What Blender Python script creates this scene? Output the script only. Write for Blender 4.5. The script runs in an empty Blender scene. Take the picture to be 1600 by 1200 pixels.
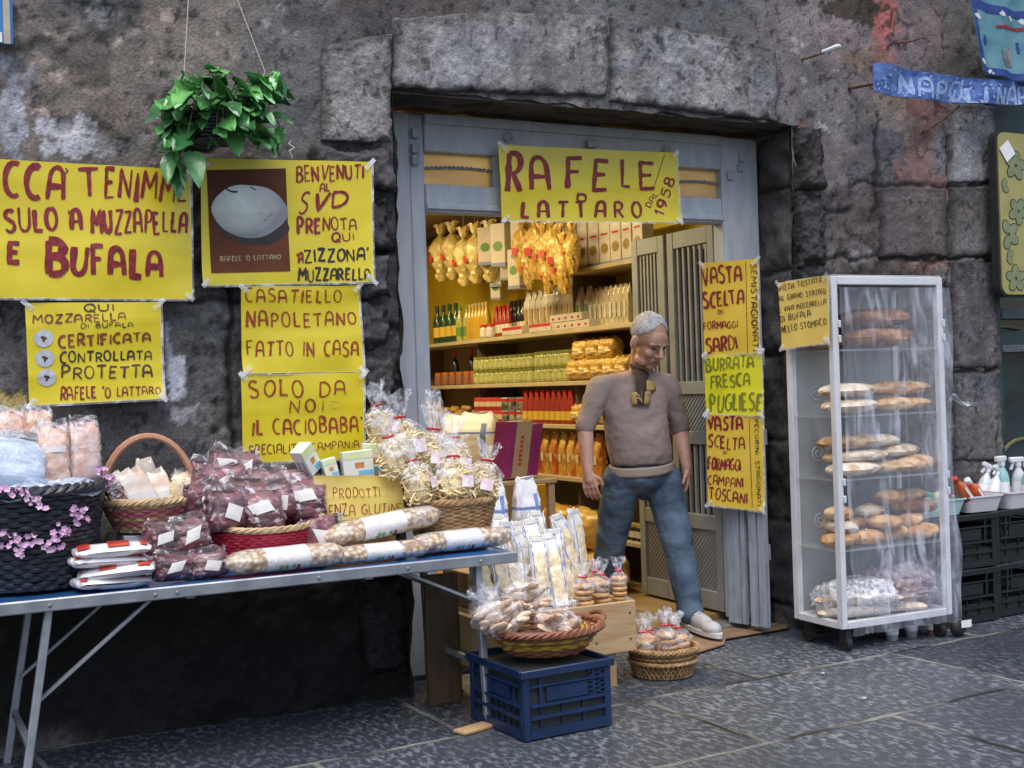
import bpy, math, random
import numpy as np
from mathutils import Vector, Matrix
R = math.radians
S = bpy.context.scene
COL = S.collection
rnd = random.Random(11)

# ---------------------------------------------------------------- camera
F_PX, YAW, PITCH, ROLL = 1946.0, R(27.17), R(0.055), R(1.817)
CAM = Vector((0.0, -4.935, 1.3))
FW = Vector((math.sin(YAW)*math.cos(PITCH), math.cos(YAW)*math.cos(PITCH), math.sin(PITCH)))
_rt = Vector((math.cos(YAW), -math.sin(YAW), 0)); _up = _rt.cross(FW)
RT = _rt*math.cos(ROLL) - _up*math.sin(ROLL)
UP = _rt*math.sin(ROLL) + _up*math.cos(ROLL)
cd = bpy.data.cameras.new('camera'); cam = bpy.data.objects.new('camera', cd); COL.objects.link(cam)
cd.sensor_width = 36.0; cd.lens = 36.0*F_PX/1600.0; cd.clip_end = 400
m = Matrix((RT, UP, -FW)).transposed().to_4x4(); m.translation = CAM
cam.matrix_world = m
S.camera = cam

# ---------------------------------------------------------------- light
W = bpy.data.worlds.new('World'); S.world = W; W.use_nodes = True
nt = W.node_tree; nt.nodes.clear()
sky = nt.nodes.new('ShaderNodeTexSky'); sky.sky_type = 'NISHITA'; sky.sun_disc = False
SUN_EL, SUN_AZ = R(66), R(205)          # azimuth clockwise from +Y
sky.sun_elevation = SUN_EL; sky.sun_rotation = SUN_AZ
sky.air_density = 1.0; sky.dust_density = 3.0
bgn = nt.nodes.new('ShaderNodeBackground'); bgn.inputs['Strength'].default_value = 0.14
wo = nt.nodes.new('ShaderNodeOutputWorld')
nt.links.new(sky.outputs[0], bgn.inputs[0]); nt.links.new(bgn.outputs[0], wo.inputs[0])
sd = bpy.data.lights.new('sun', 'SUN'); sd.energy = 1.8; sd.angle = R(55); sd.color = (0.985, 0.985, 1.0)
sun = bpy.data.objects.new('sun', sd); COL.objects.link(sun)
dvec = Vector((math.sin(SUN_AZ)*math.cos(SUN_EL), math.cos(SUN_AZ)*math.cos(SUN_EL), math.sin(SUN_EL)))
sun.rotation_euler = dvec.to_track_quat('Z', 'Y').to_euler()
S.view_settings.view_transform = 'Standard'; S.view_settings.look = 'None'
S.view_settings.exposure = 0.52; S.view_settings.gamma = 1.0
try:
    S.cycles.transparent_max_bounces = 24; S.cycles.max_bounces = 7
    S.cycles.caustics_reflective = False; S.cycles.caustics_refractive = False
    S.cycles.sample_clamp_indirect = 4.0
except Exception: pass

# ---------------------------------------------------------------- geometry helpers
def at(px, py, Y=None, X=None, Z=None):
    d = FW + RT*((px-800)/F_PX) - UP*((py-600)/F_PX)
    if Y is not None: t = (Y-CAM.y)/d.y
    elif X is not None: t = (X-CAM.x)/d.x
    else: t = (Z-CAM.z)/d.z
    return CAM + d*t

def vnoise(x, y, seed=0):
    x = np.asarray(x, float); y = np.asarray(y, float)
    r = np.random.RandomState(seed).rand(64, 64)
    xi = np.floor(x).astype(int); yi = np.floor(y).astype(int)
    fx = x-xi; fy = y-yi; fx = fx*fx*(3-2*fx); fy = fy*fy*(3-2*fy)
    a = r[xi % 64, yi % 64]; b = r[(xi+1) % 64, yi % 64]; c = r[xi % 64, (yi+1) % 64]; d = r[(xi+1) % 64, (yi+1) % 64]
    return (a*(1-fx)+b*fx)*(1-fy)+(c*(1-fx)+d*fx)*fy
def fbm(x, y, scale, octs=4, seed=0):
    s = 0; amp = .5; tot = 0
    x = np.asarray(x, float)*scale; y = np.asarray(y, float)*scale
    for o in range(octs):
        s = s + amp*vnoise(x+o*17.3, y+o*5.7, seed+o); tot += amp; amp *= .5; x = x*2; y = y*2
    return s/tot
def n1(x, y=0.0, seed=0): return float(vnoise(x, y, seed))

class MB:
    def __init__(s): s.v = []; s.f = []; s.m = []
    def add(s, vs, fs, mi=0):
        b = len(s.v); s.v += [tuple(p) for p in vs]
        for f in fs: s.f.append(tuple(i+b for i in f)); s.m.append(mi)
    def box(s, a, b, mi=0, bev=0.0):
        x0, x1 = sorted((a[0], b[0])); y0, y1 = sorted((a[1], b[1])); z0, z1 = sorted((a[2], b[2]))
        c = Vector(((x0+x1)/2, (y0+y1)/2, (z0+z1)/2)); h = ((x1-x0)/2, (y1-y0)/2, (z1-z0)/2)
        s.obox(c, Vector((1,0,0)), Vector((0,1,0)), Vector((0,0,1)), h, mi, bev)
    def obox(s, c, ax, ay, az, h, mi=0, bev=0.0):
        c = Vector(c)
        if bev <= 0:
            vs = [c+ax*(h[0]*i)+ay*(h[1]*j)+az*(h[2]*k) for k in (-1,1) for j in (-1,1) for i in (-1,1)]
            s.add(vs, [(0,2,3,1),(4,5,7,6),(0,1,5,4),(2,6,7,3),(0,4,6,2),(1,3,7,5)], mi); return
        b = min(bev, min(h)*.9); vs = []; idx = {}
        for k in (-1,1):
            for j in (-1,1):
                for i in (-1,1):
                    for n in range(3):
                        q = [h[0]-b, h[1]-b, h[2]-b]; q[n] = h[n]
                        idx[(i,j,k,n)] = len(vs); vs.append(c+ax*(q[0]*i)+ay*(q[1]*j)+az*(q[2]*k))
        I = lambda i,j,k,n: idx[(i,j,k,n)]
        fs = []
        for q in (-1,1):
            fs.append((I(q,-1,-1,0),I(q,1,-1,0),I(q,1,1,0),I(q,-1,1,0)))
            fs.append((I(-1,q,-1,1),I(1,q,-1,1),I(1,q,1,1),I(-1,q,1,1)))
            fs.append((I(-1,-1,q,2),I(1,-1,q,2),I(1,1,q,2),I(-1,1,q,2)))
        for a_ in (-1,1):
            for b_ in (-1,1):
                fs.append((I(a_,b_,-1,0),I(a_,b_,1,0),I(a_,b_,1,1),I(a_,b_,-1,1)))
                fs.append((I(a_,-1,b_,0),I(a_,1,b_,0),I(a_,1,b_,2),I(a_,-1,b_,2)))
                fs.append((I(-1,a_,b_,1),I(1,a_,b_,1),I(1,a_,b_,2),I(-1,a_,b_,2)))
                for k in (-1,1): fs.append((I(a_,b_,k,0),I(a_,b_,k,1),I(a_,b_,k,2)))
        s.add(vs, fs, mi)
    def bar(s, p, q, w, d, mi=0, up=Vector((0,0,1)), bev=0.0):
        p = Vector(p); q = Vector(q); az = (q-p); L = az.length
        if L < 1e-5: return
        az = az/L
        if abs(az.dot(up)) > .98: up = Vector((1,0,0))
        ax = up.cross(az).normalized(); ay = az.cross(ax)
        s.obox((p+q)/2, ax, ay, az, (w/2, d/2, L/2), mi, bev)
    def tube(s, pts, r, n=6, mi=0, cap=True, closed=False):
        pts = [Vector(p) for p in pts]; N = len(pts)
        rr = r if hasattr(r, '__len__') else [r]*N
        vs = []; ref = None
        for i, p in enumerate(pts):
            if closed: t = pts[(i+1) % N]-pts[i-1]
            else: t = pts[min(i+1, N-1)]-pts[max(i-1, 0)]
            if t.length < 1e-9: t = Vector((0,0,1))
            t.normalize()
            if ref is None:
                ref = Vector((0,0,1)) if abs(t.z) < .9 else Vector((1,0,0))
                ref = (ref-t*ref.dot(t)).normalized()
            else:
                ref = ref-t*ref.dot(t)
                ref = ref.normalized() if ref.length > 1e-6 else t.orthogonal().normalized()
            b = t.cross(ref)
            for k in range(n):
                a = 2*math.pi*k/n; vs.append(p+(ref*math.cos(a)+b*math.sin(a))*rr[i])
        fs = []
        for i in range(N if closed else N-1):
            j = (i+1) % N
            for k in range(n):
                l = (k+1) % n; fs.append((i*n+k, i*n+l, j*n+l, j*n+k))
        if cap and not closed:
            fs.append(tuple(range(n))[::-1]); fs.append(tuple((N-1)*n+k for k in range(n)))
        s.add(vs, fs, mi)
    def lathe(s, prof, n=20, c=(0,0,0), mi=0, cap=True, ax=None, sx=1.0, sy=1.0):
        c = Vector(c); vs = []
        for r, z in prof:
            for k in range(n):
                a = 2*math.pi*k/n; vs.append(c+Vector((r*sx*math.cos(a), r*sy*math.sin(a), z)))
        fs = []
        for i in range(len(prof)-1):
            for k in range(n):
                l = (k+1) % n; fs.append((i*n+k, i*n+l, (i+1)*n+l, (i+1)*n+k))
        if cap:
            fs.append(tuple(range(n))[::-1]); fs.append(tuple((len(prof)-1)*n+k for k in range(n)))
        s.add(vs, fs, mi)
    def surf(s, fn, nu, nv, mi=0, cu=False):
        vs = []; W_ = nu if cu else nu+1
        for j in range(nv+1):
            for i in range(W_): vs.append(fn(i/nu, j/nv))
        fs = []
        for j in range(nv):
            for i in range(nu):
                a = j*W_+i; b = j*W_+(i+1) % W_; fs.append((a, b, b+W_, a+W_))
        s.add(vs, fs, mi)
    def ell(s, c, r, mi=0, n=14, rot=None, lump=0.0, seed=0, freq=2.0):
        c = Vector(c); vs = [];  nv = max(6, n*2//3)
        for j in range(nv+1):
            th = math.pi*j/nv
            for i in range(n):
                ph = 2*math.pi*i/n
                d = Vector((math.sin(th)*math.cos(ph), math.sin(th)*math.sin(ph), math.cos(th)))
                k = 1.0
                if lump: k += lump*(n1(d.x*freq+9.1+d.z*1.7, d.y*freq+3.3-d.z*1.3, seed)-.5)*2
                q = Vector((d.x*r[0]*k, d.y*r[1]*k, d.z*r[2]*k))
                if rot is not None: q = rot @ q
                vs.append(c+q)
        fs = []
        for j in range(nv):
            for i in range(n):
                k = (i+1) % n; fs.append((j*n+i, (j+1)*n+i, (j+1)*n+k, j*n+k))
        s.add(vs, fs, mi)
    def cap_(s, p, q, r0, r1, mi=0, n=14):
        p = Vector(p); q = Vector(q); pts = []; rr = []
        d = (q-p); L = d.length; d = d/L
        for k in range(5):
            a = math.pi/2*(1-k/4); pts.append(p-d*(r0*math.sin(a))); rr.append(max(r0*math.cos(a), 1e-4))
        for k in range(5):
            a = math.pi/2*k/4; pts.append(q+d*(r1*math.sin(a))); rr.append(max(r1*math.cos(a), 1e-4))
        s.tube(pts, rr, n, mi)
    def xf(s, M):
        s.v = [tuple(M @ Vector(p)) for p in s.v]; return s
    def build(s, name, mats, parent=None, smooth=True, sharp=None):
        me = bpy.data.meshes.new(name)
        off = Vector((0,0,0))
        if parent is not None:
            off = WL(parent)
        vs = [(p[0]-off.x, p[1]-off.y, p[2]-off.z) for p in s.v]
        me.from_pydata(vs, [], s.f)
        if not isinstance(mats, (list, tuple)): mats = [mats]
        for mm in mats: me.materials.append(mm)
        if len(mats) > 1: me.polygons.foreach_set('material_index', s.m)
        if smooth:
            me.polygons.foreach_set('use_smooth', [True]*len(me.polygons))
            me.set_sharp_from_angle(angle=R(sharp if sharp else 42))
        me.update()
        o = bpy.data.objects.new(name, me); COL.objects.link(o)
        if parent is not None: o.parent = parent
        return o

def WL(o):
    v = Vector((0,0,0))
    while o is not None: v = v+o.location; o = o.parent
    return v
def tag(o, label=None, cat=None, group=None, kind=None):
    if label: o['label'] = label
    if cat: o['category'] = cat
    if group: o['group'] = group
    if kind: o['kind'] = kind
    return o
def thing(name, label, cat, loc=(0,0,0), group=None):
    o = bpy.data.objects.new(name, None); COL.objects.link(o)
    o.location = loc; o.empty_display_size = .05
    return tag(o, label, cat, group)
def dup(root, loc, rot=(0,0,0), scale=None, label=None, group=None):
    def cp(o, par):
        c = o.copy(); COL.objects.link(c)
        if par is not None: c.parent = par
        for ch in list(o.children): cp(ch, c)
        return c
    r = cp(root, None)
    return place(r, loc, rot, scale, label, group)
def place(r, loc, rot=(0,0,0), scale=None, label=None, group=None):
    r.location = loc; r.rotation_euler = rot
    if scale is not None: r.scale = (scale,)*3 if not hasattr(scale, '__len__') else scale
    if label: r['label'] = label
    if group: r['group'] = group
    return r
class Stock:
    """a prototype that is used itself first and copied afterwards"""
    def __init__(s, root): s.root = root; s.used = False
    def put(s, loc, rot=(0,0,0), scale=None, label=None, group=None):
        if not s.used:
            s.used = True; return place(s.root, loc, rot, scale, label, group)
        return dup(s.root, loc, rot, scale if scale is not None else (1,1,1), label, group)
ORD = ['first', 'second', 'third', 'fourth', 'fifth', 'sixth', 'seventh', 'eighth', 'ninth', 'tenth', 'eleventh', 'twelfth', 'thirteenth',
       'fourteenth', 'fifteenth', 'sixteenth', 'seventeenth', 'eighteenth']

# ---------------------------------------------------------------- materials
def newmat(name):
    mt = bpy.data.materials.new(name); mt.use_nodes = True
    nt = mt.node_tree; b = nt.nodes['Principled BSDF']
    return mt, nt, b
def nd(nt, t, **kw):
    n = nt.nodes.new(t)
    for k, v in kw.items():
        if k in n.inputs.keys() if hasattr(n.inputs, 'keys') else False: n.inputs[k].default_value = v
        else: setattr(n, k, v)
    return n
def c4(c): return (c[0], c[1], c[2], 1.0)
def pm(name, c, c2=None, scale=12.0, rough=.6, bump=0.0, bscale=None, metal=0.0, coat=0.0, spec=.5, stretch=None, detail=4.0,
       lo=.35, hi=.65, rvar=0.0, trans=0.0, coatr=.12, coatbump=0.0, vary=0.0, sss=0.0, tex='noise'):
    mt, nt, b = newmat(name); L = nt.links.new
    tc = nt.nodes.new('ShaderNodeTexCoord'); vec = tc.outputs['Object']
    if vary:
        oi = nt.nodes.new('ShaderNodeObjectInfo'); va = nt.nodes.new('ShaderNodeVectorMath'); va.operation = 'ADD'
        L(vec, va.inputs[0]); sc_ = nt.nodes.new('ShaderNodeVectorMath'); sc_.operation = 'SCALE'; sc_.inputs['Scale'].default_value = 7.0
        L(oi.outputs['Random'], sc_.inputs[0]); L(sc_.outputs[0], va.inputs[1]); vec = va.outputs[0]
    if stretch:
        mp = nt.nodes.new('ShaderNodeMapping'); mp.inputs['Scale'].default_value = stretch; L(vec, mp.inputs[0]); vec = mp.outputs[0]
    col = None
    if c2 is not None:
        if tex == 'voronoi':
            n = nt.nodes.new('ShaderNodeTexVoronoi'); n.inputs['Scale'].default_value = scale; L(vec, n.inputs['Vector']); fac = n.outputs['Distance']
        elif tex == 'cells':
            n = nt.nodes.new('ShaderNodeTexVoronoi'); n.inputs['Scale'].default_value = scale; L(vec, n.inputs['Vector'])
            sp = nt.nodes.new('ShaderNodeSeparateColor'); L(n.outputs['Color'], sp.inputs[0]); fac = sp.outputs[0]
        else:
            n = nt.nodes.new('ShaderNodeTexNoise'); n.inputs['Scale'].default_value = scale; n.inputs['Detail'].default_value = detail
            L(vec, n.inputs['Vector']); fac = n.outputs['Fac']
        rp = nt.nodes.new('ShaderNodeValToRGB'); L(fac, rp.inputs[0])
        rp.color_ramp.elements[0].position = lo; rp.color_ramp.elements[0].color = c4(c)
        rp.color_ramp.elements[1].position = hi; rp.color_ramp.elements[1].color = c4(c2)
        col = rp.outputs[0]
    if vary:
        hs = nt.nodes.new('ShaderNodeHueSaturation')
        mr = nt.nodes.new('ShaderNodeMapRange'); mr.inputs['To Min'].default_value = 1-vary; mr.inputs['To Max'].default_value = 1+vary
        L(oi.outputs['Random'], mr.inputs['Value']); L(mr.outputs[0], hs.inputs['Value'])
        if col is not None: L(col, hs.inputs['Color'])
        else: hs.inputs['Color'].default_value = c4(c)
        col = hs.outputs[0]
    if col is not None: L(col, b.inputs['Base Color'])
    else: b.inputs['Base Color'].default_value = c4(c)
    b.inputs['Roughness'].default_value = rough; b.inputs['Metallic'].default_value = metal
    b.inputs['Specular IOR Level'].default_value = spec
    b.inputs['Coat Weight'].default_value = coat; b.inputs['Coat Roughness'].default_value = coatr
    if trans: b.inputs['Transmission Weight'].default_value = trans
    if sss: b.inputs['Subsurface Weight'].default_value = sss; b.inputs['Subsurface Radius'].default_value = (.01,.004,.002); b.inputs['Subsurface Scale'].default_value = 1.0
    if bump:
        n2 = nt.nodes.new('ShaderNodeTexVoronoi' if tex == 'voronoi' else 'ShaderNodeTexNoise')
        n2.inputs['Scale'].default_value = bscale or scale*3
        L(vec, n2.inputs['Vector']); bp = nt.nodes.new('ShaderNodeBump'); bp.inputs['Strength'].default_value = bump
        bp.inputs['Distance'].default_value = .01
        if tex == 'voronoi': bp.invert = True
        L(n2.outputs[0], bp.inputs['Height'])
        L(bp.outputs[0], b.inputs['Normal'])
    if coatbump:
        n3 = nt.nodes.new('ShaderNodeTexNoise'); n3.inputs['Scale'].default_value = 28; n3.inputs['Detail'].default_value = 3; n3.inputs['Distortion'].default_value = 1.5
        L(tc.outputs['Object'], n3.inputs['Vector']); bp = nt.nodes.new('ShaderNodeBump'); bp.inputs['Strength'].default_value = coatbump
        bp.inputs['Distance'].default_value = .02; L(n3.outputs[0], bp.inputs['Height']); L(bp.outputs[0], b.inputs['Coat Normal'])
    return mt
def film(name, alpha=.25, tint=(.9,.93,1.0), rough=.12, bump=.6, scale=30.0, lo=.45, hi=.75, white=.5, stretch=None):
    """clear wrapping film: mostly transparent, glossy, whitish on creases and painted highlights"""
    mt, nt, b = newmat(name); L = nt.links.new; out = nt.nodes['Material Output']
    b.inputs['Base Color'].default_value = c4(tint); b.inputs['Roughness'].default_value = rough
    b.inputs['Specular IOR Level'].default_value = .8
    tr = nt.nodes.new('ShaderNodeBsdfTransparent'); mx = nt.nodes.new('ShaderNodeMixShader')
    tc = nt.nodes.new('ShaderNodeTexCoord'); n = nt.nodes.new('ShaderNodeTexNoise'); n.inputs['Scale'].default_value = scale
    n.inputs['Detail'].default_value = 4; n.inputs['Distortion'].default_value = 1.2
    if stretch:
        mp = nt.nodes.new('ShaderNodeMapping'); mp.inputs['Scale'].default_value = stretch; L(tc.outputs['Object'], mp.inputs[0]); L(mp.outputs[0], n.inputs['Vector'])
    else: L(tc.outputs['Object'], n.inputs['Vector'])
    rp = nt.nodes.new('ShaderNodeMapRange'); rp.inputs['From Min'].default_value = lo; rp.inputs['From Max'].default_value = hi
    rp.inputs['To Min'].default_value = alpha*.5; rp.inputs['To Max'].default_value = min(.95, alpha+white)
    L(n.outputs['Fac'], rp.inputs['Value'])
    bp = nt.nodes.new('ShaderNodeBump'); bp.inputs['Strength'].default_value = bump; bp.inputs['Distance'].default_value = .012
    L(n.outputs['Fac'], bp.inputs['Height']); L(bp.outputs[0], b.inputs['Normal'])
    L(rp.outputs[0], mx.inputs[0]); L(tr.outputs[0], mx.inputs[1]); L(b.outputs[0], mx.inputs[2]); L(mx.outputs[0], out.inputs[0])
    return mt
M = {}
M['sheet'] = pm('yellow_paper', (.66,.52,.007), (.76,.61,.016), scale=4, rough=.42, coat=.5, coatr=.16, coatbump=.16, bump=.16, bscale=7)
M['sheet_warm'] = pm('warm_yellow_paper', (.66,.46,.04), (.72,.52,.06), scale=6, rough=.5, bump=.12, bscale=9)
M['sheet_fluo'] = pm('fluorescent_paper', (.66,.62,.01), (.72,.68,.02), scale=6, rough=.5, bump=.1, bscale=9)
M['sheet_pale'] = pm('pale_yellow_paper', (.72,.54,.12), (.78,.60,.17), scale=6, rough=.55, bump=.1, bscale=9)
M['ink_red'] = pm('red_ink', (.15,.006,.012), (.30,.02,.028), scale=55, rough=.5)
M['ink_orange'] = pm('orange_ink', (.36,.07,.01), (.22,.03,.008), scale=60, rough=.5)
M['ink_brown'] = pm('brown_ink', (.13,.025,.012), (.28,.07,.015), scale=60, rough=.5)
M['ink_black'] = pm('black_ink', (.02,.016,.014), (.04,.025,.02), scale=40, rough=.5)
M['ink_dark'] = pm('dark_marker_ink', (.06,.03,.02), (.10,.05,.03), scale=40, rough=.5)
M['ink_green'] = pm('olive_ink', (.16,.17,.012), (.22,.22,.02), scale=40, rough=.5)
M['white_print'] = pm('white_print', (.6,.6,.6), rough=.5)
M['tape'] = film('sheet_film', alpha=.35, rough=.15, scale=14)
M['white'] = pm('white_paper', (.72,.72,.74), (.8,.8,.8), scale=20, rough=.5)

# ================================================================ STREET AND BUILDING
def proj_arr(X, Y, Z):
    dx, dy, dz = X-CAM.x, Y-CAM.y, Z-CAM.z
    zc = dx*FW.x+dy*FW.y+dz*FW.z
    return (800+F_PX*(dx*RT.x+dy*RT.y+dz*RT.z)/zc, 600-F_PX*(dx*UP.x+dy*UP.y+dz*UP.z)/zc)
def sstep(a, b, x):
    t = np.clip((x-a)/(b-a), 0, 1); return t*t*(3-2*t)

def tint_mat(name, rough=.85, fine=1.0, bump=.5, sc=80.0, spec=.3):
    mt, nt, b = newmat(name); L = nt.links.new
    at_ = nt.nodes.new('ShaderNodeAttribute'); at_.attribute_name = 'tint'
    tc = nt.nodes.new('ShaderNodeTexCoord')
    n = nt.nodes.new('ShaderNodeTexNoise'); n.inputs['Scale'].default_value = sc; n.inputs['Detail'].default_value = 4; n.inputs['Roughness'].default_value = .62
    L(tc.outputs['Object'], n.inputs['Vector'])
    mr = nt.nodes.new('ShaderNodeMapRange'); mr.inputs['From Min'].default_value = .3; mr.inputs['From Max'].default_value = .7
    mr.inputs['To Min'].default_value = 1-.34*fine; mr.inputs['To Max'].default_value = 1+.34*fine
    L(n.outputs['Fac'], mr.inputs['Value'])
    v = nt.nodes.new('ShaderNodeTexVoronoi'); v.inputs['Scale'].default_value = sc*.8; L(tc.outputs['Object'], v.inputs['Vector'])
    pit = nt.nodes.new('ShaderNodeMapRange'); pit.inputs['From Min'].default_value = .05; pit.inputs['From Max'].default_value = .24
    pit.inputs['To Min'].default_value = .5; pit.inputs['To Max'].default_value = 1; L(v.outputs['Distance'], pit.inputs['Value'])
    mu = nt.nodes.new('ShaderNodeMath'); mu.operation = 'MULTIPLY'; L(mr.outputs[0], mu.inputs[0]); L(pit.outputs[0], mu.inputs[1])
    vm = nt.nodes.new('ShaderNodeVectorMath'); vm.operation = 'SCALE'; L(at_.outputs['Color'], vm.inputs[0]); L(mu.outputs[0], vm.inputs['Scale'])
    L(vm.outputs[0], b.inputs['Base Color']); b.inputs['Roughness'].default_value = rough; b.inputs['Specular IOR Level'].default_value = spec
    bp = nt.nodes.new('ShaderNodeBump'); bp.inputs['Strength'].default_value = bump*.75; bp.inputs['Distance'].default_value = .012
    L(mu.outputs[0], bp.inputs['Height']); L(bp.outputs[0], b.inputs['Normal'])
    return mt
M['stone'] = tint_mat('weathered_stone')
M['dark_reveal'] = pm('dark_stone', (.035,.033,.033), (.08,.075,.07), scale=14, rough=.9, bump=.7, bscale=40)

def grid_mesh(name, P, keep, cols, mat, parent=None, smooth=True):
    """P (nv,nu,3) array, keep (nv-1,nu-1) bool, cols (nv,nu,3)"""
    nv, nu = P.shape[:2]
    me = bpy.data.meshes.new(name)
    idx = np.arange(nv*nu).reshape(nv, nu)
    q = np.stack([idx[:-1,:-1], idx[:-1,1:], idx[1:,1:], idx[1:,:-1]], -1)[keep]
    me.from_pydata(P.reshape(-1,3).tolist(), [], q.tolist())
    at_ = me.attributes.new('tint', 'FLOAT_COLOR', 'POINT')
    c = np.ones((nv*nu, 4), np.float32); c[:,:3] = cols.reshape(-1,3)
    at_.data.foreach_set('color', c.ravel())
    me.materials.append(mat)
    if smooth: me.polygons.foreach_set('use_smooth', [True]*len(me.polygons))
    me.update()
    o = bpy.data.objects.new(name, me); COL.objects.link(o)
    if parent is not None: o.parent = parent
    return o

DXL, DXR = at(618,330,Y=0).x, at(1238,300,Y=0).x          # door opening in the stone
DZT = (at(640,150,Y=0).z+at(1180,192,Y=0).z)/2
SHX = at(1557,420,Y=0).x                                    # left edge of the neighbouring shop
bld = thing('stone_building', 'old grey stone building with flaking plaster round the food shop doorway', 'building')

# (px, py, rx, ry, colour, strength, edge noise) stains, patches, courses of stone and painted shade
PATCH = [
 (230,110,330,190,(.215,.185,.165),1,.5), (455,110,75,170,(.165,.158,.152),1,.4), (150,10,80,42,(.12,.118,.118),.9,.6),
 (152,14,16,16,(.36,.36,.38),.9,.9), (115,215,55,30,(.62,.62,.66),.95,1.3), (20,180,24,75,(.40,.42,.48),.8,1.2), (40,130,30,30,(.16,.17,.2),.5,1.0),
 (185,225,50,22,(.22,.21,.21),.8,1.0), (265,75,60,50,(.25,.20,.165),.5,.8), (330,60,40,50,(.24,.20,.17),.5,.8),
 (460,35,22,16,(.09,.09,.095),.8,.7), (470,175,22,20,(.11,.108,.108),.6,.9),
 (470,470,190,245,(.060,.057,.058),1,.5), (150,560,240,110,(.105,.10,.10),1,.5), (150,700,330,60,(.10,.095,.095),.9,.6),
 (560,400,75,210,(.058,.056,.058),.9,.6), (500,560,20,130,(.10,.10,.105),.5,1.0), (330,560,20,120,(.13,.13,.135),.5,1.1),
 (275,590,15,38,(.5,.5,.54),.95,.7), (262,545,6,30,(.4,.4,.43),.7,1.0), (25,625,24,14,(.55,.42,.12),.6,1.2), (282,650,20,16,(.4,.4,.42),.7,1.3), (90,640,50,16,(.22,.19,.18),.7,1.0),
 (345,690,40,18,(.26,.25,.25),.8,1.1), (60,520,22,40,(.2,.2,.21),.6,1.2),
 (320,1010,480,175,(.013,.0125,.012),1,.4),  # table's shade painted near-black on the wall beneath it
 (560,25,90,45,(.14,.128,.122),.8,.6), (1000,15,260,40,(.16,.155,.155),.9,.5), (650,10,130,30,(.10,.085,.085),.8,.7),
 (1260,90,90,140,(.20,.18,.19),1,.5), (1310,250,110,200,(.19,.165,.168),1,.5), (1385,45,22,70,(.42,.14,.13),.9,.8), (1320,60,40,70,(.26,.20,.20),.6,1.0),
 (1430,60,38,60,(.22,.165,.17),.8,.8), (1335,15,45,26,(.05,.035,.025),.9,.8), (1360,95,40,24,(.24,.165,.12),.7,1.0), (1450,210,60,90,(.25,.15,.14),.9,.6),
 (1385,210,36,80,(.30,.25,.22),.8,.7), (1253,200,10,12,(.42,.10,.09),.9,.6), (1290,170,60,60,(.21,.20,.20),.6,.9), (1375,255,45,70,(.13,.125,.14),.8,.7), (1408,285,16,40,(.30,.17,.16),.7,1.1),
 (1515,225,55,62,(.25,.25,.26),1,.4), (1506,215,7,16,(.03,.03,.03),1,.5), (1508,248,6,9,(.02,.02,.02),1,.5), (1528,258,5,10,(.06,.06,.06),.9,.5),
 (1350,345,130,55,(.14,.11,.105),1,.5), (1510,350,60,55,(.115,.105,.10),1,.4), (1540,370,30,25,(.28,.26,.24),.6,1.2), (1290,350,60,60,(.10,.09,.09),.9,.6),
 (1400,405,60,14,(.27,.25,.24),.8,1.2), (1440,412,60,16,(.22,.12,.09),.6,1.2), (1520,500,55,110,(.105,.097,.10),1,.4), (1520,620,50,70,(.12,.115,.115),.9,.5), (1530,640,12,22,(.4,.39,.38),.7,1.0),
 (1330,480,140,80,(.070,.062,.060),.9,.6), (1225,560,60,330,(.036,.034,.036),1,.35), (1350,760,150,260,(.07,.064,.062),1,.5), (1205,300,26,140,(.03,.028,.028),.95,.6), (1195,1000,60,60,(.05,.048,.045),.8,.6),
 (1570,100,40,90,(.10,.07,.07),.8,.6),
]
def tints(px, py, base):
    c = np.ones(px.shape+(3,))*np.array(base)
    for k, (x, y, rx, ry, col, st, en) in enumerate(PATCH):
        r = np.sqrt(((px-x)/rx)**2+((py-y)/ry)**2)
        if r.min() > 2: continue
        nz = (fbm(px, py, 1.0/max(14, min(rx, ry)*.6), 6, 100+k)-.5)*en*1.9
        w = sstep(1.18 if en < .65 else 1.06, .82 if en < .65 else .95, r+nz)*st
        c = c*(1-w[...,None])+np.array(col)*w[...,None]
    return c
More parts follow.
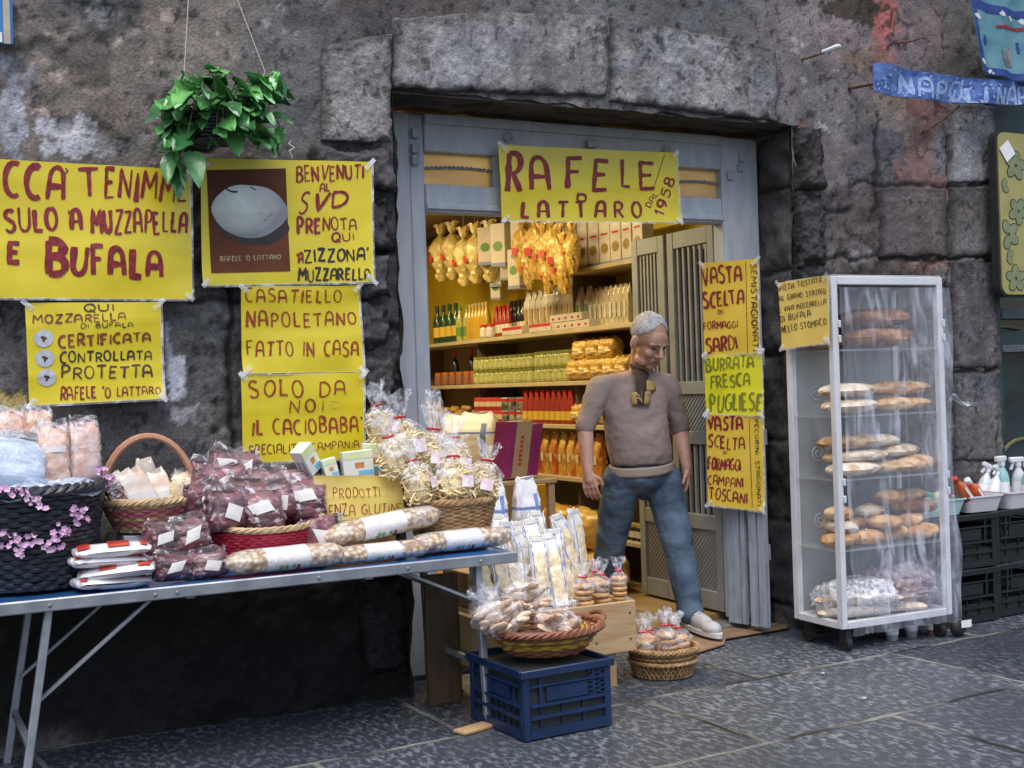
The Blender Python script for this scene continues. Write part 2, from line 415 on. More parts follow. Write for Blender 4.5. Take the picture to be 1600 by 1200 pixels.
def wall_piece(x0, x1, z0, z1, step):
    xs = np.arange(x0, x1+1e-6, step); zs = np.arange(z0, z1+1e-6, step)
    X, Z = np.meshgrid(xs, zs); px, py = proj_arr(X, 0*X, Z)
    inv = (px > -40) & (px < 1640) & (py > -60) & (py < 1260)
    pxc, pyc = np.where(inv, px, np.clip(px, 0, 1600)), np.where(inv, py, np.clip(py, 0, 1200))
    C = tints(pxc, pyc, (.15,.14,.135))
    big = fbm(X, Z, 2.3, 5, 7); mid = fbm(X, Z, 11, 5, 21); fin = fbm(X, Z, 34, 3, 31)
    streak = fbm(X, Z*.16, 17, 4, 55)
    C = C*(.62+.76*big)[...,None]*(.64+.72*mid)[...,None]*(.86+.28*streak)[...,None]*(.80+.40*fin)[...,None]
    cr = sstep(.014,.004,np.abs(fbm(X, Z, 2.6, 6, 141)-.5))*sstep(.5,.6,fbm(X, Z, 1.9, 2, 151)); C = C*(1-.6*cr)[...,None]
    lt = sstep(.70,.745,fbm(X, Z, 15, 5, 171))*sstep(.52,.6,fbm(X, Z, 1.4, 2, 181)); C = C*(1+1.1*lt)[...,None]
    C = C*(1-.62*sstep(.66,.72,fbm(X, Z, 30, 3, 61)))[...,None]
    C = C*(1+.10*(fbm(X, Z, 5, 3, 77)-.5)[...,None]*np.array([1.6,0,-1.4]))
    rough = .5+1.6*sstep(250, 330, pxc)*sstep(640, 560, pxc)*sstep(200, 320, pyc)+.8*sstep(1180, 1240, pxc)*sstep(260, 330, pyc)
    D = .024*(big-.5)+rough*(.030*(mid-.5)+.014*(fin-.5))
    # joints between courses
    def groove(line, half, depth, a0, a1, horiz=True):
        nonlocal D, C
        w = (fbm(X, Z, 9, 5, int(line) % 50)-.5)*22
        depth = depth*.7; d = np.abs((pyc if horiz else pxc)-line+w); s = (pxc if horiz else pyc)
        g = sstep(half, half*.25, d)*sstep(a0-12, a0+4, s)*sstep(a1+12, a1-4, s)
        D = D-depth*g; C = C*(1-.72*g)[...,None]
    for a in ((288,5,.016,1330,1560),(404,6,.018,1215,1560),(580,5,.014,1490,1560),(640,6,.014,1480,1560),(330,7,.02,1200,1330),(236,7,.02,290,330),(470,7,.02,290,380),(600,8,.02,560,625),(392,7,.02,560,625),(512,8,.02,560,625)): groove(*a)
    for a in ((1482,4,.014,170,640,False),(1372,5,.01,180,330,False),(362,7,.02,450,740,False)): groove(*a)
    # plaster that has come away in flakes
    fl = sstep(.60, .66, fbm(X, Z, 6.5, 4, 91))*sstep(420, 380, pxc)*sstep(260, 200, pyc)
    D = D-.012*fl; C = C*(1-.32*fl)[...,None]
    C = C*np.array((.89,.88,.88)); Y = -D
    P = np.stack([X, Y, Z], -1)
    return P, np.clip(C, .006, .9), xs, zs
def wall(name, x0, x1, z0, z1, step, holes=()):
    P, C, xs, zs = wall_piece(x0, x1, z0, z1, step)
    xc = (xs[:-1]+xs[1:])/2; zc = (zs[:-1]+zs[1:])/2
    XC, ZC = np.meshgrid(xc, zc); keep = np.ones(XC.shape, bool)
    for a, b, c, d in holes: keep &= ~((XC > a) & (XC < b) & (ZC > c) & (ZC < d))
    return grid_mesh(name, P, keep, C, M['stone'], bld)
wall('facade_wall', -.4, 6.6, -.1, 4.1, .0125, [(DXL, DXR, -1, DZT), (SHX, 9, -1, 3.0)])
def plain_wall(name, x0, x1, z0, z1):
    b = MB(); b.surf(lambda u, v: (x0+(x1-x0)*u, .004+.02*n1(u*9, v*9, 3), z0+(z1-z0)*v), 24, 16); return b.build(name, M['plain_plaster'], bld)
M['plain_plaster'] = pm('grey_plaster', (.12,.11,.105), (.19,.17,.155), scale=3.5, rough=.9, bump=.4, bscale=50)
plain_wall('side_wall', -6, -.39, -.1, 6.5); plain_wall('upper_wall', -.39, 11, 4.09, 6.5); plain_wall('far_wall', 6.59, 11, 3.0, 4.09)

# reveals round the doorway: rough side walls and soffit
def rough_sheet(name, fn, nu, nv, base, amp, axis, seed=0, mat=None):
    u = np.linspace(0, 1, nu+1); v = np.linspace(0, 1, nv+1); U, V = np.meshgrid(u, v)
    P = np.array([[fn(a, b) for a in u] for b in v], float)
    du = np.linalg.norm(np.array(fn(1,0))-np.array(fn(0,0))); dv = np.linalg.norm(np.array(fn(0,1))-np.array(fn(0,0))); U, V = U*du, V*dv
    jt = sstep(.05,.015,np.abs(((V+.03*fbm(U, V, 6, 3, seed+8)) % .42)-.21)-.0)*0+sstep(.016,.006,np.abs(((V+.05*fbm(U, V, 5, 3, seed+8)) % .43)-.2))
    A = fbm(U, V, 9, 5, seed)-.5; P[...,axis] += amp*A*1.3-.02*jt*(1 if axis == 2 else (-1 if seed == 3 else 1))*-1
    C = np.array(base)*(.40+1.2*fbm(U, V, 11, 5, seed+5))[...,None]*(.6+.8*fbm(U, V, 2.5, 3, seed+6))[...,None]*(1-.6*jt)[...,None]
    return grid_mesh(name, P, np.ones((nv, nu), bool), C, M['stone'], bld)
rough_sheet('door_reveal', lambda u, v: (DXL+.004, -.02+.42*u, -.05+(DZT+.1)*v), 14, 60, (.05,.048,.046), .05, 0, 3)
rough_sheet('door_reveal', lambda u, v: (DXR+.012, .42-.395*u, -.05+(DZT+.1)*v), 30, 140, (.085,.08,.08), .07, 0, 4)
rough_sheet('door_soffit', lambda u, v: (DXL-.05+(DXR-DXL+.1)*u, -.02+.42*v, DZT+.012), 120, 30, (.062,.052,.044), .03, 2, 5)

def stone_block(name, tl, tr, br, bl, thick, base, seed, streak=False, jag=.012, rough=1.0, topbow=0.0, res=64, Y=-.004, ep=.055):
    """one dressed block: its outline lies in the wall, its face stands proud with worn edges"""
    a, b, c, d = [at(*p, Y=Y) for p in (tl, tr, br, bl)]
    L = (b-a).length; H = (a-d).length; nu, nv = res, max(10, int(res*H/L))
    u = np.linspace(0, 1, nu+1); v = np.linspace(0, 1, nv+1); U, V = np.meshgrid(u, v)
    q = lambda p, k: p[k]
    P = np.stack([(q(d,k)*(1-U)+q(c,k)*U)*(1-V)+(q(a,k)*(1-U)+q(b,k)*U)*V for k in range(3)], -1)
    P[...,2] += topbow*np.sin(U*math.pi)*V
    ex = np.minimum(U, 1-U)*L; ez = np.minimum(V, 1-V)*H
    ej = (fbm(P[...,0], P[...,2], 14, 4, seed)-.5)
    P[...,0] += np.where(np.minimum(U,1-U) < .5, 1, 1)*ej*jag*2*np.exp(-ex/.05); P[...,2] += (fbm(P[...,0], P[...,2], 16, 4, seed+3)-.5)*jag*2*np.exp(-ez/.05)
    e = np.minimum(ex, ez)+.022*(fbm(P[...,0], P[...,2], 11, 4, seed+9)-.5)*2*rough
    prof = sstep(-.012, ep, e)
    mid = fbm(P[...,0], P[...,2], 10, 5, seed+20); fin = fbm(P[...,0], P[...,2], 38, 4, seed+30)
    P[...,1] = Y-thick*prof-.014*rough*(mid-.5)-.008*rough*(fin-.5)+.03*(1-sstep(0, .004, np.minimum(ex, ez)))
    C = np.ones(P.shape)*np.array(base)
    C = C*(.62+.76*mid)[...,None]*(.72+.56*fin)[...,None]
    cr = sstep(.016,.005,np.abs(fbm(P[...,0], P[...,2], 4, 6, seed+80)-.5))*sstep(.5,.6,fbm(P[...,0], P[...,2], 3, 2, seed+81)); C = C*(1-.5*cr)[...,None]*(.42+.58*sstep(0,.05,e))[...,None]
    if streak:
        s = fbm(P[...,0], P[...,2]*.12, 22, 4, seed+40); C = C*(.62+.78*s)[...,None]
    C = C*(.62+.76*fbm(P[...,0], P[...,2], 3, 4, seed+60))[...,None]
    C = C*(1+.12*(fbm(P[...,0], P[...,2], 4, 3, seed+70)-.5)[...,None]*np.array([1.5,.1,-1.2]))
    C = C*np.array((.87,.865,.87))
    pit = sstep(.70, .76, fbm(P[...,0], P[...,2], 24, 3, seed+50)); C = C*(1-.6*pit)[...,None]
    return grid_mesh(name, P, np.ones((nv, nu), bool), C, M['stone'], bld)
stone_block('lintel_block', (612,30), (946,22), (948,154), (612,140), .024, (.27,.252,.25), 11, True, topbow=.02, res=150, ep=.016, rough=1.3)
stone_block('lintel_block', (951,24), (1212,74), (1214,192), (951,160), .020, (.255,.245,.245), 23, True, res=130, ep=.016, rough=1.3)
stone_block('quoin_block', (502,72), (610,50), (613,224), (500,222), .018, (.29,.275,.27), 37, res=80, ep=.014, rough=1.2)
# rough blocks down the edge of the doorway
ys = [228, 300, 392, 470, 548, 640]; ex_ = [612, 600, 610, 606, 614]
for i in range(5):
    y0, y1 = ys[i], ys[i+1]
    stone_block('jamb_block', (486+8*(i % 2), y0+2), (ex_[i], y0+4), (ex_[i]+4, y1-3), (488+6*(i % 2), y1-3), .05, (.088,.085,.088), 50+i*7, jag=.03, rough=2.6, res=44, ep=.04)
for i, (a, b) in enumerate(((640,760),(760,905),(905,1060))):  # lower blocks: shade under the table put into their near-black colour
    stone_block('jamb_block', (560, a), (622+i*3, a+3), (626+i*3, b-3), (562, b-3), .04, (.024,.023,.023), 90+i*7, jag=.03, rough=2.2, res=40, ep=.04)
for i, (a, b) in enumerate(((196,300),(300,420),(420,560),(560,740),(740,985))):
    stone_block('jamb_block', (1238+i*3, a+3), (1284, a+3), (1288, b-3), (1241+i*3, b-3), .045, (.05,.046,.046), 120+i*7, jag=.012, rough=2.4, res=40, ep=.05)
stone_block('pier_block', (1481,160), (1556,165), (1557,287), (1482,286), .012, (.30,.295,.305), 160, res=60, rough=.8, ep=.02)
stone_block('pier_block', (1374,292), (1478,292), (1480,402), (1376,402), .010, (.14,.115,.11), 170, True, res=60, ep=.02)
stone_block('pier_block', (1484,292), (1557,292), (1558,402), (1485,402), .012, (.15,.14,.137), 180, True, res=50, ep=.02)
stone_block('pier_block', (1484,408), (1557,408), (1559,577), (1488,577), .012, (.145,.133,.136), 190, True, res=50, ep=.02)
stone_block('pier_block', (1488,583), (1558,583), (1560,720), (1490,720), .012, (.14,.133,.136), 200, True, res=50, ep=.02)

# ---- street: one sheet of big dark basalt slabs, tooled with short chisel strokes
def paving():
    mt, nt, b = newmat('basalt_paving'); L = nt.links.new
    tc = nt.nodes.new('ShaderNodeTexCoord')
    mp = nt.nodes.new('ShaderNodeMapping'); mp.inputs['Rotation'].default_value = (0,0,R(-3)); mp.inputs['Location'].default_value = (-.52,.02,0)
    L(tc.outputs['Object'], mp.inputs[0])
    wn = nt.nodes.new('ShaderNodeTexNoise'); wn.inputs['Scale'].default_value = 3.5; wn.inputs['Detail'].default_value = 4; L(mp.outputs[0], wn.inputs['Vector'])
    wv = nt.nodes.new('ShaderNodeVectorMath'); wv.operation = 'MULTIPLY_ADD'; wv.inputs[1].default_value = (.06,.06,0); L(wn.outputs['Color'], wv.inputs[0]); L(mp.outputs[0], wv.inputs[2])
    br = nt.nodes.new('ShaderNodeTexBrick'); br.inputs['Scale'].default_value = 1.0; br.inputs['Brick Width'].default_value = 1.42; br.inputs['Row Height'].default_value = .74
    br.inputs['Mortar Size'].default_value = .015; br.inputs['Mortar Smooth'].default_value = .4; br.offset = .43
    br.inputs['Color1'].default_value = (.62,.64,.68,1); br.inputs['Color2'].default_value = (1.2,1.18,1.15,1); br.inputs['Mortar'].default_value = (0,0,0,1)
    L(wv.outputs[0], br.inputs['Vector'])
    # chisel strokes: stretched noise, its direction turned from slab to slab
    m2 = nt.nodes.new('ShaderNodeMapping'); m2.inputs['Rotation'].default_value = (0,0,R(-18)); m2.inputs['Scale'].default_value = (44,21,1); L(tc.outputs['Object'], m2.inputs[0])
    n = nt.nodes.new('ShaderNodeTexNoise'); n.inputs['Scale'].default_value = 1.0; n.inputs['Detail'].default_value = 3.5; n.inputs['Distortion'].default_value = .35; L(m2.outputs[0], n.inputs['Vector'])
    st = nt.nodes.new('ShaderNodeMapRange'); st.inputs['From Min'].default_value = .47; st.inputs['From Max'].default_value = .64; L(n.outputs['Fac'], st.inputs['Value'])
    big = nt.nodes.new('ShaderNodeTexNoise'); big.inputs['Scale'].default_value = 1.6; big.inputs['Detail'].default_value = 5; L(tc.outputs['Object'], big.inputs['Vector'])
    bm = nt.nodes.new('ShaderNodeMapRange'); bm.inputs['From Min'].default_value = .35; bm.inputs['From Max'].default_value = .65; bm.inputs['To Min'].default_value = .3; bm.inputs['To Max'].default_value = 1; L(big.outputs['Fac'], bm.inputs['Value'])
    sm = nt.nodes.new('ShaderNodeMath'); sm.operation = 'MULTIPLY'; L(st.outputs[0], sm.inputs[0]); L(bm.outputs[0], sm.inputs[1])
    mx = nt.nodes.new('ShaderNodeMix'); mx.data_type = 'RGBA'; L(sm.outputs[0], mx.inputs['Factor'])
    mx.inputs['A'].default_value = (.050,.058,.072,1); mx.inputs['B'].default_value = (.175,.19,.22,1)
    ml = nt.nodes.new('ShaderNodeMix'); ml.data_type = 'RGBA'; ml.blend_type = 'MULTIPLY'; ml.inputs['Factor'].default_value = 1; L(mx.outputs['Result'], ml.inputs['A'])
    L(br.outputs['Color'], ml.inputs['B'])
    jn = nt.nodes.new('ShaderNodeTexNoise'); jn.inputs['Scale'].default_value = 2.2; L(tc.outputs['Object'], jn.inputs['Vector'])
    jr = nt.nodes.new('ShaderNodeValToRGB'); jr.color_ramp.elements[0].position = .42; jr.color_ramp.elements[0].color = (.02,.02,.02,1); jr.color_ramp.elements[1].position = .6; jr.color_ramp.elements[1].color = (.24,.235,.22,1); L(jn.outputs['Fac'], jr.inputs[0])
    mj = nt.nodes.new('ShaderNodeMix'); mj.data_type = 'RGBA'; L(br.outputs['Fac'], mj.inputs['Factor']); L(ml.outputs['Result'], mj.inputs['A']); L(jr.outputs[0], mj.inputs['B'])
    L(mj.outputs['Result'], b.inputs['Base Color'])
    rr = nt.nodes.new('ShaderNodeMapRange'); rr.inputs['To Min'].default_value = .36; rr.inputs['To Max'].default_value = .7; L(sm.outputs[0], rr.inputs['Value']); L(rr.outputs[0], b.inputs['Roughness'])
    h = nt.nodes.new('ShaderNodeMath'); h.operation = 'MULTIPLY_ADD'; h.inputs[1].default_value = -1.6; L(br.outputs['Fac'], h.inputs[0]); L(st.outputs[0], h.inputs[2])
    bp = nt.nodes.new('ShaderNodeBump'); bp.inputs['Strength'].default_value = .45; bp.inputs['Distance'].default_value = .012; L(h.outputs[0], bp.inputs['Height']); L(bp.outputs[0], b.inputs['Normal'])
    return mt
M['paving'] = paving()
b = MB()
gx = [-40,-8]+[-2+.25*i for i in range(41)]+[14,40]; gy = [-40,-9]+[-5+.2*i for i in range(26)]+[.2]
b.add([(x, y, .012*(n1(x*1.1, y*1.1, 4)-.5) if -2 <= x <= 8.01 and -5 <= y < .15 else -.002) for y in gy for x in gx],
      [(j*len(gx)+i, j*len(gx)+i+1, (j+1)*len(gx)+i+1, (j+1)*len(gx)+i) for j in range(len(gy)-1) for i in range(len(gx)-1)])
tag(b.build('street', M['paving']), kind='structure')
M['threshold'] = pm('threshold_stone', (.10,.10,.10), (.17,.165,.155), scale=9, rough=.75, bump=.4, bscale=40)
b = MB(); b.box((DXL+.01,.285,-.02), (DXR+.0,.45,.03), bev=.008); tag(b.build('doorstep', M['threshold'], smooth=False), kind='structure')
M['tile'] = pm('ochre_tile_floor', (.30,.19,.08), (.38,.25,.11), scale=4, rough=.45, bump=.1)
b = MB(); b.box((.6,.45,-.05), (4.5,5.9,.06)); tag(b.build('shop_floor', M['tile'], smooth=False), kind='structure')

# ---- shop room inside the building
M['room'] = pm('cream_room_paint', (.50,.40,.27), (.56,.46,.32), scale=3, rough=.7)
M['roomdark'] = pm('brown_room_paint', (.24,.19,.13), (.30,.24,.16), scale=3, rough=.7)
M['yellow_wall'] = pm('yellow_wall_paint', (.60,.44,.01), (.68,.52,.02), scale=4, rough=.6)
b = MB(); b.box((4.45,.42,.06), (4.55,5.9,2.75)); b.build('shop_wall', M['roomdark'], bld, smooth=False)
b = MB(); b.box((.6,5.8,.06), (4.449,5.9,2.75)); b.build('shop_wall', M['room'], bld, smooth=False)
b = MB(); b.box((.5,.42,.06), (.6,5.9,2.75)); b.build('shop_wall', M['room'], bld, smooth=False)
b = MB(); b.box((.601,.42,.06), (DXL-.02,.5,2.75)); b.build('shop_wall', M['room'], bld, smooth=False)
b = MB(); b.box((DXR+.12,.42,.06), (4.449,.5,2.75)); b.build('shop_wall', M['room'], bld, smooth=False)
b = MB(); b.box((.5,.36,2.75), (4.55,5.9,2.85)); b.build('shop_ceiling', M['room'], bld, smooth=False)
b = MB(); b.box((4.435,.9,1.66), (4.449,5.79,2.56)); b.build('yellow_lining', M['yellow_wall'], bld, smooth=False)
b = MB(); b.box((4.40,.9,2.56), (4.448,5.79,2.62)); b.build('picture_rail', pm('dark_rail', (.05,.035,.025), rough=.5), bld, smooth=False)

# ================================================================ HAND-PAINTED LETTERS
def arc(cx, cy, rx, ry, a0, a1, n=9):
    return [(cx+rx*math.cos(R(a0+(a1-a0)*i/n)), cy+ry*math.sin(R(a0+(a1-a0)*i/n))) for i in range(n+1)]
G = {
 'A': (.78, [[(0,0),(.06,.5)]+arc(.5,.66,.42,.34,170,10,8)+[(.94,.5),(1,0)], [(.08,.40),(.94,.40)]]),
 'B': (.72, [[(.08,0),(.08,1)], [(.08,1)]+arc(.42,.77,.42,.23,90,-90,8)+[(.08,.53)], [(.08,.53)]+arc(.46,.265,.5,.265,90,-90,8)+[(.08,0)]]),
 'C': (.72, [arc(.62,.5,.6,.5,62,298,12)]),
 'D': (.78, [[(.08,0),(.08,1)], [(.08,1),(.3,1)]+arc(.35,.5,.62,.5,88,-88,10)+[(.08,0)]]),
 'E': (.62, [[(.95,.97),(.1,1),(.06,0),(.95,.03)], [(.08,.52),(.78,.53)]]),
 'F': (.62, [[(.1,0),(.1,.98),(1,1)], [(.1,.54),(.8,.55)]]),
 'G': (.78, [arc(.56,.5,.55,.5,60,300,11)+[(.97,.12),(.97,.45),(.6,.45)]]),
 'I': (.16, [[(.5,0),(.5,1)]]),
 'L': (.58, [[(.15,1),(.12,.04),(1,.02)]]),
 'M': (.95, [[(0,0),(.1,1),(.5,.38),(.9,1),(1,0)]]),
 'N': (.78, [[(.05,0),(.08,1),(.9,.02),(.95,1)]]),
 'O': (.76, [arc(.5,.5,.48,.5,95,455,16)]),
 'P': (.68, [[(.1,0),(.1,1)], [(.1,1)]+arc(.42,.73,.52,.27,90,-90,9)+[(.1,.46)]]),
 'Q': (.80, [arc(.5,.54,.48,.46,95,455,16), [(.5,.3),(1.02,-.06)]]),
 'R': (.72, [[(.1,0),(.1,1)], [(.1,1)]+arc(.42,.74,.5,.26,90,-90,9)+[(.1,.48)], [(.4,.48),(1,0)]]),
 'S': (.66, [arc(.52,.75,.44,.25,35,200,8)+arc(.48,.26,.46,.26,40,-150,9)]),
 'T': (.74, [[(-.02,.97),(1.02,1)], [(.52,.98),(.48,0)]]),
 'U': (.76, [[(.05,1),(.06,.4)]+arc(.5,.36,.44,.36,180,360,9)+[(.94,.4),(.97,1)]]),
 'V': (.74, [[(0,1),(.46,0),(1,1)]]),
 'Z': (.72, [[(.02,.98),(.96,1),(.04,.02),(1,.03)]]),
 "'": (.14, [[(.6,1.04),(.3,.78)]]), '.': (.14, [[(.5,0),(.5,.07)]]), '^': (.16, [[(.2,1.12),(.8,.94)]]),
 '1': (.3, [[(.0,.72),(.7,1),(.6,0)]]),
 '9': (.6, [arc(.48,.7,.42,.3,0,360,12), [(.9,.72),(.8,.3),(.35,0)]]),
 '5': (.6, [[(.95,1),(.2,.98),(.12,.56)]+arc(.45,.32,.48,.32,100,-150,9)]),
 '8': (.6, [arc(.5,.75,.36,.25,90,450,12), arc(.5,.26,.46,.26,90,450,12)]),
 ' ': (.45, []), ',': (.2, [[(.6,.1),(.3,-.14)]]),
}
def resample(pts, step):
    out = [pts[0]]
    for p, q in zip(pts, pts[1:]):
        L = math.hypot(q[0]-p[0], q[1]-p[1]); k = max(1, int(L/step))
        for i in range(1, k+1): out.append((p[0]+(q[0]-p[0])*i/k, p[1]+(q[1]-p[1])*i/k))
    return out
class Cloth: pass
class Sheet:
    """paper hung in a real plane: four corners in the world, a slight sag, a thin edge; lettering follows its surface"""
    def __init__(s, name, label, corners_px, Y, mat, wave=.005, th=.0025, seed=0, cat='sign', group=None, parent=None):
        Ys = Y if hasattr(Y, '__len__') else [Y]*4
        s.px = corners_px; s.c = [at(*p, Y=y) for p, y in zip(corners_px, Ys)]
        s.wave = wave; s.seed = seed
        a, b, c, d = s.c; s.n = (d-a).cross(b-a).normalized()
        if s.n.dot(CAM-a) < 0: s.n = -s.n
        s.W = (b-a).length; s.H = (d-a).length
        cen = (a+b+c+d)/4
        if parent is None:
            s.root = thing(name, label, cat, cen, group)
        else: s.root = parent
        m = MB(); nu, nv = 22, 22
        m.surf(lambda u, v: s.P(u, v, 0), nu, nv)
        m.surf(lambda u, v: s.P(u, v, -th), nu, nv)
        edge = [(i/nu, 0) for i in range(nu)]+[(1, j/nv) for j in range(nv)]+[(1-i/nu, 1) for i in range(nu)]+[(0, 1-j/nv) for j in range(nv)]
        vs = [s.P(u, v, 0) for u, v in edge]+[s.P(u, v, -th) for u, v in edge]; N = len(edge)
        m.add(vs, [(i, (i+1) % N, N+(i+1) % N, N+i) for i in range(N)])
        s.sheet = m.build('sheet' if parent is None else 'inset', mat, s.root, sharp=30)
        s.ink = {}; s.layer = 0
    def P(s, u, v, off):
        a, b, c, d = s.c
        p = (a*(1-u)+b*u)*(1-v)+(d*(1-u)+c*u)*v
        k = s.wave*(math.sin(u*5.3+s.seed)*.5+math.sin(v*6.1+s.seed*2.3+u*2)*.6+(n1(u*4, v*4, s.seed)-.5)*1.2)
        cu = min(u, 1-u)*min(v, 1-v)
        curl = .012*(math.exp(-((1-u)**2+(1-v)**2)/.012)*(1 if s.seed % 2 else .3)+math.exp(-(u**2+(1-v)**2)/.009)*(.9 if s.seed % 3 == 0 else .2)+math.exp(-((1-u)**2+v**2)/.006)*(.6 if s.seed % 2 == 0 else 0))
        k += s.wave*.5*(1-abs(((u*2.0+s.seed*.37) % 1)-.5)*2)**6+s.wave*.45*(1-abs(((v*2+s.seed*.21+u*.1) % 1)-.5)*2)**8
        return p+s.n*(off+k+curl)
    def uv(s, x, y):
        A, B, C, D = s.px; u = v = .5
        for _ in range(12):
            ex = (A[0]*(1-u)+B[0]*u)*(1-v)+(D[0]*(1-u)+C[0]*u)*v-x
            ey = (A[1]*(1-u)+B[1]*u)*(1-v)+(D[1]*(1-u)+C[1]*u)*v-y
            xu = (B[0]-A[0])*(1-v)+(C[0]-D[0])*v; xv = (D[0]-A[0])*(1-u)+(C[0]-B[0])*u
            yu = (B[1]-A[1])*(1-v)+(C[1]-D[1])*v; yv = (D[1]-A[1])*(1-u)+(C[1]-B[1])*u
            det = xu*yv-xv*yu
            u -= (ex*yv-ey*xv)/det; v -= (ey*xu-ex*yu)/det
        return u, v
    def stroke(s, pts, w, mat, ends=(1, 1)):
        """pts in photo pixels, w in photo pixels"""
        mb = s.ink.setdefault(mat, MB()); s.layer += 1
        off = .0018+.00009*(s.layer % 14)
        pts = resample(pts, max(1.3, w*.55)); N = len(pts); vs = []
        if N == 2: pts = [pts[0], ((pts[0][0]+pts[1][0])/2, (pts[0][1]+pts[1][1])/2), pts[1]]; N = 3
        sd = rnd.random()*40
        for i, p in enumerate(pts):
            q0 = pts[max(i-1, 0)]; q1 = pts[min(i+1, N-1)]
            tx, ty = q1[0]-q0[0], q1[1]-q0[1]; l = math.hypot(tx, ty) or 1
            nx, ny = -ty/l, tx/l; t = i/(N-1)
            k = w*.5*(.72+.56*n1(i*.55+sd, sd, 3))*(ends[0]*(1-t)+ends[1]*t)
            if i in (0, N-1): k *= .82
            for sg in (-1, 1):
                u, v = s.uv(p[0]+nx*k*sg, p[1]+ny*k*sg)
                vs.append(s.P(min(max(u, .004), .996), min(max(v, .004), .996), off))
        mb.add(vs, [(2*i, 2*i+1, 2*i+3, 2*i+2) for i in range(N-1)])
    def text(s, txt, p0, p1, h0, h1=None, mat='ink_red', w=.17, up=None, gap=.24, jit=.08, taper=False, fat=None):
        """baseline from p0 to p1 (photo pixels), letter height h0..h1"""
        h1 = h1 or h0
        dx, dy = p1[0]-p0[0], p1[1]-p0[1]; L = math.hypot(dx, dy); ex, ey = dx/L, dy/L
        if up is None: upx, upy = ey*.55, -1.0
        else: upx, upy = up
        tot = sum(G[c][0] for c in txt)+gap*(len(txt)-1); x = 0.0
        for c in txt:
            gw = G[c][0]; t = (x+gw/2)/tot; h = h0+(h1-h0)*t; sx = L/tot
            jy = rnd.uniform(-jit, jit)*h; sl = rnd.uniform(-.09, .09)*h; hs = 1+rnd.uniform(-jit, jit)
            for st in G[c][1]:
                pts = []
                for (gx_, gy_) in st:
                    a = (x+gx_*gw)*sx; b_ = gy_*h*hs+jy
                    pts.append((p0[0]+ex*a+upx*b_+sl*gy_*ex, p0[1]+ey*a+upy*b_))
                ww = (fat*rnd.uniform(.9,1.1) if fat else w*h*rnd.uniform(.70, 1.28))
                s.stroke(pts, max(ww, 1.1), mat, (1, rnd.uniform(.7, 1.0)) if not taper else (1.2, .6))
            x += gw+gap
    def tape(s):
        mb = MB()
        for (u, v, a) in ((.015,.02,.8),(.985,.02,-.8),(.015,.98,-.8),(.985,.98,.8)):
            c_ = s.P(u, v, .004); e1 = (s.c[1]-s.c[0]).normalized(); e2 = s.n.cross(e1); d1 = e1*math.cos(a)+e2*math.sin(a); d2 = e2*math.cos(a)-e1*math.sin(a)
            L, w_ = rnd.uniform(.018,.03), .009; mb.obox(c_+s.n*.003, d1, d2, s.n, (w_, L, .0006))
        for k in range(24):
            t0, t1 = k/24, (k+1)/24
            for f_ in ((lambda t, o: s.P(1+o/s.W, t, .0005)), (lambda t, o: s.P(t, 1+o/s.H, .0005))):
                mb.add([f_(t0, -.003), f_(t1, -.003), f_(t1, .007), f_(t0, .007)], [(0,1,2,3)])
        mb.build('clear_tape', M['tape'], s.root, smooth=False)
    def done(s, name='lettering'):
        if not isinstance(s, Cloth) and s.root.name.split('.')[0] in ('wall_sign','price_sheet','paper_note','shop_sign') and 'sheet' in s.sheet.name and name == 'lettering': s.tape()
        for k, mb in s.ink.items(): mb.build(name, M[k], s.root)
        s.ink = {}
        return s

# ================================================================ DOOR FRAME
M['grey_wood'] = pm('blue_grey_paint', (.34,.37,.405), (.42,.45,.48), scale=7, rough=.55, bump=.12, bscale=20, stretch=(3,3,.6))
M['grey_wood_worn'] = pm('worn_blue_grey_paint', (.25,.285,.33), (.36,.40,.45), scale=16, rough=.6, bump=.2, bscale=40, stretch=(3,3,.5))
M['pane_tan'] = pm('papered_pane', (.70,.60,.40), (.82,.74,.52), scale=2.6, rough=.3, bump=.25, bscale=6, coat=.6, stretch=(1,1,5))
def translucent(mt, f):
    nt = mt.node_tree; L = nt.links.new; b = nt.nodes['Principled BSDF']; out = nt.nodes['Material Output']; tl = nt.nodes.new('ShaderNodeBsdfTranslucent'); mx = nt.nodes.new('ShaderNodeMixShader'); mx.inputs[0].default_value = f
    src = b.inputs['Base Color'].links[0].from_socket; L(src, tl.inputs[0]); L(b.outputs[0], mx.inputs[1]); L(tl.outputs[0], mx.inputs[2]); L(mx.outputs[0], out.inputs[0])
translucent(M['pane_tan'], .7)
M['iron'] = pm('dull_iron', (.20,.21,.22), (.28,.28,.28), scale=30, rough=.5, metal=.4)
M['rust'] = pm('rusty_iron', (.09,.045,.03), (.17,.09,.06), scale=30, rough=.8, bump=.3)
YF = .27
df = thing('door_frame', 'blue grey painted wooden door frame with transom panes round the shop entrance', 'door frame', at(900,975,Y=YF))
xl0, xl1 = at(606,460,Y=YF).x, at(671,460,Y=YF).x
xr0, xr1 = at(1138,600,Y=YF).x, DXR+.02
zt = at(640,174,Y=YF).z; zh = at(670,236,Y=YF).z; zg = at(670,287,Y=YF).z; zo = at(672,331,Y=YF).z
m = MB(); m.box((DXL+.03,YF,0.0), (xl1-.075,YF+.09,zt-.005), bev=.006); m.build('jamb', M['grey_wood'], df)
m = MB(); m.box((xl1-.073,YF+.012,0.0), (xl1,YF+.10,zt-.006), bev=.006); m.build('jamb', M['grey_wood'], df)
m = MB(); m.box((xr0,YF,0.055), (xr1-.02,YF+.09,zt-.005), bev=.006); m.build('jamb', M['grey_wood'], df)
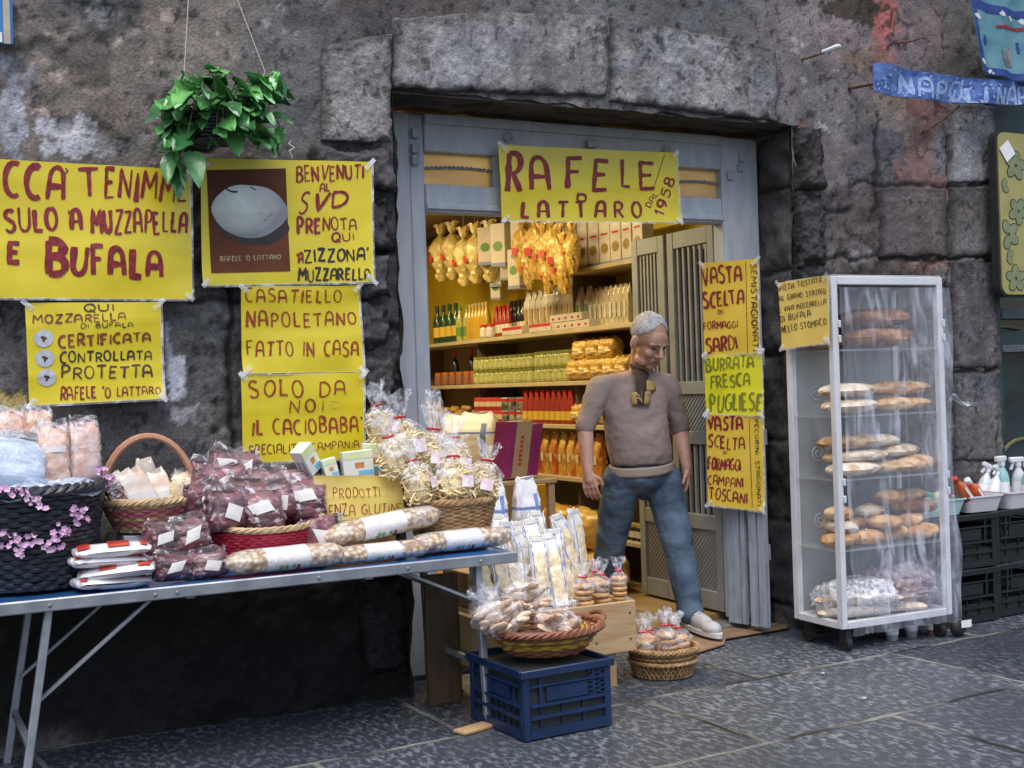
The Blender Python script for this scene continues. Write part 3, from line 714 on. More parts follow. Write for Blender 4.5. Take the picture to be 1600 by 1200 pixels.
m = MB(); m.box((xl1,YF+.004,zh), (xr0,YF+.09,zt), bev=.005); m.box((xl1,YF-.012,zt-.05), (xr0,YF+.0,zt-.004), bev=.004); m.build('head_rail', M['grey_wood'], df)
m = MB(); m.box((xl1,YF+.004,zo), (xr0,YF+.09,zg), bev=.005); m.box((xl1,YF-.008,zo+.012), (xr0,YF+.002,zo+.04), bev=.004); m.build('transom_rail', M['grey_wood'], df)
xm0, xm1 = at(782,262,Y=YF).x, at(1054,280,Y=YF).x
for a, b_ in ((xl1, xm0), (xm0, xm1), (xm1, xr0)):
    m = MB(); m.box((a+.004,YF+.05,zg), (b_-.004,YF+.058,zh)); m.build('transom_pane', M['pane_tan'], df, smooth=False)
for a in (xm0, xm1):
    m = MB(); m.box((a-.03,YF+.01,zg), (a+.03,YF+.085,zh), bev=.004); m.build('mullion', M['grey_wood'], df)
for a, b_, zz in ((xl1, xm0, (zg+zh)/2), (xm1, xr0+.03, (zg+zh)/2)):
    m = MB(); n_ = 60
    for ph in (0, math.pi):
        m.tube([(a+(b_-a)*i/n_, YF+.03+.006*math.sin(i*.9+ph), zz+.006*math.cos(i*.9+ph)+.01*math.sin(3.1*i/n_)) for i in range(n_+1)], .0045, 5)
    m.build('twisted_bar', M['iron'], df)
for px, py in ((792,214),(1041,234)):
    c = at(px, py, Y=YF); m = MB()
    m.add([(c.x-.03,YF-.0165,c.z-.01),(c.x,YF-.0165,c.z-.028),(c.x+.03,YF-.0165,c.z-.01),(c.x,YF-.0165,c.z+.03),(c.x,YF-.034,c.z-.004)], [(0,1,4),(1,2,4),(2,3,4),(3,0,4),(3,2,1,0)])
    m.build('hook_plate', M['grey_wood_worn'], df, smooth=False)
c = at(921,226,Y=YF); m = MB(); m.box((c.x-.025,YF-.03,c.z-.02), (c.x+.025,YF-.013,c.z+.02), bev=.004); m.build('clip_plate', M['iron'], df)
for px, py, n_ in ((648,208,1),(648,232,1),(648,250,1),(1158,246,1),(1156,262,1),(1140,275,1)):
    c = at(px, py, Y=YF-.002); m = MB(); m.box((c.x-.017,YF-.014,c.z-.022), (c.x+.017,YF+.0,c.z+.022), bev=.003); m.build('hinge_plate', M['grey_wood_worn'], df)
# splayed shutter boards folded against the side of the opening, under the tall price sheets
sh = thing('folded_shutter', 'narrow blue grey wooden shutter boards folded beside the doorway behind the tall yellow sheets', 'shutter', (4.08,.2,.055))
A_, B_ = at(1139,880,Y=.30), at(1196,880,Y=.06); A_.z = B_.z = 0; dr = (B_-A_).normalized(); nn = Vector((-dr.y*-1, dr.x*-1, 0)); nn = Vector((dr.y, -dr.x, 0))
for i, (t0, t1, dz) in enumerate(((0,.085,0),(.09,.12,-.02),(.15,.20,.0),(.205,.26,0))):
    m = MB(); c = A_+dr*((t0+t1)/2); c.z = .04+.78; m.obox(c, dr, nn, Vector((0,0,1)), ((t1-t0)/2, .018-.006*(i % 2), .78), 0, .004)
    m.build('board', M['grey_wood_worn'], sh)
m = MB()
for z in (.42,1.0,1.4): c = A_+dr*.13; c.z = z; c = c-nn*.024*(1 if nn.dot(CAM-A_) > 0 else -1); m.obox(c, dr, nn, Vector((0,0,1)), (.125,.006,.04))
m.build('batten', M['grey_wood_worn'], sh)

# grilled folding door standing open into the shop
M['grey_door'] = pm('grey_door_paint', (.23,.25,.265), (.28,.30,.315), scale=8, rough=.5)
dk = thing('folding_door', 'grey painted folding door with barred panels standing open inside the shop', 'door', (3.95,.36,.075))
def leaf(y0, y1, x=3.95, z0=.075, z1=2.11):
    lf = MB(); w = .06; t = .02
    lf.box((x-t,y0,z0), (x+t,y0+w,z1), bev=.004); lf.box((x-t,y1-w,z0), (x+t,y1,z1), bev=.004)
    zs = [(z0,z0+.10),(z0+.42,z0+.50),(.95,1.02),(1.22,1.29),(z1-.09,z1)]
    for a, b_ in zs: lf.box((x-t+.002,y0+w,a), (x+t-.002,y1-w,b_), bev=.003)
    o = lf.build('leaf', M['grey_door'], dk)
    pn = MB()
    for a, b_ in ((z0+.10,z0+.42),(1.02,1.22)):
        pn.box((x-.004,y0+w,a), (x+.004,y1-w,b_)); k = int((b_-a+y1-y0)/.03)
        for i in range(k):   # slanting ribs of the tread plate
            t0 = i*.03; ya, za = y0+w+max(0, t0-(b_-a)), a+min(t0, b_-a); yb, zb = y0+w+min(t0, y1-y0-2*w), a+max(0, t0-(y1-y0-2*w))
            if ya < y1-w and zb < b_: pn.bar((x-.006,ya,za), (x-.006,min(yb, y1-w),zb), .004, .006)
    pn.build('lower_panel', M['grey_door'], o, smooth=False)
    br_ = MB(); n_ = 6
    for i in range(n_):
        yy = y0+w+(y1-y0-2*w)*(i+.5)/n_
        for a, b_ in ((z0+.50,.95),(1.29,z1-.09)): br_.box((x-.008,yy-.008,a), (x+.008,yy+.008,b_))
    br_.build('bars', M['grey_door'], o, smooth=False)
    return o
leaf(.37, .80); leaf(.83, 1.16)
hm = MB(); hm.tube([(3.93,.86,1.08),(3.89,.86,1.08),(3.88,.88,1.08),(3.88,.96,1.08)], .01, 8); hm.build('handle', M['iron'], dk)

# ================================================================ YELLOW SIGNS
SY = -.085
s = Sheet('wall_sign', "widest yellow sign, painted in dark red with three lines ending BUFALA", [(-34,247),(298,265),(300,468),(-34,466)], SY, M['sheet'], seed=1)
s.text("CCA", (4,306), (93,308), 50, 48, w=.19, gap=.3); s.stroke([(96,262),(100,266),(96,271)], 2.2, 'ink_dark')
s.text("T", (120,306), (150,306), 45, w=.17); s.text("ENIMME", (158,309), (291,317), 45, 47, w=.13, taper=True, gap=.3)
s.text("SULO", (6,361), (84,361), 37, 34, w=.16); s.text("A", (106,361), (121,361), 33, w=.2); s.stroke([(100,328),(103,331),(100,334)], 1.8, 'ink_dark')
s.text("MUZZAPELLA", (138,365), (290,363), 37, 33, w=.15, gap=.3)
s.text("E", (10,412), (27,413), 30, w=.24); s.text("B", (68,428), (97,429), 52, fat=13, jit=0)
s.text("UFALA", (105,428), (249,433), 46, 40, w=.2, gap=.34); s.done()

s = Sheet('wall_sign', "yellow sign with a framed cheese photograph, its text ending MUZZARELLA in black", [(313,247),(581,253),(583,441),(316,447)], SY-.004, M['sheet'], seed=3, wave=.003)
s.text("BENVENUTI", (459,284), (567,279), 24, 20, w=.15); s.text("AL", (496,300), (512,299), 13, w=.17)
s.text("S", (462,333), (475,331), 32, w=.15, up=(.25,-1)); s.text("V", (483,331), (504,330), 27, w=.17, up=(.25,-1)); s.text("D", (514,323), (541,319), 23, w=.2, up=(.12,-1))
s.text("PRENOTA", (461,365), (555,358), 25, 16, w=.17); s.text("QUI", (516,380), (552,374), 15, 10, w=.2)
s.text("'A", (459,411), (469,410), 15, w=.2); s.text("ZIZZONA'", (472,410), (574,407), 21, 18, mat='ink_black', w=.19); s.text("MUZZARELLA", (462,440), (577,436), 19, 18, mat='ink_black', w=.17)
s.done()
M['photo_brown'] = pm('brown_photo_print', (.075,.022,.011), (.15,.05,.022), scale=3.5, rough=.6, spec=.2)
M['photo_cheese'] = pm('cheese_photo_print', (.36,.40,.36), (.52,.53,.52), scale=8, rough=.35, lo=.3, hi=.7)
M['photo_edge'] = pm('photo_dark_print', (.02,.013,.014), (.03,.02,.02), rough=.5)
M['photo_letter'] = pm('cream_photo_print', (.42,.34,.2), rough=.5)
qx = [(322,266),(442,263),(449,424),(329,427)]
pi_ = MB(); pts = []
pi_.surf(lambda u, v: s.P(*s.uv((qx[0][0]*(1-u)+qx[1][0]*u)*(1-v)+(qx[3][0]*(1-u)+qx[2][0]*u)*v, (qx[0][1]*(1-u)+qx[1][1]*u)*(1-v)+(qx[3][1]*(1-u)+qx[2][1]*u)*v), .0022), 20, 24)
ph = pi_.build('photograph', M['photo_brown'], s.root)
mb = MB()
def ellp(cx, cy, rx, ry, off, rot=0, lump=.0):
    n_ = 40; vs = [s.P(*s.uv(cx, cy), off)]
    for r_ in (.5, 1.0):
        for i in range(n_):
            a = 2*math.pi*i/n_; k = r_*(1+lump*(n1(math.cos(a)*2+5, math.sin(a)*2+5, 8)-.5)); x, y = rx*k*math.cos(a), ry*k*math.sin(a)
            vs.append(s.P(*s.uv(cx+x*math.cos(rot)-y*math.sin(rot), cy+x*math.sin(rot)+y*math.cos(rot)), off))
    fs = [(0, 1+i, 1+(i+1) % n_) for i in range(n_)]+[(1+i, 1+n_+i, 1+n_+(i+1) % n_, 1+(i+1) % n_) for i in range(n_)]
    return vs, fs
mb.add(*ellp(390,352,56,30,.0030,.12,.1)); mb.build('printed_backdrop', M['photo_edge'], ph)
NR, NT = 14, 44; PC = np.zeros((NR+1, NT+1, 3)); CC = np.zeros((NR+1, NT+1, 3))
for i in range(NR+1):
    for j in range(NT+1):
        a = 2*math.pi*j/NT; r_ = max(i/NR, .001); k_ = r_*(1+.12*(n1(math.cos(a)*2+5, math.sin(a)*2+5, 8)-.5)); x, y = 58*k_*math.cos(a), 41*k_*math.sin(a)
        PC[i,j] = s.P(*s.uv(385+x*.995-y*.1, 330+x*.1+y*.995), .0037)
        q_ = max(0, min(1, 1-math.hypot((x+12)/62, (y+14)/52))); CC[i,j] = np.array((.20,.22,.20))+np.array((.62,.64,.58))*q_**.8*(.85+.3*n1(x*.12, y*.12, 4))+np.array((.05,.02,.07))*(x > 20)*(r_ > .6)
M['print_tint'] = pm('printed_tint', (.5,.5,.5), rough=.35, coat=.3); _n = M['print_tint'].node_tree; _a = _n.nodes.new('ShaderNodeAttribute'); _a.attribute_name = 'tint'; _n.links.new(_a.outputs['Color'], _n.nodes['Principled BSDF'].inputs['Base Color'])
_o = grid_mesh('printed_cheese', PC-np.array(WL(ph)), np.ones((NR, NT), bool), CC, M['print_tint'], ph)
s.layer = 20; s.ink = {}
for a in (([(351,296),(360,300),(368,300)],3),([(387,292),(396,297)],2),([(408,346),(413,342)],1.0),([(416,339),(422,334)],.8)):
    mbb = s.ink.setdefault('photo_edge', MB())
    for (x0, y0), (x1, y1) in zip(a[0], a[0][1:]):
        mbb.add([s.P(*s.uv(x0, y0-a[1]/2), .0042), s.P(*s.uv(x1, y1-a[1]/2), .0042), s.P(*s.uv(x1, y1+a[1]/2), .0042), s.P(*s.uv(x0, y0+a[1]/2), .0042)], [(0,1,2,3)])
s.ink['photo_edge'].build('printed_creases', M['photo_edge'], ph); s.ink = {}
_P = s.P; s.P = lambda u, v, off: _P(u, v, off+.0015)
s.text("RAFELE 'O LATTARO", (342,409), (434,405), 8, 7, mat='photo_letter', w=.16, jit=.02); s.done('caption'); s.P = _P

s = Sheet('wall_sign', "small yellow sign with three round white stickers beside CERTIFICATA", [(39,473),(251,472),(256,623),(46,634)], SY, M['sheet'], seed=5)
s.text("QUI", (129,487), (176,486), 13, 10, mat='ink_dark', w=.2); s.text("MOZZARELLA", (51,506), (194,500), 13, 11, mat='ink_brown', w=.2)
s.text("DI BUFALA", (123,513), (206,511), 7, 7, mat='ink_dark', w=.22)
s.text("CERTIFICATA", (90,543), (234,533), 19, 13, mat='ink_brown', w=.24); s.text("CONTROLLATA", (92,567), (236,561), 16, 13, mat='ink_black', w=.2)
s.text("PROTETTA", (94,592), (237,588), 19, 18, mat='ink_dark', w=.17); s.text("RAFELE 'O LATTARO", (93,625), (250,615), 20, 11, mat='ink_red', w=.17); s.done()
M['sticker'] = pm('white_sticker', (.55,.57,.62), (.42,.45,.50), scale=60, rough=.4, coat=.3)
for cx, cy in ((67,529),(69,560),(72,590)):
    mb = MB(); mb.add(*ellp(cx, cy, 14.5, 13.5, .0026)); st_ = mb.build('round_sticker', M['sticker'], s.root)
    mb = MB(); mb.add(*ellp(cx, cy-1, 5, 2.4, .0036, .3)); mb.add(*ellp(cx, cy+2, 1.8, 4, .0036, .1)); mb.build('printed_emblem', M['ink_dark'], st_)

s = Sheet('wall_sign', "yellow sheet lettered CASATIELLO NAPOLETANO above another sheet", [(376,448),(561,446),(569,581),(379,584)], SY, M['sheet'], seed=6, wave=.006)
s.text("CASATIELLO", (383,473), (533,471), 21, 19, mat='ink_orange', w=.15, gap=.35); s.text("NAPOLETANO", (385,512), (557,507), 24, 19, mat='ink_orange', w=.15, gap=.35)
s.text("FATTO IN CASA", (386,556), (559,555), 23, 21, mat='ink_orange', w=.13, gap=.3); s.done()
s = Sheet('wall_sign', "yellow sheet lettered SOLO DA NOI, hanging lowest on the stone", [(376,585),(569,582),(569,716),(380,724)], SY-.002, M['sheet'], seed=8, wave=.004)
s.text("SOLO DA", (389,621), (538,618), 26, 23, mat='ink_orange', w=.15, gap=.35); s.text("NOI", (450,645), (504,643), 20, 17, mat='ink_orange', w=.14, gap=.5)
for x in (517,521,525): s.stroke([(x,627),(x,628.5)], 1.3, 'ink_dark'); s.stroke([(x,638),(x+.5,639)], 1.3, 'ink_dark')
s.text("IL CACIOBABA^", (393,680), (566,675), 22, 23, mat='ink_orange', w=.16, gap=.3); s.text("SPECIALITA^ CAMPANIA", (389,712), (560,699), 15, 10, mat='ink_brown', w=.13); s.done()

s = Sheet('shop_sign', "yellow shop sign over the doorway lettered RAFELE in dark red", [(779,226),(1057,239),(1064,348),(784,345)], .215, M['sheet'], seed=2, wave=.005)
for ch, x0, x1, yb, h, fat in (('R',789,810,299,60,8.5),('A',827,854,296,51,8.5),('F',879,903,294,48,8),('E',921,944,297,47,8),('L',966,980,292,43,5.5),('E',996,1021,295,41,6)):
    s.text(ch, (x0,yb), (x1,yb+.5), h, fat=fat, jit=0, up=(-.02,-1))
s.text("LATTARO", (812,340), (999,339), 25, 24, w=.2, gap=.75, jit=.02); s.stroke([(904+7*math.cos(a*.5), 309+6*math.sin(a*.5)) for a in range(14)], 3.2, 'ink_red'); s.stroke([(899,300),(896,305)], 1.6, 'ink_dark')
s.text("DAL", (1013,325), (1026,303), 9, w=.14, up=(-.85,-.5), mat='ink_red'); s.text("1958", (1034,338), (1054,281), 16, w=.2, up=(-.9,-.35), mat='ink_red')
s.stroke([(1036,242),(1017,297)], 1.0, 'ink_brown'); s.done()

VY = (.31,.03,.03,.31)
vx = lambda c, nm, lb, mt, sd: Sheet('price_sheet', lb, c, VY, mt, seed=sd, wave=.003)
s = vx([(1096,411),(1184,404),(1187,552),(1101,556)], 0, "upper of the tall yellow sheets by the door, lettered SARDI", M['sheet_warm'], 4)
s.text("VASTA", (1099,446), (1159,437), 27, 24, w=.17); s.text("SCELTA", (1100,482), (1163,473), 24, 20, w=.17); s.text("DI", (1123,491), (1131,490), 6, w=.25)
s.text("FORMAGGI", (1100,515), (1154,511), 12, 10, w=.17); s.text("SARDI", (1105,551), (1154,545), 24, 19, w=.16); s.stroke([(1166,408),(1169,553)], 1.0, 'ink_brown')
s.text("SEMISTAGIONATI", (1173,412), (1177,548), 9, 9, mat='ink_dark', w=.2, up=(1,0.03)); s.done()
s = vx([(1100,557),(1190,549),(1192,650),(1103,647)], 0, "brightest middle sheet by the door, lettered BURRATA FRESCA in olive", M['sheet_fluo'], 5)
s.text("BURRATA", (1104,580), (1178,573), 20, 17, mat='ink_green', w=.17); s.text("FRESCA", (1111,607), (1172,602), 19, 17, mat='ink_green', w=.17); s.text("PUGLIESE", (1110,643), (1190,641), 25, 25, mat='ink_green', w=.15); s.done()
s = vx([(1103,647),(1192,651),(1195,800),(1107,789)], 0, "lowest of the tall yellow sheets by the door, lettered TOSCANI", M['sheet_warm'], 7)
s.text("VASTA", (1107,671), (1161,672), 22, 20, w=.18); s.text("SCELTA", (1107,698), (1164,703), 19, 18, w=.17); s.text("DI", (1131,709), (1137,709), 4, w=.3)
s.text("FORMAGGI", (1107,733), (1158,735), 18, 16, w=.15); s.text("CAMPANI", (1107,757), (1162,761), 14, 14, w=.15); s.text("TOSCANI", (1109,780), (1168,786), 18, 16, w=.16)
s.stroke([(1171,655),(1176,792)], 1.0, 'ink_brown'); s.text("PECORINI", (1179,655), (1181,710), 6, mat='ink_dark', w=.2, up=(1,0.03)); s.text("STAGIONATI", (1181,720), (1184,790), 6, mat='ink_dark', w=.2, up=(1,0.03)); s.done()

# ================================================================ THINGS FIXED TO THE WALL
M['blue_sign'] = pm('blue_enamel', (.03,.17,.45), (.06,.24,.55), scale=8, rough=.4)
a, c = at(-40,-12,Y=-.03), at(21,72,Y=-.03)
t = thing('corner_sign', 'blue sign with a pale border at the top corner of the wall', 'sign', ((a.x+c.x)/2,-.03,c.z))
m = MB(); m.box((a.x,-.05,c.z), (c.x,-.03,a.z), bev=.004); m.build('panel', M['blue_sign'], t)
m = MB(); m.box((c.x-.035,-.058,c.z), (c.x-.012,-.050,a.z)); m.build('border', pm('pale_border', (.5,.45,.36), (.4,.36,.3), scale=20, rough=.6), t)
m = MB(); m.box((a.x,-.056,c.z+.004), (c.x-.04,-.050,c.z+.04)); m.build('lower_band', M['white'], t)
# rods
def rod(label, p, q, y0, y1, r, tip=None):
    a = at(*p, Y=y0); b_ = at(*q, Y=y1); t = thing('wall_rod', label, 'iron rod', a)
    m = MB(); mid = (a+b_)/2+Vector((0,0,-.006)); m.tube([a+Vector((0,.06,0)), a, mid, b_], r, 7); m.build('bar', M['rust'], t)
    if tip: m = MB(); m.tube([b_+(a-b_)*.45, b_+(a-b_)*.05, b_-(a-b_)*.05], [r*1.7, r*2.1, r*1.2], 8); m.build('wrapped_tip', M['white'], t)
rod('thin iron rod with white wrapped tip beside the lintel stones', (1256,92), (1310,72), -.02, -.20, .006, True)
rod('thick rusty iron bar holding the end of the blue scarf', (1331,136), (1398,121), -.02, -.16, .012)
rod('bent rusty hook in red stained plaster above the scarf', (1408,66), (1442,58), -.02, -.10, .006)
rod('slanting rusty stay under the blue scarf', (1446,205), (1500,165), -.02, -.13, .007)
# blue scarf with its white lettering
M['scarf'] = pm('blue_scarf_knit', (.035,.075,.27), (.10,.19,.44), scale=18, rough=.85, bump=.4, bscale=80)
M['scarf_white'] = pm('white_scarf_knit', (.34,.42,.60), (.16,.26,.52), scale=45, rough=.85)
class Cloth(Sheet):
    def P(s, u, v, off):
        p = Sheet.P(s, u, v, off); return p+s.n*(.014*math.sin(u*21+v*2)+.01*math.sin(u*9+1.3))+Vector((0,0,-.02*math.sin(u*math.pi)+.008*(n1(u*14,v*3,5)-.5)))
s = Cloth('supporter_scarf', 'blue scarf with white knitted lettering stretched along the wall', [(1362,98),(1650,130),(1650,163),(1359,145)], -.17, M['scarf'], wave=.004, th=.006, cat='scarf', seed=9)
s.text("NAPOLI", (1404,142), (1530,156), 30, 28, mat='scarf_white', w=.2); s.text("NAPOLI", (1548,158), (1640,165), 28, 28, mat='scarf_white', w=.2)
for i in range(80): x = 1362+rnd.random()*275; y = 104+rnd.random()*38+(x-1360)*.075; s.stroke([(x,y),(x+rnd.uniform(-5,5),y+rnd.uniform(2,6))], rnd.uniform(1.5,4), 'scarf_white')
s.done()
# turquoise flag with a dark blue hem
M['teal'] = pm('turquoise_cloth', (.07,.20,.25), (.13,.28,.33), scale=9, rough=.7)
M['navy'] = pm('navy_hem', (.012,.035,.17), (.02,.06,.26), scale=20, rough=.7)
M['skin_print'] = pm('grey_flag_print', (.10,.09,.11), (.28,.25,.26), scale=26, rough=.7)
s = Cloth('flag', 'turquoise flag with navy hem and a small printed picture, above the scarf', [(1508,-30),(1660,-14),(1660,128),(1532,112)], -.20, M['teal'], wave=.006, th=.005, cat='flag', seed=11)
s.stroke([(1511,-26),(1522,60),(1536,108)], 10, 'navy'); s.stroke([(1534,108),(1655,124)], 12, 'navy'); s.stroke([(1512,4),(1600,18),(1655,24)], 12, 'navy')
for x, y in ((1520,22),(1531,92),(1546,106),(1575,20),(1592,24),(1560,14),(1595,122)): s.stroke([(x,y),(x+6,y+7)], 6, 'white_print')
s.stroke([(1572,70),(1577,98)], 22, 'skin_print'); s.stroke([(1555,36),(1598,40)], 5, 'ink_red'); s.stroke([(1538,52),(1539,66)], 9, 'navy'); s.stroke([(1590,60),(1593,78)], 4, 'navy'); s.done()
# hanging ironing-board cover with flowers
M['olive_cloth'] = pm('olive_yellow_cloth', (.29,.27,.085), (.34,.31,.11), scale=10, rough=.7)
M['flower_green'] = pm('green_flower_print', (.17,.20,.10), (.21,.24,.13), scale=16, rough=.7)
M['black_line'] = pm('black_print', (.02,.022,.018), rough=.7)
ax0, az0 = at(1553,300,Y=-.10).x, at(1560,464,Y=-.10).z; az1 = at(1575,206,Y=-.10).z; ax1 = ax0+.42
t = thing('ironing_board', 'ironing board with olive cloth and green flowers hanging on end by the next shop', 'ironing board', (ax0+.21,-.08,az0))
def rrect(x0, x1, z0, z1, r, n=8):
    P = []
    for cx, cz, a0 in ((x1-r,z1-r,0),(x0+r,z1-r,90),(x0+r,z0+r,180),(x1-r,z0+r,270)):
        P += [(cx+r*math.cos(R(a0+90*i/n)), cz+r*math.sin(R(a0+90*i/n))) for i in range(n+1)]
    return P
def slab(mb, P, y0, y1, mi=0):
    n_ = len(P); mb.add([(x,y0,z) for x, z in P]+[(x,y1,z) for x, z in P], [tuple(range(n_)), tuple(range(2*n_-1, n_-1, -1))]+[(i, n_+i, n_+(i+1) % n_, (i+1) % n_) for i in range(n_)], mi)
m = MB(); slab(m, rrect(ax0, ax1, az0, az1, .06), -.12, -.07); m.build('board', M['black_line'], t, smooth=False)
m = MB(); slab(m, rrect(ax0+.012, ax1-.012, az0+.012, az1-.012, .05), -.128, -.119); cv = m.build('cover', M['olive_cloth'], t, smooth=False)
def disc(mb, x, z, r, y, r2=None, ang=0, n=12):
    r2 = r2 or r; mb.add([(x+r*math.cos(6.2832*i/n)*math.cos(ang)-r2*math.sin(6.2832*i/n)*math.sin(ang), y, z+r*math.cos(6.2832*i/n)*math.sin(ang)+r2*math.sin(6.2832*i/n)*math.cos(ang)) for i in range(n)], [tuple(range(n))])
mo = MB(); mg = MB(); lay = 0
for fx, fz, fr in ((.115,.10,.07),(.02+.05,.34,.075),(.15,.47,.07),(.14,.72,.075),(.05,.22,.05),(.03,.60,.05),(.28,.25,.07),(.30,.60,.075)):
    lay += 1
    for k in range(5):
        a = R(72*k+20*lay); x, z = ax0+fx+fr*.6*math.cos(a), az0+fz+fr*.6*math.sin(a)
        if ax0+.045 < x < ax1-.045 and az0+.04 < z < az1-.05:
            disc(mo, x, z, fr*.56, -.1286-.00012*(k+6*lay % 5), fr*.42, a); disc(mg, x, z, fr*.49, -.1300-.00012*(k+6*lay % 5), fr*.35, a)
mo.build('flower_outline', M['black_line'], cv, smooth=False); mg.build('flower_print', M['flower_green'], cv, smooth=False)
m = MB(); cpx = at(1574,236,Y=-.134); m.obox(cpx, Vector((.8,0,.6)), Vector((0,1,0)), Vector((-.6,0,.8)), (.042,.001,.045)); m.build('paper_tag', M['white'], t, smooth=False)
# neighbouring shop front
M['dark_green'] = pm('dark_green_paint', (.012,.035,.032), (.03,.06,.06), scale=6, rough=.45)
M['dark_glass'] = pm('dark_window_glass', (.012,.016,.018), (.03,.045,.045), scale=5, rough=.12, coat=.5)
t = thing('neighbouring_shopfront', 'dark green shop front with dim window at the edge of the street', 'shop front', (SHX+.5,.1,0))
m = MB(); m.box((SHX+.002,.03,0), (SHX+.06,.14,3.0), bev=.005); m.box((SHX+.06,.04,0), (SHX+1.6,.12,.35)); m.box((SHX+.06,.04,1.42), (SHX+1.6,.11,1.52), bev=.01); m.box((SHX+.06,.05,2.1), (SHX+1.6,.12,3.0)); m.build('frame', M['dark_green'], t)
m = MB(); m.box((SHX+.06,.09,.35), (SHX+1.6,.1,2.1)); m.build('window', M['dark_glass'], t, smooth=False)
m = MB(); z0 = at(1575,545,Y=.04).z
m.box((SHX+.065,.03,z0-.02), (SHX+1.6,.06,z0+.02), bev=.004)
m.box((SHX+.065,.03,at(1575,490,Y=.04).z-.03), (SHX+1.6,.06,at(1575,490,Y=.04).z+.03), bev=.004); m.build('grey_rail', pm('grey_rail_paint', (.07,.09,.10), (.12,.14,.15), scale=30, rough=.5), t)
m = MB(); m.tube([(SHX+.1+.5*math.cos(R(a)), .08, z0-.15+.28*math.sin(R(a))) for a in range(180, -1, -12)], .012, 6); m.tube([(SHX+.25+.2*math.cos(R(a)), .08, .72+.18*math.sin(R(a))) for a in range(0, 360, 15)], .012, 6); m.build('scroll_ornament', pm('dull_gold', (.14,.12,.05), rough=.5), t)
m = MB(); m.box((SHX-.02,.1,-.1), (11,.2,3.0)); m.build('back_panel', M['dark_green'], t, smooth=False)

# ================================================================ BAGS, BASKETS, BISCUITS
def T(px, py, z=.655): return at(px, py, Z=z)
def pillow(mb, w, h, t, seed=0, nu=28, nv=16, kind='seal', crink=.006, mi=0, mfun=None, sq=.55, tie=.7, lean=0.0):
    """a filled bag standing on z=0: seal = flat pinched ends, tied = gathered neck with a flared ruff, sack = flat base and pinched top"""
    def prof(v):
        if kind == 'seal': return (1-.10*abs(2*v-1)**6), max(0.0, 1-abs(2*v-1)**3.2)**.6
        if kind == 'flat': return 1-.03*(1-v)-.05*v*v, (.80+.2*math.sin(v*3.1))*max(.10, 1-max(0, (v-.6)/.4)**2)
        if kind == 'sack':
            a = 1-.04*(1-v)-.22*max(0, (v-.72)/.28)**1.3; return a, (.82+.18*math.sin(v*3.1))*max(.02, 1-max(0, (v-.55)/.45)**1.8)
        if v < tie:
            q = v/tie; r = math.sin(min(1, .18+q*.95)*math.pi*.5)*(1-max(0, (q-.62)/.38)**2*.82); r = max(r, .14); return r, r
        q = (v-tie)/(1-tie); r = .14+.55*q**.8; return r, r*.45
    b0 = len(mb.v)
    def fn(u, v):
        a, b = prof(v); th = 2*math.pi*u
        cx, cy = math.cos(th), math.sin(th)
        e = sq if kind != 'tied' else .9
        x = math.copysign(abs(cx)**e, cx)*a*w/2; y = math.copysign(abs(cy)**e, cy)*b*t/2
        k = crink*(n1(cx*3+seed*3.7+v*7, cy*3+v*9+seed, 5)-.5)*2+crink*.7*(n1(cx*9+seed, cy*9+v*23, 6)-.5)*2
        if kind == 'tied' and v > tie: y += .016*math.sin(u*31+seed)*(v-tie)/(1-tie); x += .008*math.sin(u*23+seed*2)*(v-tie)/(1-tie)
        z = h*v + (.012*math.sin(u*25+seed)*(v > .98))
        nx = Vector((cx*b+1e-5, cy*a+1e-5, 0)).normalized()
        return (x+nx.x*k+lean*v*v*h, y+nx.y*k, z)
    f0 = len(mb.f); mb.surf(fn, nu, nv, mi, cu=True)
    mb.add([mb.v[b0+i] for i in range(nu)], [tuple(range(nu))[::-1]], mi)
    if kind != 'tied': mb.add([mb.v[b0+nv*nu+i] for i in range(nu)], [tuple(range(nu))], mi)
    if mfun:
        for j in range(nv):
            for i in range(nu): mb.m[f0+j*nu+i] = mfun((i+.5)/nu, (j+.5)/nv)
def rotm(rx=0, ry=0, rz=0): return (Matrix.Rotation(rz,4,'Z') @ Matrix.Rotation(ry,4,'Y') @ Matrix.Rotation(rx,4,'X'))

M['film'] = film('clear_film', alpha=.16, rough=.10, scale=26, white=.55, lo=.46, hi=.78)
M['film_white'] = film('milky_film', alpha=.40, rough=.16, scale=22, white=.5, lo=.4, hi=.7)
M['film_blue'] = film('bluish_film', alpha=.45, tint=(.72,.82,1.0), rough=.14, scale=18, white=.5, lo=.4, hi=.7)
M['film_pink'] = film('pinkish_film', alpha=.45, tint=(.62,.5,.56), rough=.14, scale=16, white=.3, lo=.4, hi=.7)
M['tomato'] = pm('sun_dried_tomatoes_in_film', (.04,.007,.010), (.23,.055,.07), scale=15, rough=.45, coat=1.0, coatr=.10, bump=.7, bscale=30, coatbump=.45, detail=5, vary=.12)
M['label'] = pm('paper_label', (.74,.72,.68), (.66,.63,.6), scale=40, rough=.4, coat=.5)
M['chickpea'] = pm('chickpeas_in_film', (.82,.64,.38), (.34,.19,.08), scale=44, rough=.45, coat=1.0, coatr=.12, coatbump=.22, bump=1.0, tex='voronoi', lo=.22, hi=.62, bscale=44)
M['wicker_tan'] = pm('tan_wicker', (.42,.26,.12), (.24,.135,.05), scale=30, rough=.55, bump=.3, bscale=90)
M['wicker_pale'] = pm('pale_wicker', (.56,.42,.24), (.42,.29,.14), scale=30, rough=.55, bump=.3, bscale=90)
M['wicker_dark'] = pm('black_blue_wicker', (.010,.013,.019), (.030,.036,.048), scale=40, rough=.4, bump=.3, bscale=90, spec=.6)
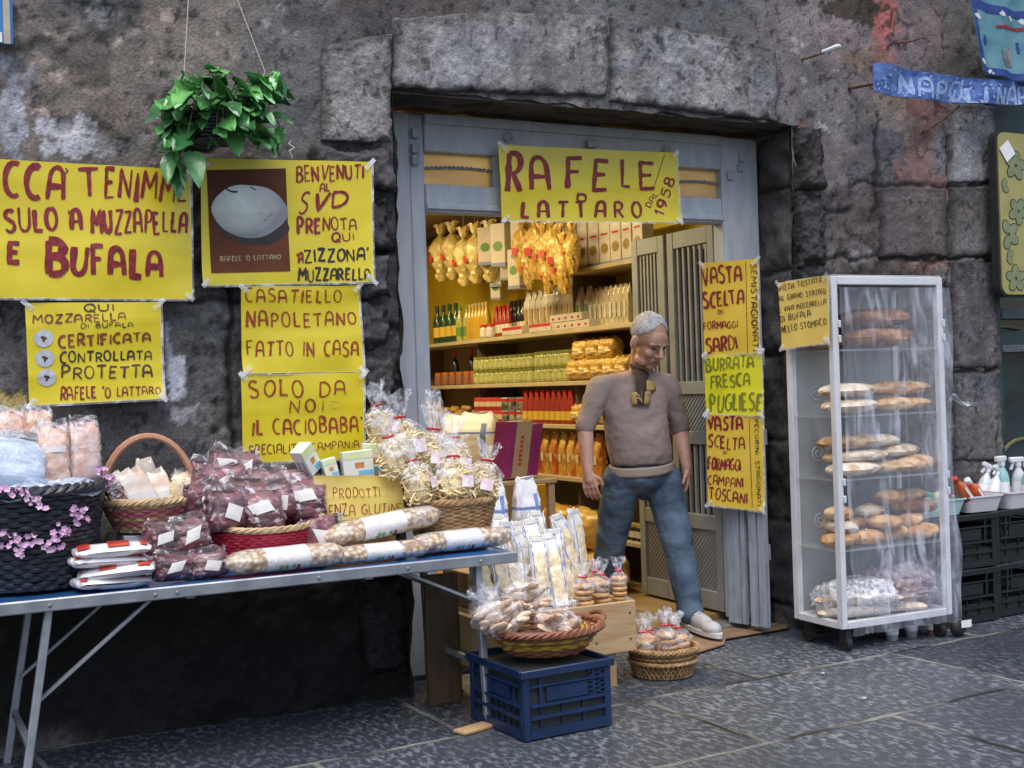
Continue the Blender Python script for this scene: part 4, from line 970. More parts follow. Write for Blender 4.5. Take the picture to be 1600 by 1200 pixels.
M['wicker_red'] = pm('crimson_wicker', (.30,.008,.03), (.42,.03,.06), scale=30, rough=.5, bump=.3, bscale=90)
M['wicker_pink'] = pm('faded_red_wicker', (.40,.10,.13), (.50,.22,.18), scale=22, rough=.55, bump=.3, bscale=90)
M['wicker_brown'] = pm('red_brown_wicker', (.17,.06,.03), (.28,.10,.05), scale=30, rough=.5, bump=.3, bscale=90)
M['wicker_yellow'] = pm('yellow_wicker', (.50,.33,.04), (.42,.27,.03), scale=30, rough=.5, bump=.3, bscale=90)
M['pasta'] = pm('egg_pasta', (.84,.71,.42), (.74,.57,.28), scale=18, rough=.5, vary=.08)
M['pasta_pale'] = pm('pale_pasta', (.80,.68,.44), (.70,.55,.30), scale=30, rough=.5)
M['biscuit'] = pm('baked_biscuit', (.48,.25,.10), (.62,.38,.18), scale=24, rough=.75, bump=.4, bscale=60, vary=.12)
M['sugar'] = pm('sugared_biscuit', (.58,.38,.24), (.74,.60,.46), scale=18, rough=.75, bump=.3, bscale=50, vary=.1)
M['ribbon'] = pm('red_ribbon', (.45,.02,.03), rough=.4)
M['orange_goods'] = pm('orange_biscuits_in_film', (.56,.27,.15), (.80,.56,.42), scale=16, rough=.4, coat=1.0, coatr=.1, coatbump=.5, stretch=(1,1,2.2), vary=.06)
M['pink_goods'] = pm('pink_biscuits_in_film', (.66,.36,.27), (.80,.60,.52), scale=16, rough=.4, coat=1.0, coatr=.1, coatbump=.5, stretch=(3,1,.5))

def weave(mb, prof, rows, n=72, stakes=24, sx=1.0, sy=1.0, r=.007, amp=.006, mats=(0,), wob=0.0, seed=0, squash=1.0):
    """rings of wicker woven in and out round a profile r(t), z(t)"""
    for k in range(rows):
        t = (k+.5)/rows; R_, z = prof(t); pts = []
        for i in range(n):
            a = 2*math.pi*i/n; q = R_+amp*math.sin(stakes*a/2*1.0+math.pi*(k % 2)); 
            pts.append((q*sx*math.cos(a), q*sy*math.sin(a), z+wob*(n1(math.cos(a)*2+k, math.sin(a)*2, seed)-.5)))
        mb.tube(pts, r, 5, mats[k % len(mats)] if not callable(mats) else mats(k), cap=False, closed=True)
def liner(mb, prof, sx=1, sy=1, n=40, mi=0, inset=.006):
    mb.lathe([(max(prof(t)[0]-inset, .001), prof(t)[1]) for t in (0,.25,.5,.75,1)], n, mi=mi, cap=False, sx=sx, sy=sy)
    R0, z0 = prof(0); mb.lathe([(R0-inset, z0+.002), (.001, z0+.003)], n, mi=mi, cap=False, sx=sx, sy=sy)
def rim(mb, R_, z, r, sx=1, sy=1, mi=0, twist=30, n=84):
    for ph in (0, 2.1, 4.2):
        mb.tube([((R_+.5*r*math.cos(twist*2*math.pi*i/n/2+ph))*sx*math.cos(2*math.pi*i/n), (R_+.5*r*math.cos(twist*2*math.pi*i/n/2+ph))*sy*math.sin(2*math.pi*i/n), z+.5*r*math.sin(twist*2*math.pi*i/n/2+ph)) for i in range(n)], r*.62, 5, mi, cap=False, closed=True)

# ================================================================ TRESTLE TABLE
M['blue_top'] = pm('blue_laminate', (.02,.09,.26), (.03,.13,.34), scale=5, rough=.22, coat=.4)
M['alu'] = pm('dull_aluminium', (.34,.36,.39), (.24,.26,.29), scale=14, rough=.42, metal=.55, bump=.06, bscale=60)
TZ = .655
tb = thing('market_table', 'long folding market table with blue top and dull metal legs', 'table', (1.0,-.34,0))
X0, X1, Y0, Y1 = -.42, 2.205, -.645, -.075
m = MB(); m.box((X0+.004,Y0+.004,TZ-.02), (X1-.004,Y1-.004,TZ-.002), bev=.003); m.build('tabletop', M['blue_top'], tb)
m = MB()
m.box((X0,Y0,TZ-.042), (X1,Y0+.022,TZ-.0), bev=.004); m.box((X0,Y1-.022,TZ-.042), (X1,Y1,TZ-.0), bev=.004)
m.box((X1-.022,Y0+.022,TZ-.042), (X1,Y1-.022,TZ-.0), bev=.004); m.box((X0,Y0+.022,TZ-.042), (X0+.022,Y1-.022,TZ-.0), bev=.004)
for x in (.3,.95,1.6): m.box((x-.015,Y0+.022,TZ-.05), (x+.015,Y1-.022,TZ-.021))
m.build('edge_frame', M['alu'], tb)
def leg(top, bot, nm='leg'):
    m = MB(); m.bar(top, bot, .032, .026, bev=.004); return m.build(nm, M['alu'], tb)
lfx, lfb = at(76,945,Y=Y0+.03).x, at(46,1240,Z=0).x
yf, yb = Y0+.035, Y1-.035
leg((lfx,yf,TZ-.04), (lfx-.10,yf-.02,0)); leg((lfx+.0,yb,TZ-.04), (lfx-.10,yb+.0,0))
rtx = at(746,872,Y=Y0+.03).x; rbx = at(764,1132,Z=0).x
leg((rtx,yf,TZ-.04), (rbx,yf,0.012)); leg((rtx-.015,yb,TZ-.04), (rbx-.02,yb,0))
for y in (yf+.02, yb-.02):
    m = MB(); m.bar((lfx-.045,y,.31), (lfx+.335,y,TZ-.04), .02, .012, bev=.002); m.build('brace', M['alu'], tb)
    m = MB(); m.bar((rtx+.03,y,.46), (rtx-.30,y,TZ-.04), .02, .012, bev=.002); m.build('brace', M['alu'], tb)
for zz, xx in ((.22,rtx+.035),(.47,rtx+.012)):
    m = MB(); m.bar((xx,yf+.02,zz), (xx-.01,yb-.02,zz), .022, .022, bev=.003); m.build('crossbar', M['alu'], tb)
m = MB(); m.bar((lfx-.07,yf+.02,.18), (lfx-.07,yb-.02,.18), .022, .022, bev=.003); m.build('crossbar', M['alu'], tb)
m = MB()
for x in (lfx+.0, lfx+.335, rtx, rtx-.30, .9, 1.4): m.ell((x,Y0-.002,TZ-.022), (.007,.004,.007), n=8)
m.build('rivets', M['iron'], tb)
M['pine'] = pm('pale_pine', (.50,.34,.18), (.40,.255,.12), scale=5, rough=.6, bump=.1, stretch=(1,8,8))
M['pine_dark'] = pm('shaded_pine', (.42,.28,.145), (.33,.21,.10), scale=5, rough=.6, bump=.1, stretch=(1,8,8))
w = at(748,1137,Z=.006); t = thing('wooden_wedge', 'thin wooden wedge under the table leg beside the blue crate', 'wedge', (w.x,w.y,0))
m = MB(); m.obox((w.x-.02,w.y+.0,.0065), Vector((.96,.28,0)), Vector((-.28,.96,0)), Vector((0,0,1)), (.075,.035,.006), 0, .002); m.build('board', M['pine'], t)

# ---- big dark basket with flowers
c = at(46,900,Y=-.335); c.z = TZ
t = thing('wicker_basket', 'large black wicker basket hung with pink blossom at the end of the table', 'basket', c, 'baskets on the market table')
prof = lambda t_: (.195+.055*t_, .012+.33*t_)
m = MB(); weave(m, prof, 21, n=96, stakes=46, r=.0095, amp=.006, seed=2, wob=.004); liner(m, prof, inset=.012); m.xf(Matrix.Translation(c)); m.build('weave', M['wicker_dark'], t)
m = MB(); rim(m, .255, .345, .020); m.xf(Matrix.Translation(c)); m.build('rim', M['wicker_dark'], t)
M['blossom'] = pm('pink_blossom', (.62,.34,.55), (.74,.50,.66), scale=20, rough=.6, sss=.0, vary=.1)
M['twig'] = pm('dark_twig', (.10,.05,.06), rough=.7)
def on_basket(px, py, out=.02):
    # point on the front of the basket seen at this pixel
    d = (at(px, py, Y=-1)-CAM).normalized(); bst = None
    for i in range(400):
        p = CAM+d*(3.2+i*.005); tt = (p.z-TZ-.012)/.33; r_ = .195+.055*min(max(tt, 0), 1.05)+out
        if (p.x-c.x)**2+(p.y-c.y)**2 < r_*r_: return p
    return at(px, py, Y=c.y-.2)
fl = MB(); tw = MB(); fr = random.Random(3)
sprays = [[(3,765),(14,770),(25,768),(38,772),(48,780),(58,782),(66,792)], [(8,838),(22,848),(28,842),(36,856),(44,850),(50,842),(30,862)], [(70,852),(80,855),(84,838),(92,848),(98,832),(104,834),(96,824)], [(112,800),(118,812),(124,806),(132,808),(120,796),(130,800)], [(158,738),(164,746),(166,754),(170,742)], [(-10,852),(-4,860)]]
for sp in sprays:
    pp = [on_basket(x, y) for x, y in sp]
    tw.tube([p+Vector((0,.012,0)) for p in pp], .0025, 5)
    for p in pp:
        for k in range(4):
            q = p+Vector((fr.uniform(-.016,.016), fr.uniform(-.012,.006), fr.uniform(-.016,.016)))
            nrm = Vector((fr.uniform(-.7,.7), -1, fr.uniform(-.4,.7))).normalized(); a1 = nrm.orthogonal().normalized(); a2 = nrm.cross(a1); r_ = fr.uniform(.007,.012)
            for j in range(5):
                a = 2*math.pi*j/5+k; e1 = a1*math.cos(a)+a2*math.sin(a); e2 = a2*math.cos(a)-a1*math.sin(a)
                fl.add([q, q+e1*r_*.6+e2*r_*.5+nrm*.003, q+e1*r_*1.15+nrm*.006, q+e1*r_*.6-e2*r_*.5+nrm*.003], [(0,1,2,3)])
tw.build('twig', M['twig'], t); fl.build('blossom', M['blossom'], t, smooth=False)
def gusset(name, label, w, h, th, mat, seed, labels=(), group=None, cat='bag', film_=True, kind='seal', extra=None):
    t = thing(name, label, cat, (0,0,0), group)
    m = MB(); pillow(m, w, h, th, seed, kind=kind, crink=.005); m.build('contents', mat, t)
    if film_: m = MB(); pillow(m, w*1.06, h*1.12, th*1.05, seed+.5, kind=kind, crink=.008); m.build('film', M['film'], t)
    for (x, z, lw, lh) in labels:
        m = MB(); m.surf(lambda u, v: (x+lw*(u-.5), -th*.5*(.98-.5*abs((x+lw*(u-.5))/(w*.5))**3)*max(.25, 1-abs(2*(z+lh*(v-.5))/h-1)**3.2)**.6-.006, z+lh*(v-.5)), 6, 5)
        m.build('label', M['label'], t)
    return t
tops = c+Vector((0,0,.27))
g1 = Stock(gusset('biscuit_bag', '', .10, .21, .065, M['orange_goods'], 3, labels=((0,.135,.075,.022),), group='bags in the black basket'))
for (px, py, dy, rz, lb, sc) in ((86,731,-.06,-.1,'bag of orange biscuits with white bow label, upright in the black basket',1.0),(60,700,.08,.3,'bag of orange biscuits behind the bowed one in the black basket',.95),(18,702,.1,.1,'bag of orange biscuits furthest back in the black basket, by the photo edge',.95)):
    p = at(px, py+8, Y=c.y+dy); g1.put((p.x, p.y, p.z-.055), (R(-6),R(rz*10),rz), sc, lb, 'bags in the black basket')
g2 = gusset('biscuit_bag', 'bag of pale pink striped biscuits at the rim of the black basket', .105, .20, .07, M['pink_goods'], 6, group='bags in the black basket'); p = at(131,732,Y=c.y-.03); place(g2, (p.x,p.y,p.z-.045), (R(-6),R(3),.2))
M['bluewhite'] = pm('blue_white_film_goods', (.62,.70,.82), (.30,.38,.50), scale=9, rough=.25, coat=1.0, coatbump=.7, bump=.5, bscale=16, stretch=(1,1,2.5))
g3 = gusset('biscuit_bag', 'bluish clear bag slumped over the rim of the black basket', .22, .19, .10, M['bluewhite'], 9, group='bags in the black basket'); p = at(14,736,Y=c.y-.12); place(g3, (p.x,p.y,p.z-.055), (R(-30),R(14),.1))
tt = thing('film_sheet', 'crumpled bluish film spread over the top of the black basket', 'plastic sheet', c+Vector((0,0,.34)))
m = MB(); m.surf(lambda u, v: (c.x+(.05+.215*v)*math.cos(2*math.pi*u), c.y+(.05+.215*v)*math.sin(2*math.pi*u), TZ+.375-.05*v**3+.035*(n1(u*24, v*5+2, 4)-.5)+.02*(n1(u*50, v*11, 7)-.5)), 90, 14, cu=True); m.build('film', M['film_blue'], tt)

# ---- white box, basket with a hoop handle
bx = at(246,870,Y=-.33); zbk = at(240,829,Y=-.25).z-.004; t = thing('white_box', 'plain white cardboard box propping up the hoop handled basket', 'box', (bx.x,bx.y,TZ))
m = MB(); m.box((bx.x-.115,bx.y,TZ+.001), (bx.x+.10,bx.y+.17,zbk), bev=.003); m.build('carton', pm('lilac_white_card', (.62,.58,.66), (.55,.52,.6), scale=4, rough=.6), t)
hc = Vector((bx.x-.005, bx.y+.09, zbk+.002))
t = thing('wicker_basket', 'round red banded basket with a tall hoop handle, on the white box', 'basket', hc, 'baskets on the market table')
prof = lambda t_: (.115+.05*t_, .008+.10*t_)
m = MB(); weave(m, prof, 9, n=84, stakes=36, r=.0078, amp=.005, mats=lambda k: 1 if k in (2,3,5,6,7) else 0); liner(m, prof); m.xf(Matrix.Translation(hc)); m.build('weave', [M['wicker_pale'], M['wicker_pink']], t)
m = MB(); rim(m, .168, .118, .016); m.xf(Matrix.Translation(hc)); m.build('rim', M['wicker_pale'], t)
m = MB()
for o_ in (-.008,.008): m.tube([(hc.x+.165*math.cos(R(a)), hc.y+o_-.02*math.cos(R(a)), hc.z+.115+.235*math.sin(R(a))) for a in range(0,181,9)], .0115, 6)
m.build('handle', pm('rosy_wicker', (.50,.27,.16), (.46,.20,.13), scale=12, rough=.5), t)
g4 = thing('snack_packet', 'pale snack packet in the hoop handled basket', 'packet', group='packets in the hoop handled basket')
m = MB(); pillow(m, .075, .20, .03, 4, crink=.004); m.build('wrapper', pm('cream_wrapper', (.78,.70,.60), (.70,.48,.34), scale=9, rough=.3, coat=.8, coatbump=.4, vary=.1, lo=.5, hi=.7), g4)
m = MB(); m.box((-.03,-.0185,.06), (.03,-.0165,.11)); m.build('label', M['label'], g4)
st = Stock(g4)
for k, (dx, dy, ry, rz, l) in enumerate(((-.09,-.06,-24,.2,'palest packet leaning left against the hoop handle'),(-.045,-.07,-26,.1,'slim packet leaning left, second from the hoop handle'),(-.005,-.075,-28,0,'slim packet leaning left in the middle of the hooped basket'),(.0,.05,-4,.4,'upright packet standing at the back of the hooped basket'),(.045,-.05,-20,-.2,'packet lying back at the right of the hooped basket'))):
    st.put((hc.x+dx+.03, hc.y+dy+.02, hc.z+.05), (R(-10),R(ry),rz), (1,1,.9+.05*k % .2), l, 'packets in the hoop handled basket')
g5 = gusset('snack_packet', 'plump clear packet of golden snacks by the hooped handle', .10, .13, .06, M['pasta'], 8, group='packets in the hoop handled basket'); place(g5, (hc.x+.10, hc.y-.03, hc.z+.075), (R(-12),R(14),-.3))
g6 = gusset('snack_packet', 'packet of red snacks low in the hooped basket', .06, .09, .04, M['tomato'], 12, group='packets in the hoop handled basket'); place(g6, (hc.x-.115, hc.y-.075, hc.z+.09), (R(-10),R(-12),.3))

# ---- four red and white bags
M['redwhite'] = pm('red_white_wrapper', (.80,.78,.78), (.55,.05,.03), scale=7, rough=.35, coat=.6, coatbump=.3, lo=.52, hi=.58, stretch=(.8,1,1), detail=1.5, vary=.05)
M['white_wrap'] = pm('white_plastic_wrapper', (.78,.77,.78), (.7,.69,.7), scale=8, rough=.35, coat=.6, coatbump=.3)
base = at(182,900,Y=-.60); base.z = TZ
def flat_bag(seed, w=.25, d=.15, h=.042):
    t = thing('flour_packet', '', 'packet', group='stacked red and white packets')
    m = MB(); pillow(m, w, d, h, seed, crink=.004, nu=36, nv=18, mfun=lambda u, v: 0); m.xf(rotm(R(-90),0,0)); m.xf(Matrix.Translation((0,-d/2,h/2))); m.build('wrapper', M['white_wrap'], t)
    m = MB()
    o_ = (seed % 4)*.017-.02
    for (x0, x1, mt) in ((-.115,-.088+o_,0),(-.03+o_,.035+o_*1.5,0),(.085+o_*.5,.115,0)):
        def band(u, v, x0=x0, x1=x1):
            x = x0+(x1-x0)*u+.012*(v-.5); yy = -d/2+.012+(d*.62)*v; e = 1-abs(2*((yy+d/2)/d)-1)**3.2
            return (x, yy, h*.5*(1+(1-.45*abs(x/(w*.5))**4)*max(.0, e)**.6)+.0052)
        m.surf(band, 4, 10)
    def face(u, v):
        x = -.09+.18*u; return (x, -d/2-.001+.010*abs(u-.5), h*.5+.010*(v-.5))
    m.build('red_print', pm('red_packet_print', (.50,.035,.025), (.58,.08,.05), scale=20, rough=.35, coat=.5), t)
    return t
for k, l in enumerate(('red and white packet at the bottom of its stack', 'red and white packet second from the bottom of its stack', 'red and white packet second from the top of its stack', 'white packet with a red swirl, topmost of its stack')):
    q = flat_bag(k*3+1); place(q, (base.x+(-.01,.012,-.02,-.005)[k], base.y+.06+(.0,-.012,.008,.0)[k], TZ+.001+.036*k), (0,R((3,-4,3,0)[k]),R((9,-10,6,2)[k])), label=l)

# ---- sun-dried tomatoes
def tomato_bag(seed, w=.125, h=.125, th=.08, lab=(0,.065,.055,.05)):
    t = thing('tomato_bag', '', 'bag', group='bags of sun dried tomatoes')
    m = MB(); pillow(m, w, h, th, seed, crink=.006, nu=34, nv=20, sq=.45); m.build('contents', M['tomato'], t)
    m = MB(); x, z, lw, lh = lab
    m.surf(lambda u, v: (x+lw*(u-.5)+(.02*math.sin(seed*1.7))*(v-.5), -th*.5*(1-.25*abs((x+lw*(u-.5))/(w*.5))**2)*max(.3, 1-abs(2*(z+lh*(v-.5))/h-1)**3.2)**.6-.0075, z+lh*(v-.5)+.018*math.sin(seed*2.3)*(u-.5)), 7, 6); m.build('label', M['label'], t)
    m = MB(); pillow(m, w*1.03, h*1.16, th*1.04, seed+2.2, crink=.008, nu=32, nv=20, sq=.45); m.build('film', M['film_tomato'], t)
    return t
M['film_tomato'] = film('creased_sheen_film', alpha=.12, tint=(.95,.90,.97), rough=.10, scale=13, white=.85, lo=.53, hi=.70, bump=.7)  # highlights on the bags painted as white patches in the film
tst = [Stock(tomato_bag(1)), Stock(tomato_bag(5, lab=(.012,.055,.05,.045))), Stock(tomato_bag(9, .135, .115, .085, (-.02,.06,.06,.04))), Stock(tomato_bag(14, .12, .13, .09, (-.012,.078,.066,.034))), Stock(tomato_bag(17, .13, .12, .08, (.022,.04,.042,.05)))]
G_T = 'bags of sun dried tomatoes'
# the small heap on the table
fz = T(300,905); 
for k, (px, py, dz, rz, ry, l) in enumerate(((268,910,0,.25,4,'bag of dark dried tomatoes flat on the table beside the red and white packets'),(328,903,0,-.1,-5,'bag of dark dried tomatoes flat on the table touching the chickpeas'),(258,882,.085,.35,5,'bag of dark dried tomatoes on the small heap, under the hooped basket'),(303,872,.085,.1,-8,'bag of dark dried tomatoes on the small heap, under the red boat basket'))):
    p = at(px, py, Y=-.55+(.05 if dz else 0)); tst[k % 3].put((p.x, p.y, TZ+.004+dz), (R(-12 if dz else -8),R(ry),rz), (1,1,.72 if not dz else .92), l, G_T)
# red boat basket
rc = at(414,865,Y=-.36); rc.z = TZ
t = thing('wicker_basket', 'low crimson boat shaped basket heaped with bags of dried tomatoes', 'basket', rc, 'baskets on the market table')
HB = at(412,830,Y=-.50).z-TZ-.012; prof = lambda t_: (.175+.035*t_, .008+HB*t_)
SXB, SYB = 1.04, .62
m = MB(); weave(m, prof, 12, n=90, stakes=60, sx=SXB, sy=SYB, r=.0062, amp=.003); liner(m, prof, SXB, SYB); m.xf(Matrix.Translation(rc)); m.build('weave', M['wicker_red'], t)
m = MB(); n_ = 84
for ph in (0,2.1,4.2): m.tube([((.214+.006*math.cos(15*6.283*i/n_+ph))*SXB*math.cos(6.2832*i/n_), (.214+.006*math.cos(15*6.283*i/n_+ph))*SYB*math.sin(6.2832*i/n_), HB+.012+.006*math.sin(15*6.283*i/n_+ph)+.032*abs(math.cos(6.2832*i/n_))**3) for i in range(n_)], .0078, 5, cap=False, closed=True)
m.xf(Matrix.Translation(rc)); m.build('rim', M['wicker_pale'], t)
heap = [ # px, py of the bag foot, depth behind the basket's front, rz, ry
 (352,822,.02,.2,5,'front, nearest the hooped basket'), (415,826,.02,-.1,-3,'front, just above the plaited rim'), (470,838,.03,-.3,80,'front, lying on its side beside the yellow box'),
 (330,792,.10,.5,-10,'second row, leaning on the hooped basket'), (385,792,.09,.1,6,'second row, with the big white label'), (437,800,.10,-.2,-12,'second row, above the lying bag'), (478,800,.10,-.2,4,'second row, closest to the yellow box'),
 (322,760,.18,.3,14,'third row, beside the hoop handle'), (362,758,.17,.1,-8,'third row, middle'), (410,765,.19,-.1,10,'third row, under the SOLO DA NOI sheet edge'), (458,768,.18,-.3,-4,'third row, under the SPECIALITA lettering'), (345,735,.24,.1,20,'back row against the stone wall'), (392,738,.24,-.2,-16,'back row, topmost by the sign')]
for k, (px, py, dy, rz, ry, l) in enumerate(heap):
    py = py+(826-py)*.26 if py < 826 else py; p = at(px, py, Y=rc.y-.10+dy); tst[(k*2+1) % 5].put((p.x, p.y, max(TZ+.02, p.z-.02)), (R(-14),R(ry),rz), 1.16, 'dried tomato bag in the crimson basket, '+l, G_T)

# ---- chickpea tubes
def chickpea(label, p, q, z, r=.05, yoff=0):
    a, b_ = at(*p, Y=yoff), at(*q, Y=yoff+.03); tilt = max(0.0, (a.z*0+((p[1]-q[1])-.105*(q[0]-p[0]))/430)) if z > TZ+.01 else 0.0; a.z = b_.z = 0; d = (b_-a); L = d.length; d.normalize(); sd = Vector((-d.y, d.x, 0))
    t = thing('chickpea_bag', label, 'bag', (a+b_)/2+Vector((0,0,z)), 'long bags of chickpeas')
    m = MB()
    def tube(m, t0, t1, k, n=24, nv=26, mi=0):
        def fn(u, v):
            s_ = t0+(t1-t0)*v; e = max(.12, 1-abs(2*s_-1)**9)**.5; th = 6.28318*u
            rr = r*e*k*(1+.10*(n1(math.cos(th)+s_*7, math.sin(th)+3, 5)-.5))
            hh = .9 if e > .5 else .9*e/.5+.1
            return a+d*(L*s_)+sd*(rr*1.12*math.cos(th))+Vector((0,0,tilt*s_+z+r*.88+rr*.86*math.sin(th)*hh))
        m.surf(fn, n, nv, mi, cu=True)
    tube(m, 0, 1, 1.0); m.build('contents', M['chickpea'], t)
    m = MB(); tube(m, .30, .66, 1.035, nv=10); lb = m.build('label', M['label'], t)
    m = MB(); 
    for s_, hh, mi in ((.42,.5,0),(.46,.35,0),(.56,.55,1),(.52,.25,0)):
        def mark(u, v, s_=s_, hh=hh):
            th = math.pi*(1.5-.30)+(math.pi*.42*hh)*v-.25; return a+d*(L*(s_+.012*(u-.5)*2))-sd*(r*1.12*1.06*math.cos(math.pi-th) if False else r*1.12*1.07*abs(math.cos(th-math.pi)))+Vector((0,0,tilt*s_+z+r*.88+r*.86*1.07*math.sin(th)*.9))
        m.surf(mark, 2, 6, mi)
    m.build('label_print', [pm('green_print', (.10,.30,.14), rough=.5), M['ink_red']], lb)
    m = MB(); tube(m, -.02, 1.02, 1.05, nv=22); m.build('film', M['film'], t)
    return t
chickpea('long bag of chickpeas at the table edge in front of the crimson basket', (352,880), (537,865), TZ, r=.055, yoff=-.585)
chickpea('short bag of chickpeas at the table edge, middle of the three front ones', (520,870), (670,858), TZ, r=.042, yoff=-.56)
chickpea('long bag of chickpeas at the far end of the table edge', (640,850), (796,842), TZ, r=.051, yoff=-.50)
chickpea('long bag of chickpeas lying on top of two others before the yellow box', (506,842), (684,800), TZ+.048, r=.056, yoff=-.48)

# ---- gluten-free box with cartons
yb_ = at(562,815,Y=-.36); yb_.z = TZ
t = thing('cardboard_box', 'yellow papered open box lettered PRODOTTI SENZA GLUTINE', 'box', (yb_.x,yb_.y,TZ))
ax_ = Vector((1,-.03,0)).normalized(); ay_ = Vector((.03,1,0)).normalized()
m = MB(); 
for sx_ in (-1,1): m.obox(yb_+ax_*(.145*sx_)+ay_*.075+Vector((0,0,.065)), ax_, ay_, Vector((0,0,1)), (.003,.07,.06))
m.obox(yb_+ay_*.145+Vector((0,0,.065)), ax_, ay_, Vector((0,0,1)), (.148,.003,.06)); m.obox(yb_+ay_*.075+Vector((0,0,.006)), ax_, ay_, Vector((0,0,1)), (.14,.068,.003)); m.build('tray', M['pine'], t)
YB = yb_.y
s = Sheet('', '', [(489,743),(626,743),(633,806),(499,816)], (YB-.004,)*4, M['sheet_pale'], wave=.006, seed=12, parent=t)
s.sheet.name = 'paper_front'
s.text("PRODOTTI", (519,778), (593,776), 16, 14, mat='ink_orange', w=.09, gap=.3); s.text("SENZA GLUTINE", (503,808), (628,801), 19, 14, mat='ink_orange', w=.08, gap=.25); s.stroke([(501,762),(505,768)], 1.3, 'ink_orange'); s.done()
M['carton_white'] = pm('white_carton', (.78,.78,.74), (.74,.76,.62), scale=6, rough=.35, coat=.4)
M['carton_print'] = pm('pale_green_print', (.62,.72,.30), (.74,.78,.55), scale=14, rough=.35)
M['carton_blue'] = pm('light_blue_print', (.20,.52,.72), rough=.35); M['carton_orange'] = pm('orange_print', (.75,.30,.06), (.5,.18,.06), scale=40, rough=.4)
M['carton_grey'] = pm('barcode_print', (.22,.22,.28), (.6,.6,.62), scale=70, rough=.4, stretch=(1,1,.02))
def carton(label, px, py, dy, w, h, d, rz, ry, rx=0):
    p = at(px, py, Y=YB+dy); t = thing('food_carton', label, 'carton', p, 'cartons in the yellow box')
    m = MB(); m.box((-w/2,0,0), (w/2,d,h), bev=.002); o = m.build('carton', M['carton_white'], None); o.parent = t
    for nm, mt, x0, z0, x1, z1 in (('green_band','carton_print',-.48,.70,.48,.96),('blue_band','carton_blue',-.02,.08,.46,.26),('printed_dish','carton_orange',-.12,.36,.18,.56)):
        m = MB(); m.box((w*x0,-.0012,h*z0), (w*x1,-.0005,h*z1)); q = m.build(nm, M[mt], None, smooth=False); q.parent = o
    m = MB(); m.box((-w/2-.0012,d*.2,h*.1), (-w/2-.0005,d*.8,h*.6)); q = m.build('barcode', M['carton_grey'], None, smooth=False); q.parent = o
    t.rotation_euler = (R(rx),R(ry),rz); return t
carton('white carton tilted on its corner above the yellow box', 497,736,.055, .072,.115,.06, .5,-34)
carton('small carton with a blue band beside the tilted one', 521,746,.02, .055,.075,.045, -.1,-14)
carton('wide white carton standing upright in the yellow box', 562,746,.035, .125,.105,.04, -.04,-3)
carton('tall yellow green carton behind the wide white one', 584,742,.09, .10,.125,.04, -.1,4)

# ---- wicker basket of fresh pasta
wc = at(706,825,Y=-.34); wc.z = TZ
t = thing('wicker_basket', 'deep tan wicker basket holding bags of dried pasta at the doorway end of the table', 'basket', wc, 'baskets on the market table')
prof = lambda t_: (.138+.047*t_, .008+.175*t_)
m = MB(); weave(m, prof, 22, n=90, stakes=34, r=.0062, amp=.006, seed=5, wob=.003, sx=1.0, sy=.72); liner(m, prof, 1, .72); m.xf(Matrix.Translation(wc)); m.build('weave', M['wicker_tan'], t)
m = MB(); rim(m, .188, .19, .015, 1, .72); m.xf(Matrix.Translation(wc)); m.build('rim', M['wicker_tan'], t)
m = MB(); m.tube([(wc.x+.17*math.cos(R(a)), wc.y-.10+.03*math.sin(R(a)), wc.z+.19+.075*math.sin(R(a))-.00*a) for a in range(95,181,8)], .007, 6); m.build('handle', M['wicker_tan'], t)
def pasta_bag(seed, w=.15, h=.26, th=.12, tie=.66):
    r_ = random.Random(seed); t = thing('pasta_bag', '', 'bag', group='bags of dried pasta')
    m = MB(); 
    for k in range(170):
        z = r_.uniform(.012, h*tie*.86); rr = min(1, .45+z/(h*.2))*(1 if z < h*tie*.55 else max(.3, 1-(z-h*tie*.55)/(h*tie*.45)*.75))
        a = r_.uniform(0, 6.28); rad = r_.uniform(.55, .96); cx, cy = w*.46*rr*rad*math.cos(a), th*.46*rr*rad*math.sin(a)
        dx = Vector((r_.uniform(-1,1), r_.uniform(-1,1), r_.uniform(-.7,.7))).normalized()*r_.uniform(.012,.026); cu = Vector((r_.uniform(-1,1), r_.uniform(-1,1), r_.uniform(-1,1)))*.007
        p = Vector((cx, cy, z)); m.tube([p-dx, p-dx*.3+cu, p+dx*.4+cu*.6, p+dx-cu*.5], .0034, 4)
    m.ell((0,0,h*tie*.40), (w*.36,th*.36,h*tie*.38), n=10); m.build('pasta', M['pasta'], t)
    m = MB(); pillow(m, w, h, th, seed, kind='tied', crink=.010, tie=tie, nu=36, nv=22); m.build('film', M['film'], t)
    m = MB(); m.tube([(.022*math.cos(6.283*i/12), .022*math.sin(6.283*i/12), h*tie) for i in range(12)], .004, 5, closed=True); m.build('tie', M['ribbon'], t)
    m = MB(); m.surf(lambda u, v: (.045*(u-.5)+.02, -th*.5*(1-.15*abs(u-.3))-.006, h*.28+.04*(v-.5)), 4, 3); m.build('label', pm('pink_white_label', (.78,.55,.62), (.8,.78,.78), scale=30, rough=.4, lo=.45, hi=.55), t)
    return t
pst = [Stock(pasta_bag(3)), Stock(pasta_bag(7, .165, .24, .13, .68)), Stock(pasta_bag(11, .14, .22, .12, .7))]
